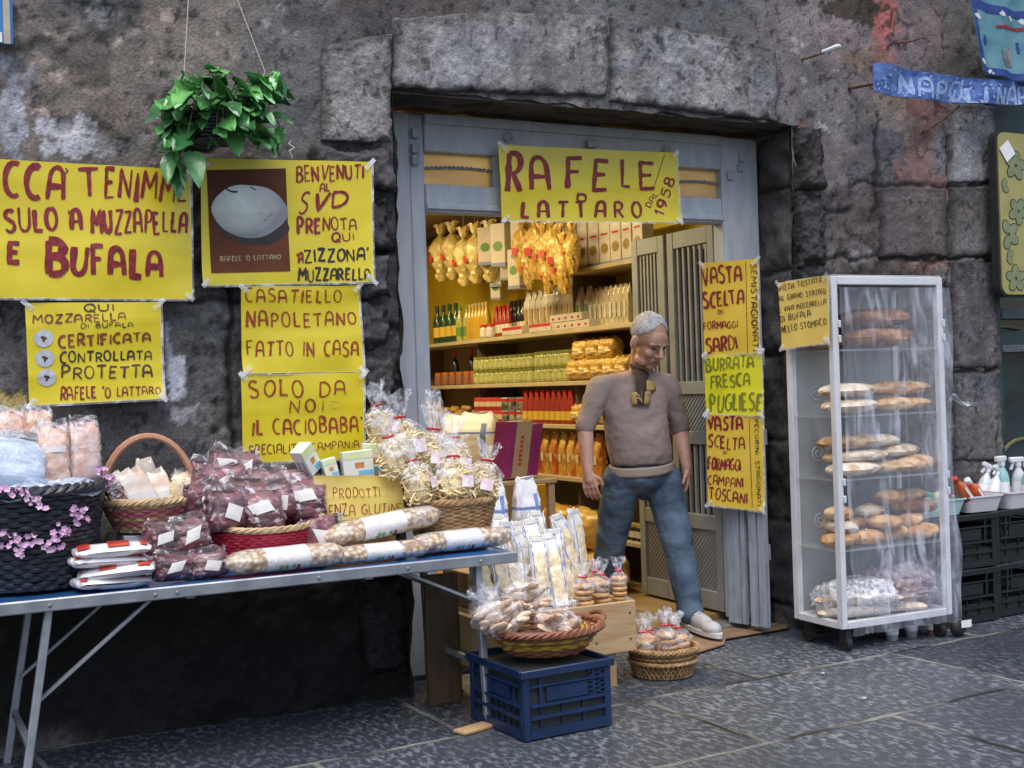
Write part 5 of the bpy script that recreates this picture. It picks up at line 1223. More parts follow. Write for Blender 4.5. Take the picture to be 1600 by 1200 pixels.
for k, (px, py, dy, rz, ry, rx, sc, l) in enumerate(((604,700,.10,.3,-8,-8,.78,'back, against the stone, with a frosty knot'),(636,735,.07,.2,-4,-8,1.0,'back, tallest, with a red tie'),(672,745,.06,-.4,6,-6,.95,'back, leaning to the doorway'),(662,788,-.09,.5,-6,-12,.78,'front, over the handle side of the rim'),(712,786,-.09,0,4,-12,.86,'front, in the middle of the rim'),(748,784,-.05,-.5,12,-10,.84,'front, nearest the doorway'),(708,758,.0,.1,6,-8,.85,'middle, half hidden by the front ones'),(622,748,-.02,.8,-10,-8,.8,'side, pressed against the cartons'))):
    p = at(px, py, Y=wc.y+dy); pst[k % 3].put((p.x,p.y,max(TZ+.012, p.z)), (R(rx),R(ry),rz), sc*1.32, 'bag of dried pasta in the tan basket, '+l, 'bags of dried pasta')
p = at(684,700,Y=wc.y+.11); t = thing('breadstick_bag', 'tall clear bag of straight breadsticks behind the dried pasta', 'bag', p)
m = MB(); r_ = random.Random(5)
for k in range(16): a, q = r_.uniform(-.026,.026), r_.uniform(-.016,.016); m.tube([p+Vector((a,q,0)), p+Vector((a*1.15-.012,q,.175+r_.uniform(0,.02)))], .0055, 6)
m.build('breadsticks', pm('breadstick_crust', (.58,.40,.20), (.66,.48,.27), scale=40, rough=.7), t)
m = MB(); pillow(m, .082, .235, .055, 3, crink=.005, kind='sack'); m.xf(Matrix.Translation(p) @ Matrix.Rotation(R(-4),4,'Y')); m.build('film', M['film'], t)

# ---- hanging plant
pc = at(336,222,Y=-.16); t = thing('hanging_plant', 'glossy green trailing plant in a dark basket hung on strings above the signs', 'plant', pc)
m = MB(); prof = lambda t_: (.09+.05*t_, .10*t_); weave(m, prof, 8, n=60, stakes=30, r=.007, amp=.004, sx=1.05, sy=.8); liner(m, prof, 1.05, .8); m.xf(Matrix.Translation(pc-Vector((0,0,.005)))); m.build('pot', M['wicker_dark'], t)
m = MB(); m.ell(pc+Vector((0,0,.095)), (.15,.12,.02), n=16); m.build('soil', pm('dark_soil', (.03,.02,.014), rough=.9), t)
M['string'] = pm('pale_string', (.42,.38,.34), rough=.8)
for (px, py), (qx_, qy_) in (((296,-30),(288,110)),((368,-8),(414,112))):
    m = MB(); a, b_ = at(px, py, Y=-.05), at(qx_, qy_, Y=-.16); m.tube([a, a*.5+b_*.5, b_, pc+Vector((.14 if qx_ > 330 else -.14,0,.10))], .0022, 5); m.build('string', M['string'], t)
M['leaf'] = pm('glossy_green_leaf', (.06,.25,.055), (.17,.46,.13), scale=7, rough=.32, coat=.45, coatr=.2, spec=.6, bump=.1, bscale=25)
M['leaf_dark'] = pm('dark_green_leaf', (.022,.11,.03), (.05,.20,.055), scale=9, rough=.32, coat=.45, coatr=.2)
M['leaf_pale'] = pm('pale_variegated_leaf', (.20,.36,.14), (.38,.48,.28), scale=14, rough=.4, coat=.3)
M['stem'] = pm('green_stem', (.16,.22,.07), rough=.5)
lv = MB(); sm = MB(); lr = random.Random(21)
def leafm(mb, base, d, L, wd, roll, mi):
    d = d.normalized(); side = d.cross(Vector((0,0,1)))
    if side.length < .1: side = Vector((1,0,0))
    side.normalize(); up = side.cross(d); side, up = side*math.cos(roll)+up*math.sin(roll), up*math.cos(roll)-side*math.sin(roll)
    prof = [(-.04,.30),(.04,.78),(.20,1.0),(.40,.98),(.62,.76),(.82,.42),(1.0,.02)]
    vs = []
    for s_, w_ in prof:
        c_ = base+d*(L*s_)-Vector((0,0,1))*(L*.30*s_*s_)
        for e in (-1,-.5,0,.5,1): vs.append(c_+side*(wd*.5*w_*e)+up*(wd*.10*abs(e)*w_+.006*math.sin(s_*9+e*3)))
    mb.add(vs, [(i*5+j, i*5+j+1, (i+1)*5+j+1, (i+1)*5+j) for i in range(6) for j in range(4)], mi)
spots = [(250,150),(268,128),(290,118),(316,112),(340,104),(352,118),(376,130),(398,135),(420,128),(436,128),(246,178),(262,172),(284,160),(304,150),(326,140),(350,150),(372,158),(396,160),(416,158),(436,152),(240,196),(258,205),(276,195),(298,190),(322,180),(346,178),(366,184),(388,182),(408,178),(432,176),(246,222),(262,226),(430,204),(420,222),(412,205),(282,215),(300,140),(345,128),(382,145),(404,150),(272,148),(318,160),(334,165),(255,165),(428,140),(390,205),(310,205),(238,160),(290,175),(315,178),(335,195),(360,200),(300,205),(270,215),(330,155),(356,165),(378,172),(400,192),(420,140),(280,140),(256,185),(345,205),(372,210)]
spots += [(x+lr.uniform(-14,14), y+lr.uniform(-10,14)) for x, y in spots[:44]]
for k, (px, py) in enumerate(spots):
    dep = lr.uniform(-.20,.08); px, py = 336+(px-336)*.84, 170+(py-170)*.92; p = at(px+lr.uniform(-6,6), py+lr.uniform(-6,6), Y=pc.y+dep-.03)
    o = p-(pc+Vector((0,0,.13))); d = Vector((o.x*1.0+lr.uniform(-.13,.13), o.y-.08+lr.uniform(-.10,.06), -.06+o.z*.35+lr.uniform(-.10,.09)))
    L = lr.uniform(.06,.145); leafm(lv, p-d.normalized()*L*.4, d, L, L*lr.uniform(.62,.8), lr.uniform(-.9,.9), lr.choice([0,0,2,1] if k % 4 == 0 else [0,0,0,1,1]))
    sm.tube([pc+Vector((o.x*.3,o.y*.3,.09)), pc+Vector((o.x*.6,o.y*.6,.11+max(o.z,0)*.6)), p-d.normalized()*L*.4], .0022, 4)
for pts in ([(262,222),(268,240),(276,262)], [(430,180),(438,200),(434,218),(425,214)], [(415,120),(430,112),(438,120)]):
    pp = [at(x, y, Y=pc.y-.10) for x, y in pts]; sm.tube(pp, .003, 5)
    for k, q in enumerate(pp[1:]):
        leafm(lv, q, Vector((lr.uniform(-.3,.3),-.4,-.9)), .105 if pts[0][0] < 300 else .07, .07 if pts[0][0] < 300 else .045, lr.uniform(-.4,.4), (0,1,0)[k % 3])
for px, py in ((270,258),(300,256)): leafm(lv, at(px, py-18, Y=pc.y-.09), Vector((lr.uniform(-.3,.5),-.5,-1)), .12, .08, lr.uniform(-.5,.5), 0)
lv.build('leaves', [M['leaf'], M['leaf_dark'], M['leaf_pale']], t); sm.build('stems', M['stem'], t)
p = at(455,232,Y=-.06); t = thing('wire_hook', 'small white twisted wire hook above the cheese poster', 'hook', p)
m = MB(); m.tube([p+Vector(q) for q in ((.002,.05,.03),(0,0,.03),(-.012,-.004,.018),(.011,-.006,.004),(-.009,-.004,-.012),(.004,0,-.038))], .003, 5); m.build('wire', M['white'], t)

# ================================================================ GOODS ON AND ROUND THE DOORSTEP
bz = at(990,938,Y=-.42).z
bench = thing('display_bench', 'pale pine display bench of planks beside the market table, loaded with bags', 'bench', (2.5,-.2,0))
BX0, BX1, BY0, BY1 = at(745,1000,Y=-.40).x, at(994,970,Y=-.42).x, -.42, .02
m = MB(); m.box((BX0,BY0,bz-.215), (BX1,BY0+.022,bz), bev=.003); m.build('front_plank', M['pine'], bench)
m = MB(); m.box((BX1-.022,BY0+.022,bz-.21), (BX1-.001,BY1,bz-.003), bev=.003); m.build('side_plank', M['pine_dark'], bench)
m = MB(); m.box((BX0+.001,BY0+.022,bz-.21), (BX0+.022,BY1,bz-.003), bev=.003); m.build('side_plank', M['pine_dark'], bench)
m = MB(); m.box((BX0+.022,BY0+.022,bz-.03), (BX1-.022,BY1,bz-.012)); m.build('shelf_board', M['pine_dark'], bench)
m = MB(); m.box((BX0+.1,BY1-.13,bz-.012), (BX1-.2,BY1+.13,bz+.14), bev=.004); m.build('back_step', M['pine_dark'], bench)
m = MB(); m.box((BX0-.15,BY0+.18,.0), (BX0-.002,BY0+.2,bz+.17), bev=.003); m.build('end_board', pm('brown_board', (.055,.032,.016), (.085,.052,.028), scale=5, rough=.7, stretch=(6,1,1)), bench)
for x, y in ((BX1-.12,BY0+.03),(BX0+.06,BY0+.03),(BX1-.12,BY1-.06),(BX0+.06,BY1-.06)):
    m = MB(); m.box((x-.035,y,.0), (x+.035,y+.05,bz-.21 if y < -.2 else bz-.031), bev=.003); m.build('leg', M['pine_dark'], bench)
m = MB()
for x in (BX1-.03, BX1-.2, BX0+.3):
    for z in (bz-.05, bz-.16): m.ell((x,BY0-.001,z), (.006,.002,.006), n=8)
m.build('knots', pm('pine_knot', (.16,.08,.03), rough=.7), bench)
# rows of blue edged pasta bags
M['bag_white'] = pm('frosted_white_film', (.70,.71,.73), (.60,.56,.50), scale=14, rough=.25, coat=.9, coatbump=.4)
M['bag_blue'] = pm('blue_printed_line', (.12,.19,.45), (.2,.28,.55), scale=30, rough=.3, coat=.6)
M['bag_window'] = pm('cream_pasta_in_window', (.78,.68,.48), (.62,.48,.26), scale=34, rough=.3, coat=.9, coatbump=.4, bump=.5, bscale=50, vary=.06)
def blue_bag(seed, w=.085, h=.31, th=.055):
    t = thing('blue_edged_bag', '', 'bag', group='blue edged pasta bags on the bench')
    m = MB()
    def mf(u, v):
        a = (u % 1.0)       # front is around u = .75
        d = abs(a-.75)
        if d < .092 and .08 < v < .80: return 2
        if .092 < d < .118: return 1
        return 0
    pillow(m, w, h, th, seed, nu=56, nv=28, kind='flat', crink=.004, mfun=mf, sq=.5, lean=.0); m.build('wrapper', [M['bag_white'], M['bag_blue'], M['bag_window']], t)
    m = MB(); m.box((-w*.3,-th*.08-.004,h*.95), (w*.3,th*.08+.004,h*1.03), bev=.003); m.build('folded_top', M['bag_white'], t)
    return t
bst = [Stock(blue_bag(1)), Stock(blue_bag(4, .082, .30, .06))]
rows = [('front', -.315, bz-.01, [(788,0),(822,.02),(858,-.02)], 'over the biscuit bags'), ('second', -.235, bz-.01, [(770,0),(796,.01),(822,0),(848,.02),(872,0),(896,-.01)], ''), ('third', -.165, bz+.03, [(780,0),(804,0),(828,.01),(852,0),(878,.01),(902,.02)], ''), ('back', -.09, bz+.075, [(786,0),(806,.01),(826,-.01),(846,0),(866,.01),(888,-.02),(908,0)], '')]
rows[0] = ('front', -.315, bz-.01, [(764,0),(792,.01),(820,-.01),(848,.01),(876,.0)], '')
k = 0
for nm, y, z, xs_, ex in rows:
    for i, (px, dz) in enumerate(xs_):
        p = at(px, 900, Y=y); side = ORD[i]+' from the table end' if i < len(xs_)-1 else 'closest to the doorway'
        bst[k % 2].put((p.x,y,z+dz), (R(-16+rnd.uniform(-8,6)),R(rnd.uniform(-11,11)),rnd.uniform(-.45,.45)), (1,1,rnd.uniform(.86,1.04)), 'blue edged bag in the %s row on the bench, %s' % (nm, side), 'blue edged pasta bags on the bench'); k += 1
# sacks with a blue cross
M['sack'] = pm('white_sack_paper', (.74,.74,.76), (.66,.66,.70), scale=7, rough=.5, bump=.2, bscale=16)
def cross_sack(label, loc, w, h, th, rz=0, dark=False):
    t = thing('flour_sack', label, 'sack', loc, 'white sacks with a blue cross')
    m = MB(); pillow(m, w, h, th, 5, nu=40, nv=24, kind='sack', crink=.006, sq=.5, mfun=lambda u, v: 1 if (.60 < v < .64 or (abs(u-.80) < .014 and v < .80)) else 0)
    o = m.build('sack', [M['sack'], M['bag_blue']], None); o.parent = t
    m = MB(); m.surf(lambda u, v: (w*(-.16+.22*(u-.5)), -th*.5*.86-.006, h*(.44+.08*(v-.5)*(1-abs(2*u-1)*.8))), 6, 4); q = m.build('emblem', M['ink_red'], None); q.parent = o
    t.rotation_euler = (0,0,rz); return t
p = at(822,800,Y=.12); cross_sack('white blue crossed sack standing behind the blue edged bags', (p.x,.12,at(822,812,Y=.12).z-.15), .125, .34, .09, .1)
p = at(772,800,Y=.05); cross_sack('white sack with a blue cross half behind the tan pasta basket', (p.x,.06,at(772,822,Y=.06).z-.15), .12, .36, .09, -.1)
# small biscuit stacks with red ribbon
def biscuit_stack(seed, n=4, r=.042, h=.17, flat=True):
    r_ = random.Random(seed); t = thing('biscuit_stack_bag', '', 'bag', group='clear bags of stacked biscuits')
    m = MB(); zz = .010
    for k in range(n):
        dx, dy = r_.uniform(-.006,.006), r_.uniform(-.006,.006); rr = r*r_.uniform(.9,1.02)
        m.lathe([(rr*.55,zz-.008),(rr*.92,zz-.006),(rr,zz+.002),(rr*.9,zz+.010),(rr*.5,zz+.013),(.002,zz+.012)], 18, (dx,dy,0)); zz += .0235
    m.build('biscuits', M['biscuit'], t)
    m = MB(); pillow(m, r*2.35, h, r*2.3, seed, kind='tied', crink=.006, tie=(zz+.018)/h, nu=32, nv=20); m.build('film', M['film'], t)
    m = MB(); z = zz+.018; m.tube([(.017*math.cos(6.283*i/10), .017*math.sin(6.283*i/10), z) for i in range(10)], .0035, 5, closed=True); m.tube([(0,-.018,z),(.02,-.03,z-.006),(.03,-.032,z-.018)], .003, 4); m.build('ribbon', M['ribbon'], t)
    return t
kst = [Stock(biscuit_stack(2)), Stock(biscuit_stack(6, 4, .040, .18)), Stock(biscuit_stack(9, 5, .038, .20))]
G_B = 'clear bags of stacked biscuits'
for k, (px, y, l) in enumerate(((912,-.36,'on the pine bench, next to the blue edged bags'),(940,-.345,'on the pine bench, between two others'),(968,-.34,'on the pine bench, at its outer corner'),(930,-.25,'on the pine bench, behind the front three'))):
    p = at(px, 940, Y=y); kst[k % 3].put((p.x,y,bz-.008), (0,0,rnd.uniform(-1,1)), 1.0 if k % 3 < 2 else .9, 'clear bag of stacked biscuits '+l, G_B)
# ---- blue crate
M['crate_blue'] = pm('navy_crate_plastic', (.006,.019,.06), (.010,.028,.085), scale=6, rough=.4, bump=.05)
M['crate_black'] = pm('black_crate_plastic', (.006,.007,.008), (.012,.014,.017), scale=6, rough=.42, bump=.05)
def crate(name, label, A, ax, ay, w, d, h, mat, cat='crate', group=None, mesh=True, inner=True):
    """slatted crate: A front-bottom corner, ax along the front, ay to the back"""
    t = thing(name, label, cat, A+ax*(w/2)+ay*(d/2), group); Z = Vector((0,0,1))
    O = lambda x, y, z: A+ax*x+ay*y+Z*z
    def bx(m, x0, y0, z0, x1, y1, z1, b=.003): m.obox(O((x0+x1)/2,(y0+y1)/2,(z0+z1)/2), ax, ay, Z, ((x1-x0)/2,(y1-y0)/2,(z1-z0)/2), 0, b)
    m = MB(); e = .012
    bx(m, -e,-e,h-.03, w+e,e*.2,h); bx(m, -e,d-e*.2,h-.03, w+e,d+e,h); bx(m, -e,e*.2,h-.03, e*.2,d-e*.2,h); bx(m, w-e*.2,e*.2,h-.03, w+e,d-e*.2,h); m.build('rim', mat, t)
    m = MB(); c_ = .03
    for x in (0, w-c_):
        for y in (0, d-c_): bx(m, x,y,0, x+c_,y+c_,h-.031)
    bx(m, .002,.002,.012, w-.002,d-.002,.022); m.build('corners', mat, t)
    for (fx, L, nm) in ((0,w,'front_panel'),(1,d,'side_panel'),(2,w,'back_panel'),(3,d,'side_panel')):
        m = MB()
        def pb(a0, z0, a1, z1, t0=.004, t1=.012):
            if fx == 0: bx(m, a0,t0,z0, a1,t1,z1, 0)
            elif fx == 2: bx(m, a0,d-t1,z0, a1,d-t0,z1, 0)
            elif fx == 1: bx(m, t0,a0,z0, t1,a1,z1, 0)
            else: bx(m, w-t1,a0,z0, w-t0,a1,z1, 0)
        a0, a1 = c_, L-c_
        pb(a0,.005,a1,.04,0,.014); pb(a0,.075,a1,.088,-.003,.013); pb(a0,h*.46,a1,h*.50,-.004,.013); pb(a0,h*.74,a1,h*.77,-.002,.013)
        pb(a0+(a1-a0)*.22, h*.52, a1-(a1-a0)*.22, h*.72, .004, .009)       # plain plate
        n_ = max(4, int(L/.05))
        for i in range(1, n_): 
            xx = a0+(a1-a0)*i/n_
            if i % 2 or fx in (1,3): pb(xx-.003,.041,xx+.003,h*.46,.004,.010)
            if i in (1, n_-1): pb(xx-.006,h*.50,xx+.006,h-.031,.002,.011)
        if mesh:                                                           # diagonal lattice beside the plate
            for s_ in (0, 1):
                xa, xb = (a0, a0+(a1-a0)*.21) if s_ == 0 else (a1-(a1-a0)*.21, a1)
                if fx == 0 and s_ == 0: continue
                for k_ in range(7):
                    z_ = h*.51+(h*.46)*k_/7
                    if z_+.012 < h-.04: 
                        p0, p1 = O(xa, .006, z_), O(xb, .006, z_+.02)
                        if fx == 0: m.bar(p0, p1, .005, .006); m.bar(O(xa,.0075,z_+.02), O(xb,.0075,z_), .005, .006)
        m.build(nm, mat, t, smooth=False)
    if inner: m = MB(); bx(m, .014,.014,.024, w-.014,d-.014,h*(.93 if mesh else .35), 0); m.build('dark_lining', M['black_line'], t, smooth=False)
    return t
A0, B0, C0 = at(820,1161,Z=0), at(957,1134,Z=0), at(777,1118,Z=0)
cax = (B0-A0).normalized(); cay = Vector((-cax.y, cax.x, 0)); cw = (B0-A0).length; cdp = max(.30, min(.42, (C0-A0).dot(cay)+.06))
chh = at(818,1049,Y=A0.y).z
crate('plastic_crate', 'navy blue plastic crate standing on the street under the round basket', A0, cax, cay, cw, cdp, chh, M['crate_blue'])
# lid board so that the basket sits on the crate
oc = A0+cax*(cw*.60)+cay*(cdp*.52); oc.z = chh+.004
t = thing('wicker_basket', 'round red brown basket with yellow bands on the navy crate, holding bags of biscuits', 'basket', oc, 'baskets by the doorstep')
prof = lambda t_: (.135+.065*t_, .008+.085*t_)
m = MB(); weave(m, prof, 9, n=90, stakes=30, sx=1.1, sy=.95, r=.0072, amp=.006, seed=8, wob=.006, mats=lambda k: 1 if k in (3,4,6) else 0); liner(m, prof, 1.1, .95); m.xf(Matrix.Translation(oc)); m.build('weave', [M['wicker_brown'], M['wicker_yellow']], t)
m = MB(); rim(m, .206, .100, .016, 1.1, .95); m.xf(Matrix.Translation(oc)); m.build('rim', M['wicker_brown'], t)
m = MB()
for sg in (-1,1): m.tube([(oc.x+sg*(.222+.03*math.sin(R(a))), oc.y-.06*math.cos(R(a)), oc.z+.105+.022*math.sin(R(a))) for a in range(0,181,20)], .010, 6)
m.build('handle', M['wicker_brown'], t)
def cookie_bag(seed, w=.20, h=.17, th=.15):
    r_ = random.Random(seed); t = thing('cookie_bag', '', 'bag', group='clear bags of sugared biscuits')
    m = MB()
    for k in range(26):
        z = r_.uniform(.02, h*.56); a = r_.uniform(0, 6.28); q = r_.uniform(.3, 1)
        rr = (.78+.2*math.sin(min(1, z/(h*.5))*2.6))
        m.ell((w*.40*rr*q*math.cos(a), th*.40*rr*q*math.sin(a), z), (.030,.020,.011), n=9, rot=(Matrix.Rotation(r_.uniform(0,3.1),3,'Z') @ Matrix.Rotation(r_.uniform(-1,1),3,'X')), lump=.12, seed=k % 9)
    m.build('biscuits', M['sugar'], t)
    m = MB(); pillow(m, w, h, th, seed, kind='tied', crink=.012, tie=.74, nu=34, nv=20); m.build('film', M['film'], t)
    return t
cst = [Stock(cookie_bag(3)), Stock(cookie_bag(8, .17, .15, .14))]
for k, (px, py, dy, rz, rx, ry, sc, l) in enumerate(((796,985,-.05,.3,-30,-10,1.0,'at the table side of the round basket'),(868,992,-.06,-.4,-34,14,.95,'at the open side of the round basket'),(826,952,.06,.2,-14,-4,.95,'on top, against the blue edged bags'),(770,958,.08,.8,-20,-24,.8,'at the back of the round basket by the table leg'))):
    p = at(px, py, Y=oc.y+dy); cst[k % 2].put((p.x,p.y,max(oc.z+.02, p.z-.02)), (R(rx),R(ry),rz), sc*1.22, 'clear bag of sugared biscuits '+l, 'clear bags of sugared biscuits')
p = at(916,977,Y=oc.y); t = thing('pasta_heap', 'small loose packet of yellow pasta in the round basket', 'packet', (p.x-.01,p.y,oc.z+.05)); m = MB(); r_ = random.Random(2)
for k in range(40): q = Vector((p.x-.01+r_.uniform(-.05,.04), p.y+r_.uniform(-.05,.05), oc.z+.06+r_.uniform(-.02,.028))); d_ = Vector((r_.uniform(-1,1), r_.uniform(-1,1), r_.uniform(-.4,.4))).normalized()*.014; m.tube([q-d_, q+Vector((0,0,.004)), q+d_], .004, 5)
m.build('pasta', pm('golden_pasta', (.62,.40,.05), (.5,.30,.04), scale=30, rough=.5), t)
# ---- small basket on the street
sc_ = at(1040,1055,Z=0); sc_.y += .02
t = thing('wicker_basket', 'small round tan basket standing on the street before the doorstep', 'basket', sc_, 'baskets by the doorstep')
prof = lambda t_: (.118+.032*t_, .008+.11*t_)
m = MB(); weave(m, prof, 6, n=80, stakes=60, r=.0062, amp=.004, seed=3)
for i in range(40):   # open criss-cross foot
    a, b_ = 2*math.pi*i/40, 2*math.pi*(i+1.6)/40
    m.tube([(.129*math.cos(a),.129*math.sin(a),.006),(.146*math.cos(b_),.146*math.sin(b_),.066)], .0042, 4); m.tube([(.130*math.cos(b_),.130*math.sin(b_),.006),(.147*math.cos(a),.147*math.sin(a),.066)], .0042, 4)
liner(m, prof); m.xf(Matrix.Translation(sc_)); m.build('weave', M['wicker_tan'], t)
m = MB(); rim(m, .152, .122, .013); rim(m, .150, .070, .009); m.xf(Matrix.Translation(sc_)); m.build('rim', M['wicker_tan'], t)
for k, (dx, dy, ry, s_, l) in enumerate(((-.075,-.02,-8,1.12,'leaning to the bench'),(.0,-.05,0,1.15,'in the middle'),(.078,-.01,6,1.2,'with the tallest twisted top'),(-.03,.06,-4,1.1,'behind the other three'))):
    kst[(k+1) % 3].put((sc_.x+dx*.89, sc_.y-dx*.45+dy, .06), (R(-4),R(ry),k*.7), s_, 'clear bag of stacked biscuits in the small street basket, '+l, G_B)
# flat cardboard on the doorstep edge
M['cardboard'] = pm('worn_cardboard', (.17,.105,.062), (.25,.165,.10), scale=9, rough=.85, bump=.2)
t = thing('cardboard_mat', 'worn brown cardboard strip lying along the edge of the doorstep', 'mat', (3.6,-.06,0))
a, b_ = at(1040,1018,Z=.01), at(1128,1010,Z=.01); c2, d2 = at(1250,978,Z=.01), at(1242,968,Z=.01)
P_ = [at(1010,1030,Z=0), at(1090,1024,Z=0), at(1132,1011,Z=0), at(1134,1002,Z=0), at(1230,985,Z=0), at(1238,975,Z=0), at(1130,985,Z=0), at(1020,1010,Z=0)]
m = MB(); n_ = len(P_); m.add([(p.x,p.y,.010) for p in P_]+[(p.x,p.y,.016) for p in P_], [tuple(range(n_))[::-1], tuple(range(n_,2*n_))]+[(i,(i+1) % n_,n_+(i+1) % n_,n_+i) for i in range(n_)]); m.build('sheet', M['cardboard'], t, smooth=False)

for k, (px, py, a, l) in enumerate(((1285,1052,.3,'small white paper scrap on the paving before the bread cabinet'),(1350,1091,1.1,'crumpled pale scrap lying out on the paving, furthest from the shop'))):
    p = at(px, py, Z=.01); t = thing('paper_scrap', l, 'litter', (p.x,p.y,.004)); m = MB(); m.surf(lambda u, v: (p.x+(u-.5)*.020*math.cos(a)-(v-.5)*.013*math.sin(a), p.y+(u-.5)*.020*math.sin(a)+(v-.5)*.013*math.cos(a), (.009)+.006*n1(u*5+k, v*5, 3)), 5, 4); m.surf(lambda u, v: (p.x+(u-.5)*.020*math.cos(a)-(v-.5)*.013*math.sin(a), p.y+(u-.5)*.020*math.sin(a)+(v-.5)*.013*math.cos(a), (.0075)+.006*n1(u*5+k, v*5, 3)), 5, 4); m.build('paper', M['sticker'], t)

# ================================================================ INSIDE THE SHOP
M['shelf'] = pm('cream_shelf', (.46,.38,.22), (.52,.44,.28), scale=8, rough=.45)
M['bulb'] = pm('lamp_glass', (1,.9,.7), rough=.4); _b = M['bulb'].node_tree.nodes['Principled BSDF']; _b.inputs['Emission Color'].default_value = (1,.74,.42,1); _b.inputs['Emission Strength'].default_value = 6
for k, (x, y, pw) in enumerate(((3.0,1.55,26.0),(3.0,3.4,32.0))):
    t = thing('ceiling_lamp', ('warm ceiling lamp nearest the doorway inside the shop', 'warm ceiling lamp deeper inside the shop')[k], 'lamp', (x,y,2.75), 'ceiling lamps in the shop')
    m = MB(); m.box((x-.08,y-.6,2.70), (x+.08,y+.6,2.749), bev=.008); m.build('housing', M['white'], t)
    m = MB(); m.tube([(x,y-.55,2.675),(x,y+.55,2.675)], .018, 10); m.build('lamp_tube', M['bulb'], t)
    ld = bpy.data.lights.new('lamp_light', 'AREA'); ld.energy = pw; ld.color = (1,.80,.42); ld.shape = 'RECTANGLE'; ld.size = .12; ld.size_y = 1.1
    lo_ = bpy.data.objects.new('lamp_light', ld); COL.objects.link(lo_); lo_.parent = t; lo_.location = (0,0,-.10)
XS, XB = 4.05, 4.43
ZS = dict(a=1.655, b=1.315, c=1.03, d=.685)
t = thing('shop_shelving', 'cream wall shelving full of groceries along the inside wall of the shop', 'shelving', (4.24,3,.06))
for z, y0, y1 in ((ZS['a'],.95,5.78),(ZS['b'],.95,5.78),(ZS['c'],.95,5.78),(ZS['d'],.95,3.6),(.33,.95,3.6),(2.035,.95,2.14)):
    m = MB(); m.box((XS,y0,z-.03), (XB,y1,z), bev=.004); m.build('shelf', M['shelf'], t)
for y in (.94,2.145,3.61,5.0):
    m = MB(); m.box((XS+.05,y-.015,.06), (XB,y+.0,2.05 if y < 3 else 1.62)); m.build('upright', pm('brown_upright', (.10,.07,.05), (.14,.10,.07), scale=6, rough=.6), t, smooth=False)
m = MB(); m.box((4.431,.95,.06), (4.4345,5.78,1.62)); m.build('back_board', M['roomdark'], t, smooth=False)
def sy(px, X=4.12): return at(px, 600, X=X).y
def items(stock, z, pxs, label, group, X=4.12, rot=0, sc=None, dz=0, order='from the deep end'):
    n = len(pxs)
    for i, px in enumerate(pxs):
        pos = 'deepest in the shop' if i == 0 else ('nearest the door' if i == n-1 else ORD[min(i, 17)]+' '+order)
        lb = '%s, %s' % (label, pos) if n > 1 else label
        stock.put((X, sy(px, X), z+.001+dz), (0,0,rot+rnd.uniform(-.08,.08)), sc if sc else 1.0, lb, group)
def lin(a, b, n): return [a+(b-a)*i/max(n-1, 1) for i in range(n)]
def bottle(name, cat, prof, mat, lab=None, cap=None, n=14, capz=None):
    t = thing(name, '', cat); m = MB(); m.lathe(prof, n); m.build('glass', mat, t)
    if lab: z0, z1, r_, mt = lab; m = MB(); m.lathe([(r_,z0),(r_,z1)], n, cap=False); m.build('label', mt, t)
    if cap: z0, z1, r_, mt = cap; m = MB(); m.lathe([(r_,z0),(r_,z1),(r_*.8,z1+.003)], n); m.build('cap', mt, t)
    return Stock(t)
def cm(name, c, rough=.3, coat=.4, c2=None, sc=10): return pm(name, c, c2, scale=sc, rough=rough, coat=coat, vary=.08)
WINE = [(.036,0),(.038,.01),(.038,.17),(.030,.205),(.014,.235),(.013,.29),(.016,.295),(.016,.305)]
OIL = [(.032,0),(.034,.01),(.034,.16),(.022,.20),(.014,.22),(.013,.25)]
JAR = [(.030,0),(.036,.006),(.037,.07),(.030,.082)]
SAUCE = [(.026,0),(.028,.01),(.028,.13),(.016,.17),(.013,.20)]
m_green = cm('dark_green_glass', (.015,.05,.02)); m_dark = cm('black_glass', (.012,.012,.014)); m_oil = cm('golden_oil', (.50,.30,.03)); m_olive = cm('olives_in_glass', (.22,.22,.05), c2=(.50,.48,.14), sc=60)
m_lcream = cm('cream_label', (.62,.54,.38), .5, 0); m_lred = cm('red_label', (.50,.03,.02), .5, .1); m_lyel = cm('yellow_label', (.65,.42,.05), .5, .1); m_lgrn = cm('green_label', (.12,.25,.06), .5, .1); m_gold = cm('gold_cap', (.45,.33,.10), .35); m_tomato = cm('tomato_sauce', (.34,.03,.015)); m_lwht = cm('white_label', (.62,.58,.5), .5, 0)
items(bottle('wine_bottle','bottle',WINE,m_green,(.05,.13,.0388,m_lyel),(.26,.306,.0165,m_green)), ZS['a'], lin(687,716,4), 'dark green yellow labelled bottle on the long shelf', 'dark green bottles')
items(bottle('olive_oil_can','bottle',OIL,m_olive,(.04,.11,.0346,m_lgrn),(.245,.27,.015,m_lgrn)), ZS['a'], lin(722,733,2), 'squat green bottle beside the dark bottles', 'squat green bottles')
items(bottle('oil_bottle','bottle',OIL,m_oil,None,(.245,.275,.015,m_gold)), ZS['a'], lin(738,764,6), 'golden oil bottle on the highest long shelf', 'golden oil bottles')
items(bottle('spice_jar','jar',JAR,cm('pale_jar', (.55,.5,.4)),(.015,.06,.0376,m_lwht),(.082,.10,.034,m_lred)), ZS['a'], lin(760,770,2), 'small white labelled jar before the oil bottles', 'white labelled jars', X=4.08)
items(bottle('sauce_bottle','bottle',SAUCE,m_tomato,(.03,.09,.0286,m_lwht),(.195,.225,.015,m_lred)), ZS['a'], lin(779,798,4), 'red sauce bottle on the highest long shelf', 'red sauce bottles')
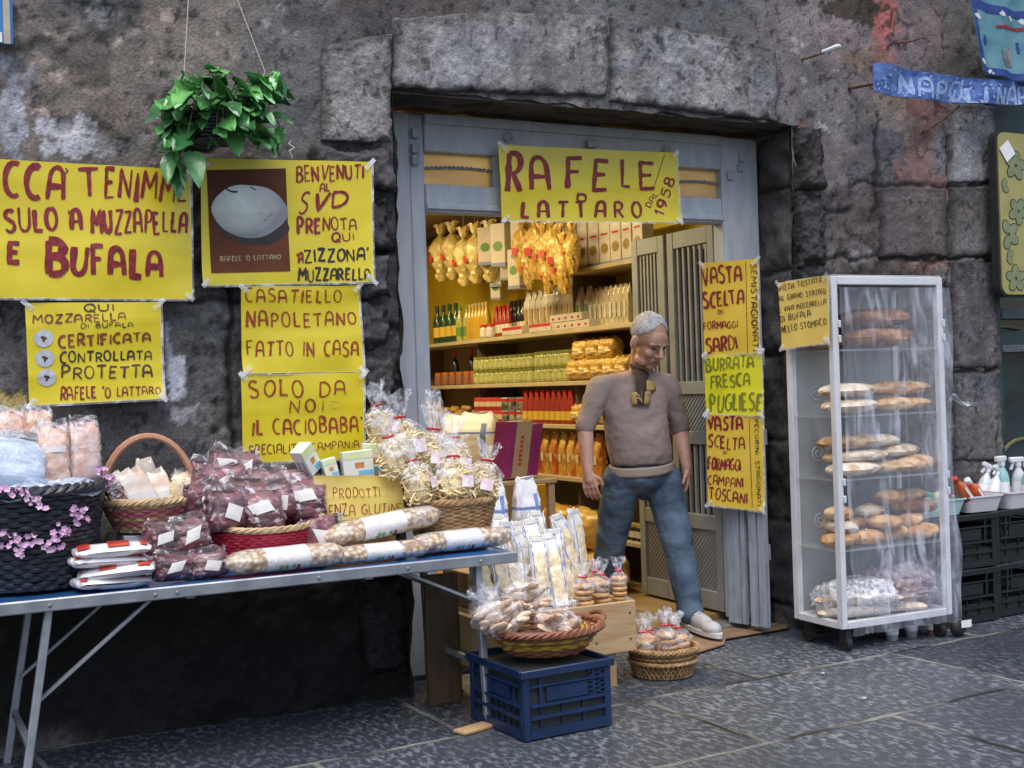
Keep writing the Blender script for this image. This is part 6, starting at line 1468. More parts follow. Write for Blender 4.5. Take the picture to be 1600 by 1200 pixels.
items(bottle('liqueur_bottle','bottle',WINE,m_dark,(.06,.12,.0388,m_lcream),(.26,.306,.0165,m_dark)), ZS['a'], lin(803,828,5), 'black bottle next to the red sauce bottles', 'black bottles', sc=.85, X=4.2)
# white paper bags and packets
M['white_pack'] = pm('white_paper_pack', (.62,.56,.47), (.54,.48,.40), scale=12, rough=.45, coat=.3)
def paper_bag(w=.09, h=.26, th=.06, mat=None, win=None, seed=3):
    t = thing('pasta_packet', '', 'packet'); m = MB(); pillow(m, w, h, th, seed, nu=32, nv=16, kind='sack', crink=.004, sq=.4); m.xf(Matrix.Rotation(-math.pi/2,4,'Z')); m.build('wrapper', mat or M['white_pack'], t)
    if win: m = MB(); m.box((-th*.5-.006,-w*.22,h*.2), (-th*.5-.003,w*.22,h*.6), bev=.001); m.build('window', win, t)
    return Stock(t)
m_pw = cm('pasta_window', (.52,.36,.14), .3, .6, (.40,.26,.08), 40)
items(paper_bag(.085,.30,.06,None,m_pw), ZS['a'], lin(831,905,9), 'white pasta packet above the red banded tray', 'white pasta packets', X=4.2)
items(paper_bag(.06,.24,.05,cm('clear_long_pack', (.50,.40,.22), .2, .8, (.60,.54,.40), 30),m_lwht,5), ZS['a'], lin(932,986,8), 'long shiny packet on the highest long shelf', 'long shiny packets', X=4.14)
items(paper_bag(.07,.26,.06,None,m_lgrn,6), ZS['a'], lin(912,926,2), 'tall white packet before the long shiny ones', 'tall white packets', X=4.14)
def pbox(name, w, d, h, mat, decos=()):
    t = thing(name, '', 'box'); m = MB(); m.box((-d/2,-w/2,0), (d/2,w/2,h), bev=.003); m.build('carton', mat, t)
    for nm, mt, y0, z0, y1, z1, rnd_ in decos:
        m = MB()
        if rnd_: m.add([(-d/2-.0012, w*((y0+y1)/2+(y1-y0)/2*math.cos(6.283*i/14)), h*((z0+z1)/2+(z1-z0)/2*math.sin(6.283*i/14))) for i in range(14)], [tuple(range(14))[::-1]])
        else: m.box((-d/2-.0014,w*y0,h*z0), (-d/2-.0004,w*y1,h*z1))
        m.build(nm, mt, t, smooth=False)
    return Stock(t)
items(pbox('packet_tray', .30, .10, .06, M['white_pack'], (('red_band',m_lred,-.48,.6,.48,.95,False),)), ZS['a'], [812,856], 'red banded white tray on the long shelf', 'red banded trays', X=4.10)
items(pbox('small_box', .10, .08, .05, M['white_pack'], (('red_mark',m_lred,-.2,.3,.1,.6,False),)), ZS['a'], lin(872,926,6), 'small white box in the lower row before packets', 'small white boxes', X=4.10)
items(pbox('small_box', .10, .08, .05, M['white_pack'], (('red_mark',m_lred,-.1,.3,.2,.6,False),)), ZS['a'], lin(876,916,5), 'small white box in the upper row before the packets', 'small white boxes', X=4.10, dz=.052)
box6 = pbox('pasta_box', .115, .08, .30, M['white_pack'], (('picture',cm('pasta_picture', (.40,.26,.07), .4, .2, (.20,.16,.05), 40),-.34,.22,.34,.44,True),('blue_base',cm('grey_blue_print', (.25,.27,.36), .5, .1),-.5,.0,.5,.05,False),('red_title',m_lred,-.3,.60,.3,.64,False)))
items(box6, 2.035, lin(907,1012,7), 'oval pictured pasta box on the short top shelf', 'pasta boxes on the top shelf', X=4.12)
# second shelf
items(bottle('wine_bottle','bottle',WINE,m_dark,None,(.25,.306,.0165,m_lred)), ZS['b'], lin(712,738,2), 'red capped black bottle on the second shelf', 'black red capped bottles', sc=.9, X=4.2)
items(bottle('terracotta_jar','jar',JAR,cm('terracotta', (.26,.10,.04), .6, 0),None,(.082,.10,.032,cm('orange_lid', (.55,.16,.03)))), ZS['b'], lin(686,742,6), 'brown jar with an orange lid on the second shelf', 'brown jars')
jar = bottle('olive_jar','jar',JAR,m_olive,(.018,.055,.0376,cm('pale_green_label', (.45,.45,.18), .5, .2)),(.082,.098,.034,cm('olive_lid', (.20,.20,.05))))
for row, dz in (('lower', 0), ('upper', .101)):
    for i, px in enumerate(lin(756,832,11)): jar.put((4.10, sy(px,4.10), ZS['b']+.001+dz), (0,0,rnd.random()*6), 1.0, 'olive jar in the %s row of the long block, %s' % (row, 'deepest' if i == 0 else 'last before the gap' if i == 10 else ORD[i]+' from the deep end'), 'olive jars')
    for i, px in enumerate(lin(844,890,6)): jar.put((4.10, sy(px,4.10), ZS['b']+.001+dz), (0,0,rnd.random()*6), 1.06, 'olive jar in the %s row of the short block, %s' % (row, 'first after the gap' if i == 0 else 'closest to the yellow bags' if i == 5 else ORD[i]+' after the gap'), 'olive jars')
for k, z in enumerate((0,.10)): jar.put((4.10, sy(748,4.1), ZS['b']+.001+z), (0,0,0), 1.05, ('bottom','top')[k]+' jar of the separate two jar stack by the brown jars', 'olive jars')
m_amber = pm('amber_pasta_in_film', (.52,.27,.03), (.72,.48,.10), scale=22, rough=.35, coat=1.0, coatr=.1, coatbump=.6, bump=.6, bscale=40, vary=.1)
def plump(w, h, th, mat, seed, kind='seal'):
    t = thing('pasta_bag', '', 'bag'); m = MB(); pillow(m, w, h, th, seed, nu=26, nv=16, kind=kind, crink=.010); m.xf(Matrix.Rotation(-math.pi/2,4,'Z')); m.build('contents', mat, t)
    m = MB(); m.surf(lambda u, v: (-th*.47-.009, w*.34*(u-.5)*2*.6, h*(.42+.2*(v-.5))), 3, 3); m.build('label', m_lcream, t); return Stock(t)
pb1 = plump(.15, .14, .12, m_amber, 4)
items(pb1, ZS['b'], lin(904,980,5), 'amber pasta bag in the lower row on the second shelf', 'amber bags on the second shelf', X=4.12)
items(pb1, ZS['b'], lin(914,956,3), 'amber pasta bag in the upper row on the second shelf', 'amber bags on the second shelf', X=4.14, dz=.125)
# third shelf
t3 = thing('wicker_tray', 'low brown basket of loose goods on the third shelf', 'basket', (4.12,sy(715),ZS['c']+.001)); m = MB(); prof = lambda t_: (.16+.03*t_, .006+.05*t_); weave(m, prof, 5, n=50, stakes=24, r=.006, amp=.004, sy=1.8); liner(m, prof, 1, 1.8)
o_ = m.xf(Matrix.Translation(t3.location)).build('weave', M['wicker_brown'], t3); m = MB(); r_ = random.Random(4)
for k in range(40): m.ell((4.12+r_.uniform(-.12,.12), sy(715)+r_.uniform(-.24,.24), ZS['c']+.05+r_.uniform(0,.05)), (.03,.04,.025), n=7)
m.build('goods', pm('brown_snacks', (.34,.17,.04), (.45,.27,.07), scale=30, rough=.6), t3)
TIN = [(.038,0),(.040,.004),(.040,.085),(.038,.09)]
tin = bottle('tomato_tin','tin',TIN,m_lred,(.025,.06,.0406,m_lcream)); tin2 = bottle('striped_tin','tin',TIN,cm('black_white_label', (.45,.42,.36), .4, .2, (.03,.03,.03), 22),(.06,.08,.0406,m_lred))
for row, dz in (('lower',0),('upper',.092)):
    items(tin, ZS['c'], lin(748,784,5), 'red tomato tin in the %s row on the third shelf' % row, 'tomato tins', X=4.09, dz=dz)
    items(tin2, ZS['c'], lin(791,814,3), 'black and white tin in the %s row, third shelf' % row, 'black and white tins', X=4.09, dz=dz)
PASS = [(.028,0),(.031,.008),(.031,.14),(.022,.175),(.017,.20)]
items(bottle('passata_bottle','bottle',PASS,m_tomato,(.025,.085,.0316,m_lyel),(.195,.225,.018,m_lred)), ZS['c'], lin(822,892,9), 'red passata bottle with yellow label on the third shelf', 'passata bottles', X=4.10)
items(pb1, ZS['c'], lin(908,952,3), 'amber pasta bag beside the passata bottles', 'amber bags on the third shelf', X=4.14)
# fourth shelf and the floor
m_redyel = pm('red_yellow_snack_wrap', (.50,.10,.03), (.66,.46,.08), scale=7, rough=.35, coat=.9, coatbump=.4, stretch=(1,2,1), vary=.1)
items(plump(.085,.28,.07,m_redyel,7,'sack'), ZS['d'], lin(838,934,8), 'tall red and yellow packet on the fourth shelf', 'red and yellow packets', X=4.12)
pb2 = plump(.34, .24, .22, m_amber, 9)
for k, (px, z, X, l) in enumerate(((800,.06,3.9,'deepest'),(846,.06,3.88,'second in'),(892,.06,3.86,'third in'),(936,.06,3.84,'nearest the man'))): pb2.put((X, sy(px,X), z+.001), (0,0,rnd.uniform(-.2,.2)), 1.0, 'amber pasta sack on the shop floor, bottom layer, '+l, 'amber sacks on the floor')
for k, (px, X, l) in enumerate(((818,3.9,'deepest'),(866,3.88,'middle'),(914,3.86,'nearest the man'))): pb2.put((X, sy(px,X), .29), (R(4),0,rnd.uniform(-.3,.3)), 1.0, 'amber pasta sack on the shop floor, top layer, '+l, 'amber sacks on the floor')
items(bottle('preserve_jar','jar',JAR,m_dark,(.02,.06,.0376,m_lwht),(.082,.1,.034,m_gold)), .33, lin(968,1006,5), 'dark preserve jar on the lowest shelf behind the door leaf', 'dark preserve jars', X=4.12)
p = at(826,758,Y=1.6); yx = pbox('yellow_carton', .26, .12, .16, cm('yellow_card', (.60,.36,.03), .5, .1), (('emblem',m_lred,-.15,.4,.1,.7,True),)); yx.put((3.78, sy(826,3.78), .50), (0,0,.1), 1.0, 'yellow carton on the amber sacks under the fourth shelf')
# magenta paper bag and cross sacks at the deep end
p = at(800,745,Y=1.0)
t = thing('paper_carrier', 'magenta and tan paper bag with printed letters standing on a stool by the door jamb', 'paper bag', (p.x,p.y,p.z))
m = MB(); q = Vector(p); axx = Vector((.92,.38,0)); ayy = Vector((-.38,.92,0)); tl = Vector((.16,0,.98)).normalized()
m.obox(q+tl*.15, axx, ayy, tl, (.065,.05,.15)); m.build('front', pm('tan_kraft_paper', (.40,.26,.12), (.46,.31,.15), scale=10, rough=.7), t, smooth=False)
m = MB(); m.obox(q+tl*.15-axx*.095, axx, ayy, tl, (.028,.052,.15)); m.obox(q+tl*.14+axx*.11, axx, ayy, tl, (.043,.052,.14)); m.build('side', pm('magenta_paper', (.24,.018,.10), (.30,.03,.13), scale=10, rough=.6), t, smooth=False)
m = MB()
for k in range(7): m.obox(q+tl*(.07+.024*k)-ayy*.0515-axx*.01, axx, ayy, tl, (.012,.0008,.007))
m.build('print', m_lred, t, smooth=False)
st_ = thing('stool', 'dark wooden stool behind the bench carrying the magenta paper bag', 'stool', (p.x,p.y,.06)); zt_ = p.z-.012
m = MB(); m.box((p.x-.2,p.y-.14,zt_-.025), (p.x+.2,p.y+.16,zt_), bev=.004); m.build('seat', M['pine_dark'], st_)
for sx_ in (-.17,.17):
    for sy_ in (-.11,.13): m = MB(); m.box((p.x+sx_-.018,p.y+sy_-.018,.06), (p.x+sx_+.018,p.y+sy_+.018,zt_-.026)); m.build('leg', M['pine_dark'], st_, smooth=False)
for k, (px, dx, l) in enumerate(((716,0,'deep in the shop by the jamb'),(745,0,'deep in the shop, next to the magenta bag'))):
    X_ = 3.7; y_ = sy(px, X_); cross_sack('white sack with a blue cross '+l, (X_,y_,at(px,722,X=X_).z), .30, .34, .2, -.9)
pr = thing('goods_pallet', 'low dark stack of boards under the sacks deep in the shop', 'pallet', (3.7,3.2,.06)); m = MB(); zz_ = at(730,722,X=3.7).z-.003; m.box((3.5,sy(745,3.7)-.3,.06), (3.95,sy(716,3.7)+.3,zz_)); m.build('boards', M['roomdark'], pr, smooth=False)
# hanging bags and boxes
m_cello = pm('golden_pasta_cello', (.50,.29,.04), (.66,.46,.13), scale=14, rough=.3, coat=1.0, coatr=.08, coatbump=.8, bump=.6, bscale=26, vary=.1)
m_cello2 = pm('pale_golden_cello', (.46,.34,.08), (.66,.54,.24), scale=12, rough=.3, coat=1.0, coatr=.08, coatbump=.8, bump=.6, bscale=26, vary=.1)
def hang_bag(mat, seed, w, h, th):
    t = thing('hanging_bag', '', 'bag'); m = MB(); pillow(m, w, h, th, seed, nu=28, nv=20, kind='tied', crink=.014, tie=.8); m.xf(Matrix.Translation((0,0,-h))); m.xf(Matrix.Rotation(-math.pi/2,4,'Z')); m.build('contents', mat, t)
    m = MB(); m.tube([(0,0,-.02),(0,0,.8)], .002, 4); m.build('string', M['string'], t); m = MB(); m.surf(lambda u, v: (-th*.5-.008, .05*(u-.5), -h*.6+.05*(v-.5)), 3, 3); m.build('label', m_lred, t); return Stock(t)
hb1, hb2 = hang_bag(m_cello2, 3, .23, .44, .17), hang_bag(m_cello, 6, .17, .40, .14)
def hangput(st, px, py, X, lb, gp, rz=0, sc=1.0):
    p = at(px, py, X=X); L = max(.02, 2.745-p.z); o = st.put((X,p.y,p.z), (0,0,rz), sc, lb, gp)
    for c in o.children:
        if c.name.startswith('string'): c.scale = (1,1,L/sc/.8)
for px, py, l in ((688,352,'deepest of all'),(706,348,'second from the deep end'),(724,356,'third from the deep end'),(742,350,'fourth from the deep end'),(764,346,'closest to the hanging cartons')): hangput(hb1, px, py, 4.0, 'pale golden bag hanging under the ceiling, '+l, 'bags hanging in the shop')
for px, py, sc, l in ((815,338,1.0,'beside the hanging boxes'),(836,332,1.1,'under the shop sign, shortest string'),(862,336,1.05,'lowest end of the bunch'),(880,366,.95,'lowest of all, by the pasta boxes'),(893,348,.8,'touching the pasta boxes'),(848,350,.9,'in the middle of the bunch'),(826,372,.85,'low, between the cartons and the bunch'),(870,352,.95,'half hidden behind the bunch'),(856,392,.7,'small one below the bunch')): hangput(hb2, px, py, 3.9, 'golden pasta bag hanging under the ceiling, '+l, 'bags hanging in the shop', rnd.uniform(-.4,.4), sc)
def hang_box():
    t = thing('hanging_box', '', 'box'); m = MB(); m.box((-.05,-.06,-.30), (.05,.06,0), bev=.003); m.build('carton', M['white_pack'], t)
    m = MB(); m.add([(-.0514, .04*math.cos(6.283*i/14), -.16+.035*math.sin(6.283*i/14)) for i in range(14)], [tuple(range(14))[::-1]]); m.build('picture', m_lgrn, t, smooth=False)
    m = MB(); m.box((-.0512,-.0601,-.2995), (.0512,.0612,-.275)); m.build('blue_base', cm('slate_print', (.22,.24,.33), .5, .1), t, smooth=False)
    m = MB(); m.tube([(0,0,-.001),(0,0,.8)], .002, 4); m.build('string', M['string'], t); return Stock(t)
hbx = hang_box()
for px, py, sc, rz, l in ((783,350,1.0,.5,'largest facing one'),(812,344,.85,.4,'top one beside the golden bags'),(808,390,.9,.35,'lower one beside the golden bags'),(760,356,.9,.8,'narrow upper one'),(776,400,.75,.7,'lower one under the largest'),(748,402,.65,.9,'lowest slim one'),(775,430,.6,.8,'lowest small one'),(792,392,.7,.6,'one half behind the largest')): hangput(hbx, px, py, 3.95 if sc > .8 else 4.05, 'white carton hanging on a string in the shop, '+l, 'cartons hanging in the shop', rz, sc)

# ================================================================ THE MAN IN THE DOORWAY
def remesh(o, vox, it=6, fac=.5):
    r = o.modifiers.new('remesh', 'REMESH'); r.mode = 'VOXEL'; r.voxel_size = vox; r.use_smooth_shade = True
    s = o.modifiers.new('smooth', 'SMOOTH'); s.factor = fac; s.iterations = it
M['skin'] = pm('weathered_skin', (.50,.30,.23), (.42,.23,.165), scale=16, rough=.55, bump=.12, bscale=90, sss=.12)
M['sweater'] = pm('taupe_sweater_knit', (.235,.18,.165), (.31,.245,.225), scale=7, rough=.9, bump=.35, bscale=9, stretch=(1,1,2.2))
M['rib'] = pm('light_hem_knit', (.36,.28,.235), (.30,.23,.19), scale=40, rough=.9, bump=.3, stretch=(8,8,1))
M['denim'] = pm('worn_blue_denim', (.022,.042,.078), (.09,.14,.205), scale=4, rough=.8, bump=.8, bscale=9, detail=6, stretch=(1.2,1.2,2.6))
M['denim_dark'] = pm('dark_denim', (.022,.04,.07), (.05,.08,.13), scale=6, rough=.8, bump=.4)
M['shoe'] = pm('pale_grey_shoe', (.52,.50,.50), (.42,.41,.42), scale=14, rough=.6, bump=.15)
M['sole'] = pm('white_sole', (.60,.58,.55), rough=.6)
M['hair'] = pm('silver_hair', (.70,.70,.72), (.52,.52,.53), scale=30, rough=.6, bump=.6, bscale=70, stretch=(2,.5,1))
M['dark_knit'] = pm('dark_brown_collar', (.028,.018,.016), (.05,.032,.026), scale=40, rough=.85)
M['tan_patch'] = pm('ochre_patch', (.34,.22,.07), (.44,.31,.12), scale=40, rough=.8)
J = lambda x, y, Y: at(x, y, Y=Y+.17)
shR, elR, wrR = J(937,605,.50), J(914,668,.50), J(919,735,.43)
shL, elL, wrL = J(1042,602,.42), J(1062,670,.45), J(1073,728,.38)
neck, chest, belly, pel = J(1001,588,.46), J(990,642,.45), J(1002,694,.43), J(1001,738,.46)
hipR, knR, anR = J(973,748,.50), J(955,838,.60), J(946,930,.78)
hipL, knL, anL = J(1034,748,.45), J(1060,852,.28), J(1079,955,.17)
hd = J(1013,533,.37)
man = thing('person', 'grey haired man in taupe sweater and jeans stepping out of the shop doorway', 'person', (pel.x, pel.y-.1, .03))
HM = Matrix.Translation(hd) @ Matrix.Rotation(R(7),4,'Z') @ Matrix.Rotation(R(30),4,'X') @ Matrix.Scale(1.08,4)
H = lambda *p: HM @ Vector(p)
rot3 = HM.to_3x3().normalized()
b = MB()
def el_h(c, r): b.ell(H(*c), tuple(k*1.08 for k in r), n=20, rot=rot3)
el_h((0,.012,.035), (.075,.096,.098)); el_h((0,-.030,-.040), (.060,.066,.080)); el_h((0,-.062,-.098), (.030,.028,.026)); el_h((0,-.062,.030), (.058,.036,.055))
for s_ in (-1,1):
    el_h((.078*s_,.012,-.012), (.011,.022,.034)); el_h((.036*s_,-.072,-.028), (.024,.022,.024)); el_h((.042*s_,-.035,-.085), (.022,.04,.028))
    b.cap_(H(.048*s_,-.082,.022), H(.012*s_,-.094,.024), .010, .010)
b.cap_(H(0,-.092,.016), H(0,-.119,-.026), .0095, .014); b.cap_(H(-.013,-.104,-.032), H(.013,-.104,-.032), .009, .009)
b.cap_(H(-.020,-.088,-.060), H(.020,-.088,-.060), .009, .009); b.cap_(H(-.018,-.086,-.073), H(.018,-.086,-.073), .009, .009)
b.cap_(H(0,.025,-.05), neck+Vector((0,.01,-.02)), .058, .062); b.cap_(neck, pel, .07, .08)
b.cap_(neck, shR, .05, .05); b.cap_(neck, shL, .05, .05)
for s_, e_, w_ in ((shR,elR,wrR),(shL,elL,wrL)):
    b.cap_(s_, e_, .050, .042); b.cap_(e_, e_*.62+w_*.38, .043, .041); b.cap_(e_*.62+w_*.38, w_, .041, .027)
def hand(w_, dirv, palm_n, thumb_side):
    """relaxed hand: palm, four bent fingers of unequal length, a thumb off the side of the palm"""
    d = dirv.normalized(); n = (palm_n-d*palm_n.dot(d)).normalized(); sd = d.cross(n)*thumb_side
    b.cap_(w_, w_+d*.05, .027, .026)
    for k in range(4): b.cap_(w_+d*.03+sd*(.024-.016*k), w_+d*.088+sd*(.032-.0215*k), .0125, .012)
    for k, L in enumerate((.070,.080,.074,.058)):
        p = w_+d*.088+sd*(.034-.0225*k); d1 = (d+n*.30).normalized(); d2 = (d+n*.95).normalized(); d3 = (d*.6+n).normalized()
        q = p+d1*L*.48; r_ = q+d2*L*.32; e = r_+d3*L*.24
        b.cap_(p, q, .0092, .0086, n=10); b.cap_(q, r_, .0086, .008, n=10); b.cap_(r_, e, .0085, .0075, n=10)
    p = w_+d*.028+sd*.022; q = p+(d*.6+sd*.75+n*.35).normalized()*.042; e = q+(d+sd*.15+n*.35).normalized()*.034
    b.cap_(p, q, .0135, .0115, n=10); b.cap_(q, e, .0112, .009, n=10)
hand(wrR, Vector((.06,-.10,-1)), Vector((.75,.55,0)), 1)
hand(wrL, Vector((.03,.02,-1)), Vector((-.8,.5,0)), -1)
o = b.build('body', M['skin'], man); remesh(o, .0045, 3, .4)
# hair: a cap over crown, sides and back with a receding front
def hairf(u, v):
    ph = 2*math.pi*u; fr_ = max(0, -math.sin(ph))      # 1 at the front
    lim = 1.95-1.33*fr_**1.3; si = abs(math.cos(ph))**6; lim = lim-.35*si
    th = lim*v; k = 1.035+.03*n1(u*22, v*8, 3)-.05*max(0, v-.9)*10
    return H(.0765*k*math.sin(th)*math.cos(ph), .014+.099*k*math.sin(th)*math.sin(ph), .036+.100*k*math.cos(th))
m = MB(); m.surf(hairf, 48, 18, cu=True); hr = random.Random(9)
for k in range(1100):
    u, v = hr.random(), hr.uniform(.05,1.0)**.7; p = hairf(u, v); q = hairf(u+(.5-((u+.25) % 1))*.10*hr.uniform(.3,1.2), max(0, v-.10)) if hr.random() < .0 else hairf((u+hr.uniform(-.03,.03)) % 1, min(1.06, v+hr.uniform(.08,.16)))
    ce = H(0,.014,.036); o1 = (p-ce).normalized(); o2 = (q-ce).normalized(); m.tube([p+o1*.0, (p+q)/2+o1*.0028, q+o2*.0015], [.0013,.0013,.0005], 4, hr.choice([0,0,1]))
m.build('hair', [M['hair'], pm('grey_hair', (.58,.58,.59), (.44,.44,.45), scale=40, rough=.6)], man)
for s_ in (-1,1):
    m = MB(); m.ell(H(.031*s_,-.0855,.006), (.0125,.008,.007), n=10, rot=rot3); m.build('eye', pm('shadowed_eye', (.06,.04,.035), (.03,.02,.02), scale=30, rough=.3), man)
    m = MB(); m.tube([H(.050*s_,-.088,.022), H(.032*s_,-.0985,.029), H(.012*s_,-.1025,.026)], [.003,.0055,.004], 6); m.build('eyebrow', pm('grey_eyebrow', (.16,.13,.12), rough=.8), man)
m = MB(); m.tube([H(-.021,-.0955,-.0668), H(0,-.0988,-.0655), H(.021,-.0955,-.0668)], [.0015,.0028,.0015], 6); m.build('mouth', pm('mouth_line', (.16,.05,.045), rough=.6), man)
# sweater
b = MB()
ax2 = (shL-shR); tw = math.atan2(ax2.y, ax2.x); rt2 = Matrix.Rotation(tw, 3, 'Z')
LR = [(1001,576,.47,.060,.058),(1000,588,.47,.098,.075),(997,598,.465,.150,.085),(994,613,.46,.174,.100),(992,640,.455,.176,.116),(996,680,.45,.174,.124),(1000,708,.455,.174,.126),(1002,727,.46,.164,.120)]
def loft(u, v):
    k = v*(len(LR)-1); i = min(int(k), len(LR)-2); f_ = k-i; a_, c_ = LR[i], LR[i+1]; q = [a_[j]*(1-f_)+c_[j]*f_ for j in range(5)]; th = 6.28318*u
    return J(q[0],q[1],q[2])+rt2 @ Vector((q[3]*math.copysign(abs(math.cos(th))**.85, math.cos(th)), q[4]*math.copysign(abs(math.sin(th))**.9, math.sin(th)), .012*math.cos(th)*0))
n0 = len(b.v); b.surf(loft, 40, 42, cu=True); b.add([b.v[n0+i] for i in range(40)], [tuple(range(40))]); b.add([b.v[n0+42*40+i] for i in range(40)], [tuple(range(40))[::-1]])
b.cap_(neck*.5+shR*.5-Vector((0,0,.012)), shR, .062, .066); b.cap_(neck*.5+shL*.5-Vector((0,0,.012)), shL, .062, .066)
for s_, e_, w_ in ((shR,elR,wrR),(shL,elL,wrL)):
    e2 = s_+(e_-s_)*.98; b.cap_(s_, e2, .067, .057)
    q = e2; b.cap_(q-(e_-s_).normalized()*.03, q, .055, .053)
o = b.build('sweater', M['sweater'], man); remesh(o, .008, 16, .6)
dt = o.modifiers.new('folds', 'DISPLACE'); tx = bpy.data.textures.new('fold_noise', 'CLOUDS'); tx.noise_scale = .075; tx.noise_depth = 2; dt.texture = tx; dt.strength = .016; dt.mid_level = .5; dt.texture_coords = 'LOCAL'
m = MB(); n_ = 40
def hem(u, v):
    a = 2*math.pi*u; p = pel+Vector((0,-.01,.0))+rt2 @ Vector((.174*math.cos(a)*(1.0-.01*v), .128*math.sin(a)*(1.0-.02*v), 0)); p.z += .050-.05*v+.010*math.cos(a)+.016*math.sin(a); return p
m.surf(hem, n_, 4, cu=True); o = m.build('sweater_hem', M['rib'], man); sl = o.modifiers.new('thick', 'SOLIDIFY'); sl.thickness = .003; sl.offset = 1
m = MB(); m.tube([neck+Vector((.066*math.cos(6.283*i/18), .012+.062*math.sin(6.283*i/18), .010+.022*math.sin(6.283*i/18))) for i in range(18)], .019, 8, closed=True); m.build('collar', M['dark_knit'], man)
# dark placket down the chest with ochre patches
def on_chest(px, py):
    p = at(px, py, Y=chest.y); d = (p-CAM).normalized(); best = 1e9
    for c_, r_ in ((chest+Vector((0,.01,.02)), (.160,.112,.20)), (belly, (.172,.122,.17)), (neck*.4+chest*.6, (.11,.11,.16))):
        o_ = rt2.transposed() @ (CAM-c_); dd = rt2.transposed() @ d; o2 = Vector([o_[i]/r_[i] for i in range(3)]); d2 = Vector([dd[i]/r_[i] for i in range(3)])
        A_ = d2.dot(d2); B2 = o2.dot(d2); C2 = o2.dot(o2)-1; D_ = B2*B2-A_*C2
        if D_ > 0: best = min(best, (-B2-math.sqrt(D_))/A_)
    return CAM+d*((best if best < 1e8 else (p-CAM).length)-.024)
def patch(nm, poly_l, poly_r, mt):
    m = MB(); n_ = len(poly_l)-1
    vs = []
    for k in range(n_*4+1):
        i = min(k//4, n_-1); t_ = (k-i*4)/4; l = (poly_l[i][0]*(1-t_)+poly_l[i+1][0]*t_, poly_l[i][1]*(1-t_)+poly_l[i+1][1]*t_); r_ = (poly_r[i][0]*(1-t_)+poly_r[i+1][0]*t_, poly_r[i][1]*(1-t_)+poly_r[i+1][1]*t_)
        for q in range(5): vs.append(on_chest(l[0]+(r_[0]-l[0])*q/4, l[1]+(r_[1]-l[1])*q/4))
    m.add(vs, [(a*5+q, a*5+q+1, (a+1)*5+q+1, (a+1)*5+q) for a in range(n_*4) for q in range(4)]); o = m.build(nm, mt, man)
    sl = o.modifiers.new('thick', 'SOLIDIFY'); sl.thickness = .008; sl.offset = 1
patch('placket', [(984,568),(994,590),(994,614),(996,632)], [(1020,572),(1012,592),(1008,612),(1006,632)], M['dark_knit'])
patch('emblem_patch', [(988,613),(988,633)], [(1017,611),(1016,632)], M['tan_patch']); patch('emblem_patch', [(1010,594),(1011,611)], [(1026,596),(1025,610)], M['tan_patch'])
# jeans
b = MB(); b.ell(pel+Vector((0,0,-.02)), (.172,.128,.10), n=22, rot=rt2)
b.cap_(hipR, knR, .106, .088); b.cap_(knR, anR, .086, .074); b.cap_(hipL, knL, .104, .082); b.cap_(knL, knL*.45+anL*.55, .080, .076); b.cap_(knL*.45+anL*.55, anL, .074, .070)
b.ell(pel*.5+hipR*.5+Vector((0,.05,-.03)), (.10,.09,.11), n=16); b.ell(pel*.5+hipL*.5+Vector((0,.06,-.03)), (.10,.09,.11), n=16)
o = b.build('jeans', M['denim'], man); remesh(o, .009, 4, .5)
dt = o.modifiers.new('folds', 'DISPLACE'); tx = bpy.data.textures.new('denim_noise', 'CLOUDS'); tx.noise_scale = .085; tx.noise_depth = 2; dt.texture = tx; dt.strength = .020; dt.mid_level = .5; dt.texture_coords = 'LOCAL'
m = MB(); n_ = 30; 0 and m.tube([pel+rt2 @ Vector((.166*math.cos(6.283*i/n_), .130*math.sin(6.283*i/n_), .02+.012*math.cos(6.283*i/n_))) for i in range(n_)], .015, 6, closed=True)
# shoes
def shoe(an, toe, zf, nm='shoe'):
    d = (toe-an); d.z = 0; L = d.length; d.normalize(); h = Vector((an.x,an.y,zf)); b = MB(); Z = Vector((0,0,1)); rr = Matrix((d, Vector((-d.y,d.x,0)), Z)).transposed()
    b.ell(h-d*.02+Z*.055, (.055,.042,.055), n=14, rot=rr); b.ell(h+d*(L*.45)+Z*.045, (.10,.044,.045), n=16, rot=rr); b.ell(h+d*(L*.80)+Z*.036, (.07,.046,.036), n=16, rot=rr); b.cap_(h+Z*.06, h+Z*.10, .05, .05)
    o = b.build(nm, M['shoe'], man); remesh(o, .006, 4)
    m = MB(); P = []
    for i in range(28):
        a = 6.2832*i/28; x = math.cos(a); y = math.sin(a); P.append(h+d*(L*.40+x*(L*.62+.035))+Vector((-d.y,d.x,0))*(y*(.046+.006*x)))
    m.add([p+Z*.0 for p in P]+[p+Z*.022 for p in P], [tuple(range(28))[::-1], tuple(range(28,56))]+[(i,(i+1) % 28,28+(i+1) % 28,28+i) for i in range(28)]); m.build('sole', M['sole'], o)
    m = MB()
    for k in range(4): c_ = h+d*(L*(.22+.11*k))+Z*(.100-.011*k); m.tube([c_-Vector((-d.y,d.x,0))*.026-Z*.008, c_+Z*.004, c_+Vector((-d.y,d.x,0))*.026-Z*.008], .004, 5)
    m.build('laces', M['sole'], o)
toeL = at(1120,990,Z=.05); shoe(anL, toeL, .031); shoe(anR, anR+Vector((.05,-.17,0)), max(.065, anR.z-.12))

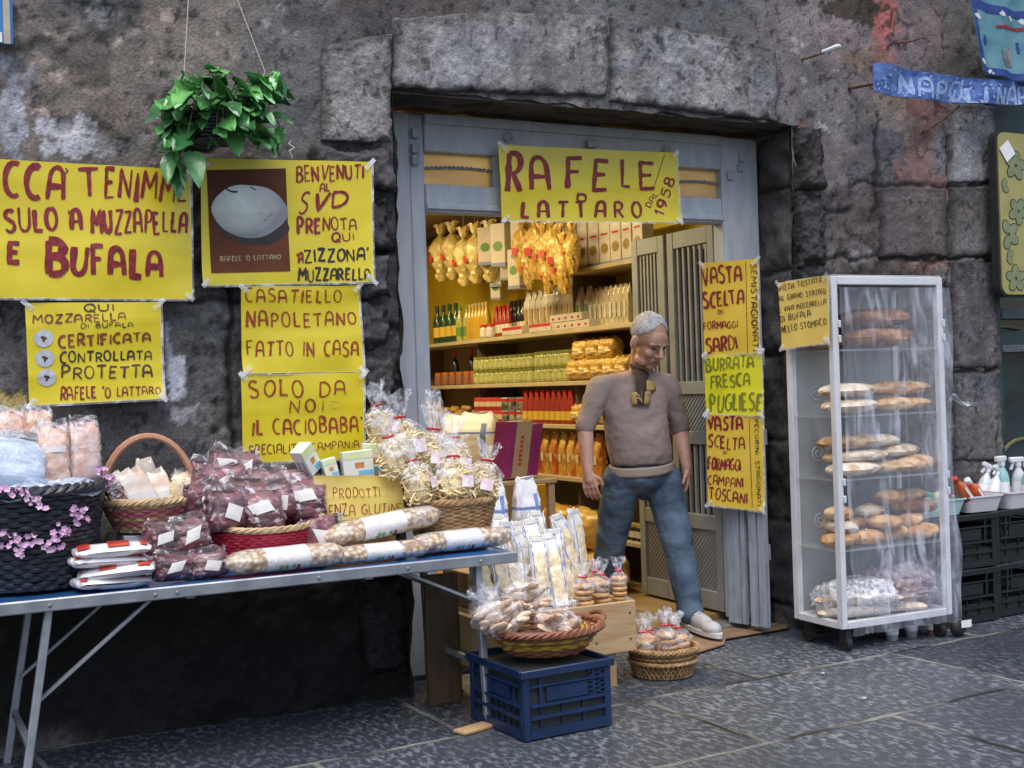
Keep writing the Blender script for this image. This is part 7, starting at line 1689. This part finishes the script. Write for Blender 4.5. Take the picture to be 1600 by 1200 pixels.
# ================================================================ BREAD CABINET
M['frame_white'] = pm('white_painted_frame', (.60,.61,.64), (.68,.69,.71), scale=10, rough=.35, coat=.2)
M['glass'] = film('cabinet_glass', alpha=.05, tint=(.85,.9,.95), rough=.05, bump=.0, scale=3, white=.04)
M['shelf_glass'] = film('shelf_glass', alpha=.34, tint=(.62,.70,.72), rough=.08, bump=.0, scale=3, white=.1)
M['frost'] = pm('frosted_back_glass', (.31,.33,.34), (.38,.40,.41), scale=2, rough=.35, coat=.3)
M['frost_line'] = pm('etched_scroll', (.56,.58,.60), rough=.5)
M['curtain'] = film('clear_curtain', alpha=.22, tint=(.82,.87,1.0), rough=.09, bump=.5, scale=5, white=.34, lo=.50, hi=.80, stretch=(2.6,1.5,.7))  # highlights on the folds painted as stretched white streaks
zb0 = at(1318,985,Y=-.46).z; zt0 = at(1306,431,Y=-.46).z
cx_ = Vector((1, -.03, 0)).normalized(); cy_ = Vector((-cx_.y, cx_.x, 0)); CW = .685; CD = .355; O0 = Vector((3.985,-.46,0)); Z = Vector((0,0,1))
C_ = lambda x, y, z: O0+cx_*x+cy_*y+Z*z
cab = thing('bread_cabinet', 'tall white framed glass bread cabinet on castors with clear plastic curtain', 'display cabinet', C_(CW/2,CD/2,0))
def cbox(m, x0, y0, z0, x1, y1, z1, bev=.003, mi=0): m.obox(C_((x0+x1)/2,(y0+y1)/2,(z0+z1)/2), cx_, cy_, Z, ((x1-x0)/2,(y1-y0)/2,(z1-z0)/2), mi, bev)
w_ = .035
for x, y in ((0,0),(CW-w_,0),(0,CD-w_),(CW-w_,CD-w_)):
    m = MB(); cbox(m, x,y,zb0+.002, x+w_,y+w_,zt0-.002); m.build('post', M['frame_white'], cab)
for nm, z0, z1 in (('bottom_rail',zb0,zb0+.035),('top_rail',zt0-.04,zt0)):
    m = MB(); cbox(m, w_,.002,z0, CW-w_,w_-.002,z1); cbox(m, w_,CD-w_+.002,z0, CW-w_,CD-.002,z1); cbox(m, .002,w_,z0, w_-.002,CD-w_,z1); cbox(m, CW-w_+.002,w_,z0, CW-.002,CD-w_,z1); m.build(nm, M['frame_white'], cab)
m = MB(); cbox(m, .004,.004,zt0-.001, CW-.004,CD-.004,zt0+.006); m.build('top_panel', pm('grey_top_sheet', (.36,.38,.40), rough=.4), cab)
m = MB(); cbox(m, w_,w_,zb0+.004, CW-w_,CD-w_,zb0+.02); m.build('floor_panel', M['frame_white'], cab)
m = MB(); cbox(m, w_,CD-.022,zb0+.036, CW-w_,CD-.014,zt0-.041, 0); bk = m.build('back_panel', M['frost'], cab, smooth=False)
SZ = [at(1320,y,Y=-.46).z for y in (546,650,750,861)]
for z in SZ:
    m = MB(); cbox(m, .012,.012,z-.008, CW-.012,CD-.024,z, .001); m.build('shelf', M['shelf_glass'], cab)
    m = MB()
    for sx_, cxx, r0 in ((1,.30,.055),(-1,.46,.055),(1,.16,.04),(-1,.58,.04)):
        m.tube([C_(cxx+sx_*r0*(.15+.85*k/22)*math.cos(k*.52), CD-.0245, z+.11+r0*(.15+.85*k/22)*math.sin(k*.52)) for k in range(23)], .0035, 4)
    for cxx in (.38,.22,.54): m.ell(C_(cxx, CD-.024, z+.12), (.008,.003,.008), n=8)
    m.build('etched_scroll', M['frost_line'], bk)
m = MB(); cbox(m, .012,w_,zb0+.036, .016,CD-w_,zt0-.041, 0); m.build('side_pane', M['glass'], cab, smooth=False)
m = MB(); cbox(m, CW-.016,w_,zb0+.036, CW-.012,CD-w_,zt0-.041, 0); m.build('side_pane', M['glass'], cab, smooth=False)
m = MB()
for x in (w_, CW-.004):
    for z in (1.52,1.45,.78,.70): cbox(m, x-.008,-.008,z, x+.010,.0,z+.035)
m.build('hinges', M['frame_white'], cab)
def cur(u, v):
    x = .015+(CW+.0)*u; fold = .022*math.sin(u*15+.6)+.012*math.sin(u*37+v*2)+.008*math.sin(u*71+1)
    bul = .055*math.exp(-((v-.13)/.13)**2); z = zt0-.055-(zt0-.055-zb0+.02)*(1-v)
    return C_(x+.012*math.sin(v*9)*(u > .9), -.016-abs(fold)*(.35+.65*min(1, (1-v)*3+.25))-bul*(.6+.4*math.sin(u*9+v*20))-.008*n1(u*9, v*14, 3), z)
m = MB(); m.surf(cur, 90, 46); m.build('curtain', M['curtain'], cab)
def cur2(u, v):
    return C_(CW+.010+.02*n1(v*16, u*5, 9)+.05*math.exp(-((v-.13)/.11)**2)*n1(v*30, 2, 4), -.01+.20*u, zt0-.06-(zt0-.06-zb0+.01)*(1-v))
m = MB(); m.surf(cur2, 10, 60); m.build('curtain_side', M['curtain'], cab)
p0 = C_(CW+.03,0,at(1495,620,Y=-.48).z); m = MB()
m.surf(lambda u, v: p0+cx_*(.16*u)+Z*(-.05*u+.035*(v-.5)*(1-.6*u)+.01*math.sin(u*9))+cy_*(.015*math.sin(u*7+v*5)), 12, 4); m.build('loose_film', M['film_white'], cab)
M['rubber'] = pm('black_rubber', (.012,.012,.012), rough=.7)
for x, y in ((.05,.04),(CW-.05,.04),(.05,CD-.05),(CW-.05,CD-.05)):
    m = MB(); c = C_(x,y,.036); m.tube([c-cx_*.014, c+cx_*.014], .035, 16); m.obox(c+Z*.03, cx_, cy_, Z, (.018,.025,max(.008, (zb0-.04)/2-.0)), 0, .003); m.build('castor', M['rubber'], cab)
m = MB(); m.ell(C_(CW+.02,-.01,.045), (.045,.03,.042), n=14); m.build('castor', M['rubber'], cab)
m = MB(); cbox(m, CW+.01,-.045,.05, CW+.075,-.043,.085, 0); m.build('tag', M['white'], cab, smooth=False)
s = Sheet('paper_note', 'yellow handwritten note taped to the side of the bread cabinet', [(1216,442),(1293,430),(1296,535),(1222,546)], (-.115,-.465,-.465,-.115), M['sheet_pale'], wave=.001, seed=14)
for k, (tx_, x0, y0, x1, y1, h) in enumerate((("PIZZA TOSTATA",1219,455,1286,440,8),("AL GRANO STATIVO",1219,471,1291,458,8),("E VIVA MOZZARELLA",1219,488,1291,475,8),("DI BUFALA",1220,503,1268,494,9),("NELLO STOMACO",1222,520,1292,507,10))): s.text(tx_, (x0,y0), (x1,y1), h, mat='ink_dark', w=.12, gap=.3)
s.done()
# bread
M['crust'] = pm('golden_crust', (.40,.20,.07), (.68,.48,.27), scale=16, rough=.85, bump=.8, bscale=34, vary=.18, detail=8, lo=.40, hi=.62)
M['crust_dark'] = pm('dark_crust', (.20,.075,.028), (.46,.25,.11), scale=15, rough=.85, bump=.8, bscale=34, vary=.12, detail=8, lo=.40, hi=.66)
M['crust_pale'] = pm('floury_crust', (.50,.33,.19), (.80,.71,.57), scale=15, rough=.9, bump=.8, bscale=34, vary=.12, detail=8, lo=.36, hi=.56)
def loaf(L, w, h, mat, slashes=3, seed=1, taper=.55):
    taper *= .72; w *= 1.18; h *= 1.02
    t = thing('bread_loaf', '', 'bread'); m = MB()
    def fn(u, v):
        a = 6.2832*u; q = 2*v-1; e = max(.02, 1-abs(q)**2.6)**taper; cz = math.sin(a); k = 1+.26*(n1(math.cos(a)*2+v*5, math.sin(a)*2, seed)-.5)+.10*(n1(math.cos(a)*5+v*13, math.sin(a)*5, seed+1)-.5)
        return (L/2*q, .10*w*math.sin(v*4+seed)+w/2*e*k*math.copysign(abs(math.cos(a))**.85, math.cos(a)), h*.5+h*.5*e*k*(cz if cz > 0 else cz*.9)-.5*h*(1-1)+(0 if cz > 0 else .05*h))
    m.surf(fn, 20, 20, cu=True); m.add([m.v[i] for i in range(20)], [tuple(range(20))[::-1]]); m.add([m.v[400+i] for i in range(20)], [tuple(range(20))]); o = m.build('crust', mat, t)
    if slashes:
        m = MB()
        for i in range(slashes):
            x = L*(-.30+.60*(i+.5)/slashes)
            m.surf(lambda u, v, x=x: (x+.05*L*(u-.5)*2+.012*(v-.5)*(1-abs(2*u-1)), w*.28*(2*u-1), h*(1.0-.30*(2*u-1)**2)*max(.2, 1-abs(2*x/L)**2.6)**taper*1.0+.003+h*.5*(1-max(.2, 1-abs(2*x/L)**2.6)**taper)), 6, 2)
        m.build('slash', M['crust_pale'] if mat is not M['crust_pale'] else M['crust'], o)
    return t
LD = Stock(loaf(.36,.17,.10,M['crust_dark'],2,1)); LP = Stock(loaf(.34,.14,.075,M['crust_pale'],0,4)); LG = Stock(loaf(.36,.12,.075,M['crust'],3,7,.7)); RL = Stock(loaf(.15,.085,.06,M['crust'],1,9,.6)); RL2 = Stock(loaf(.13,.09,.055,M['crust_pale'],2,15,.6)); RL3 = Stock(loaf(.16,.08,.06,M['crust_dark'],1,19,.7)); LG2 = Stock(loaf(.34,.13,.065,M['crust_pale'],2,23,.6)); RLS = (RL, RL2, RL3); BG = Stock(loaf(.42,.085,.06,M['crust_pale'],4,11,.5))
GB = 'bread in the glass cabinet'
def bread(st, px, py, y, z, rz, lb, sc=1.0, ry=0):
    p = at(px, py, Y=O0.y+y); q = p-O0; x = min(max(q.dot(cx_), .10 if st in RLS else .175), CW-(.09 if st in RLS else .16)); y = y*.72+.03; st.put(tuple(C_(x, y, z)), (0,R(ry),rz+math.atan2(cx_.y,cx_.x)), sc, lb, GB)
z1, z2, z3, z4 = SZ
bread(LD, 1366,540,.16,z1+.001,.1,'big dark loaf lying on the top cabinet shelf under another',1.05); bread(LD, 1358,505,.17,z1+.098,-.05,'big dark loaf lying on another at the top of the cabinet',1.0); bread(LD, 1262,540,.30,z1+.001,.4,'dark loaf behind the yellow note on the top cabinet shelf',.8)
bread(LP, 1302,645,.10,z2+.001,.0,'pale loaf, lower of the left pair on the second shelf'); bread(LP, 1312,618,.12,z2+.072,.06,'pale loaf, upper of the left pair on the second shelf',1.05); bread(LG, 1405,635,.16,z2+.001,.0,'golden loaf, lower of the pair behind the curtain folds'); bread(LG, 1400,606,.18,z2+.074,-.06,'golden loaf, upper of the pair behind the curtain folds',1.05)
for k, (st, px, y, dz, rz, sc, l) in enumerate(((LP,1292,.09,.001,.0,.85,'floury loaf, lowest front one on the third shelf'),(BG,1350,.20,.001,.2,.8,'long floury stick at the back of the third shelf'),(LG,1378,.10,.001,-.3,.8,'golden loaf in the bottom layer of the third shelf, beside the post'),(RL,1418,.10,.001,.2,1.2,'plump roll in the bottom layer of the third shelf, by the folds'),(RL,1455,.14,.001,-.4,1.25,'plump roll at the curtain edge of the third shelf'),(LG,1280,.14,.064,.1,.75,'golden loaf in the middle layer, near the side pane'),(LG2,1340,.12,.066,-.15,.85,'golden loaf in the middle layer, behind the front post'),(LP,1400,.20,.068,.2,.85,'floury loaf in the middle layer, among the folds'),(LG,1300,.13,.126,.1,.9,'golden slashed loaf on top of the third shelf pile'),(LG2,1355,.17,.128,-.1,.9,'second golden loaf on top of the third shelf pile'))): bread(st, px, 740, y, z3+dz, rz, l, sc*1.12)
rr_ = random.Random(8); nn_ = 0
SP = ['by the side pane','just left of the post','just behind the post','inside the wrapped patch','by the first curtain fold','among the curtain folds','at the curtain edge']
for lay, (xs_, dz) in enumerate((((1262,1292,1322,1352,1384,1418,1446),.001),((1276,1310,1345,1380,1414,1440),.062),((1300,1350,1392,1428),.122),((1385,1420),.18))):
    for i, px in enumerate(xs_): bread(RLS[(i*2+lay) % 3] if (i+lay) % 2 else RL, px, 850, .10+.06*(i % 3)+.04*(lay > 1), z4+dz, rr_.uniform(-.7,.7), 'roll in the %s layer on the fourth shelf, %s' % (('bottom','second','third','top')[lay], SP[i] if lay < 1 else SP[i+1]), rr_.uniform(1.12,1.30), rr_.uniform(-8,8))
for k, (px, y, dz, rz, l) in enumerate(((1290,.12,.001,-.35,'floury baguette lowest on the cabinet floor'),(1330,.16,.001,-.3,'floury baguette beside the lowest one on the cabinet floor'),(1305,.14,.058,-.4,'floury baguette stacked on the cabinet floor, nearest the side pane'),(1350,.10,.058,-.45,'floury baguette stacked on the cabinet floor, under the wrapped bag'),(1385,.12,.001,-.5,'floury baguette poking toward the plastic curtain'),)): bread(BG, px, 960, y, zb0+.022+dz, rz, l, .9)
t = thing('bread_bag', 'clear bag wrapped round baguettes on the cabinet floor', 'bag', C_(.26,.15,zb0+.022), 'bags on the cabinet floor'); m = MB(); pillow(m, .34, .30, .17, 3, crink=.014); m.xf(Matrix.Translation(C_(.22,.28,zb0+.105)) @ Matrix.Rotation(-.25,4,'Z') @ Matrix.Rotation(R(84),4,'X')); m.build('film', M['film_white'], t)
t = thing('bread_bag', 'pinkish plastic bag filling the curtain corner of the cabinet floor', 'bag', C_(.55,.14,zb0+.022), 'bags on the cabinet floor'); m = MB(); pillow(m, .36, .22, .22, 7, crink=.02, nu=40, nv=24); m.xf(Matrix.Translation(C_(.49,.16,zb0+.024))); m.build('film', M['film_pink'], t)
m = MB()
for k in range(6): m.ell(C_(.40+.035*k,.13+.03*(k % 2),zb0+.09+.02*(k % 3)), (.05,.06,.05), n=10, lump=.2, seed=k)
m.build('rolls', M['crust_dark'], t)
# cups and bottles under the cabinet
M['cup'] = pm('whitish_plastic_cup', (.26,.27,.30), (.32,.32,.34), scale=20, rough=.35); M['cup_red'] = pm('reddish_bottle', (.20,.07,.05), (.3,.2,.18), scale=14, rough=.35)
for k, (px, py, mt, l) in enumerate(((1394,1000,'cup','whitish plastic cup standing under the bread cabinet'),(1458,992,'cup_red','reddish plastic bottle standing under the bread cabinet'),(1424,994,'cup','dim plastic cup between the other two under the cabinet'))):
    p = at(px, py, Z=0); t = thing('plastic_cup', l, 'cup', p, 'cups under the cabinet'); m = MB(); m.lathe([(.026,0),(.028,.004),(.034,.085),(.030,.085),(.024,.006)], 18, p, cap=False); m.lathe([(.001,.003),(.026,.003)], 18, p, cap=False); m.build('cup', M[mt], t); m = MB(); m.lathe([(.0315,.03),(.0338,.06)], 18, p, cap=False); m.build('band', M['white' if k != 1 else 'label'], t)

# ================================================================ CRATES AND TRAYS BESIDE THE NEXT SHOP
q0 = at(1562,968,Z=0); kx0 = q0.x-.40; ky = q0.y
zk = at(1530,802,Y=ky).z/2
for i in range(2):
    for j in range(2): crate('plastic_crate', 'black plastic crate, %s of the stack %s' % (('lower','upper')[j], ('beside the bread cabinet','at the photo edge by the next shop')[i]), Vector((kx0+.425*i, ky+.03*i, zk*j)), Vector((1,0,0)), Vector((0,1,0)), .395, .33, zk-.002, M['crate_black'], 'crate', 'black crates by the next shop', mesh=False)
def tray(label, x, y, z, w, d, h, mat):
    t = thing('plastic_tray', label, 'tray', (x,y,z), 'trays on the black crates'); m = MB()
    P = lambda k, zz: rrect(x-w/2*k, x+w/2*k, y-d/2*k, y+d/2*k, .03)
    rings = [(.86,0),(1.0,h),(1.03,h),(1.03,h-.008),(.97,h-.004),(.84,.006)]; vs = []; n_ = len(P(1,0))
    for k, zz in rings: vs += [(a, b_, z+zz) for a, b_ in P(k, zz)]
    fs = [(r_*n_+i, r_*n_+(i+1) % n_, (r_+1)*n_+(i+1) % n_, (r_+1)*n_+i) for r_ in range(len(rings)-1) for i in range(n_)]; fs += [tuple(range(n_))[::-1], tuple((len(rings)-1)*n_+i for i in range(n_))]
    m.add(vs, fs); m.build('tray', mat, t); return t
zk2 = 2*zk
M['tray_teal'] = pm('pale_teal_plastic', (.42,.60,.58), (.46,.64,.62), scale=4, rough=.35); M['tray_white'] = pm('white_plastic', (.66,.62,.64), (.70,.66,.68), scale=4, rough=.35)
tray('pale teal plastic tray on the black crates beside the bread cabinet', kx0+.02, ky+.15, zk2, .38, .28, .085, M['tray_teal'])
tray('white plastic tray holding orange bottles on the black crates', kx0+.36, ky+.17, zk2, .26, .30, .085, M['tray_white'])
tray('white plastic tray of spray bottles at the photo edge', kx0+.66, ky+.16, zk2, .30, .30, .09, M['tray_white'])
def spray(label, x, y, z, body, head, sc=1.0, rot=(0,0,0)):
    t = thing('spray_bottle', label, 'bottle', (0,0,0), 'bottles on the trays'); m = MB(); m.lathe([(.030,0),(.034,.008),(.034,.10),(.028,.13),(.014,.155),(.013,.165)], 16); m.build('bottle', body, t)
    m = MB(); m.lathe([(.016,.165),(.016,.185)], 12); m.box((-.05,-.012,.185), (.03,.012,.212), bev=.005); m.bar((-.028,0,.186), (-.042,0,.150), .010, .012); m.build('trigger', head, t)
    m = MB(); m.lathe([(.0345,.03),(.0345,.09)], 16, cap=False); m.build('label', M['white'], t); place(t, (x,y,z), rot, sc)
m_cw = cm('cloudy_white_bottle', (.62,.66,.68), .3, .4); m_aq = cm('aqua_bottle', (.25,.50,.50), .3, .4); m_or = cm('orange_plastic', (.62,.12,.03), .3, .4)
for k, (px, y, z, bd, sc, rot, l) in enumerate(((1530,.22,.03,m_cw,1.0,(0,R(24),0),'white spray bottle leaning over the orange bottles'),(1548,.16,.03,m_cw,.95,(0,R(30),.3),'white spray bottle leaning in the middle of the trays'),(1566,.24,.02,m_aq,1.15,(0,0,.2),'upright spray bottle with a bluish body'),(1592,.22,.02,m_cw,1.1,(0,0,-.3),'upright white spray bottle at the photo edge'),(1606,.12,.02,m_aq,1.0,(0,0,.5),'aqua spray bottle in the last tray'))): spray(l, at(px,760,Y=ky+y).x, ky+y, zk2+z, bd, M['frame_white'], sc, rot)
for k, (px, y, dz, l) in enumerate(((1508,.06,.07,'orange bottle with a red cap lying against the cabinet film'),(1528,.08,.055,'orange bottle with a white cap lying in the white tray'))):
    p = at(px, 755, Y=ky+y); t = thing('orange_bottle', l, 'bottle', group='bottles on the trays'); m = MB(); m.lathe([(.030,0),(.033,.008),(.033,.10),(.016,.135),(.014,.15)], 16); m.build('bottle', m_or, t); m = MB(); m.lathe([(.018,.15),(.018,.175),(.012,.18)], 12); m.build('cap', m_lred if k == 0 else M['white'], t)
    m = MB(); m.box((-.012,-.0345,.01), (.004,-.033,.10)); m.build('label', M['white'], t); place(t, (p.x+.02,p.y,zk2+dz), (0,R(-48),.2))
p = at(1476,722,Y=ky+.1); t = thing('lime_bottle', 'round yellowish squeeze bottle lying in the teal tray', 'bottle', (p.x-.02,ky+.12,zk2+.02)); m = MB(); m.ell((p.x-.02,ky+.12,zk2+.085), (.05,.035,.035), n=14); m.build('bottle', cm('pale_lemon_plastic', (.60,.55,.22), .3, .4), t); m = MB(); m.tube([(p.x+.03,ky+.12,zk2+.088),(p.x+.055,ky+.12,zk2+.09)], .010, 8); m.build('cap', m_lred, t)
t = thing('scrubbing_brush', 'bright teal brush lying across the teal tray', 'brush', (kx0-.02,ky+.12,zk2+.08)); m = MB(); m.tube([(kx0-.10,ky+.05,zk2+.135),(kx0+.0,ky+.10,zk2+.11),(kx0+.12,ky+.16,zk2+.095)], [.022,.02,.012], 8); m.build('handle', pm('bright_teal_plastic', (.05,.48,.44), rough=.35), t); m = MB(); m.ell((kx0-.10,ky+.05,zk2+.118), (.045,.03,.02), n=10, lump=.2); m.build('bristles', M['tray_white'], t)
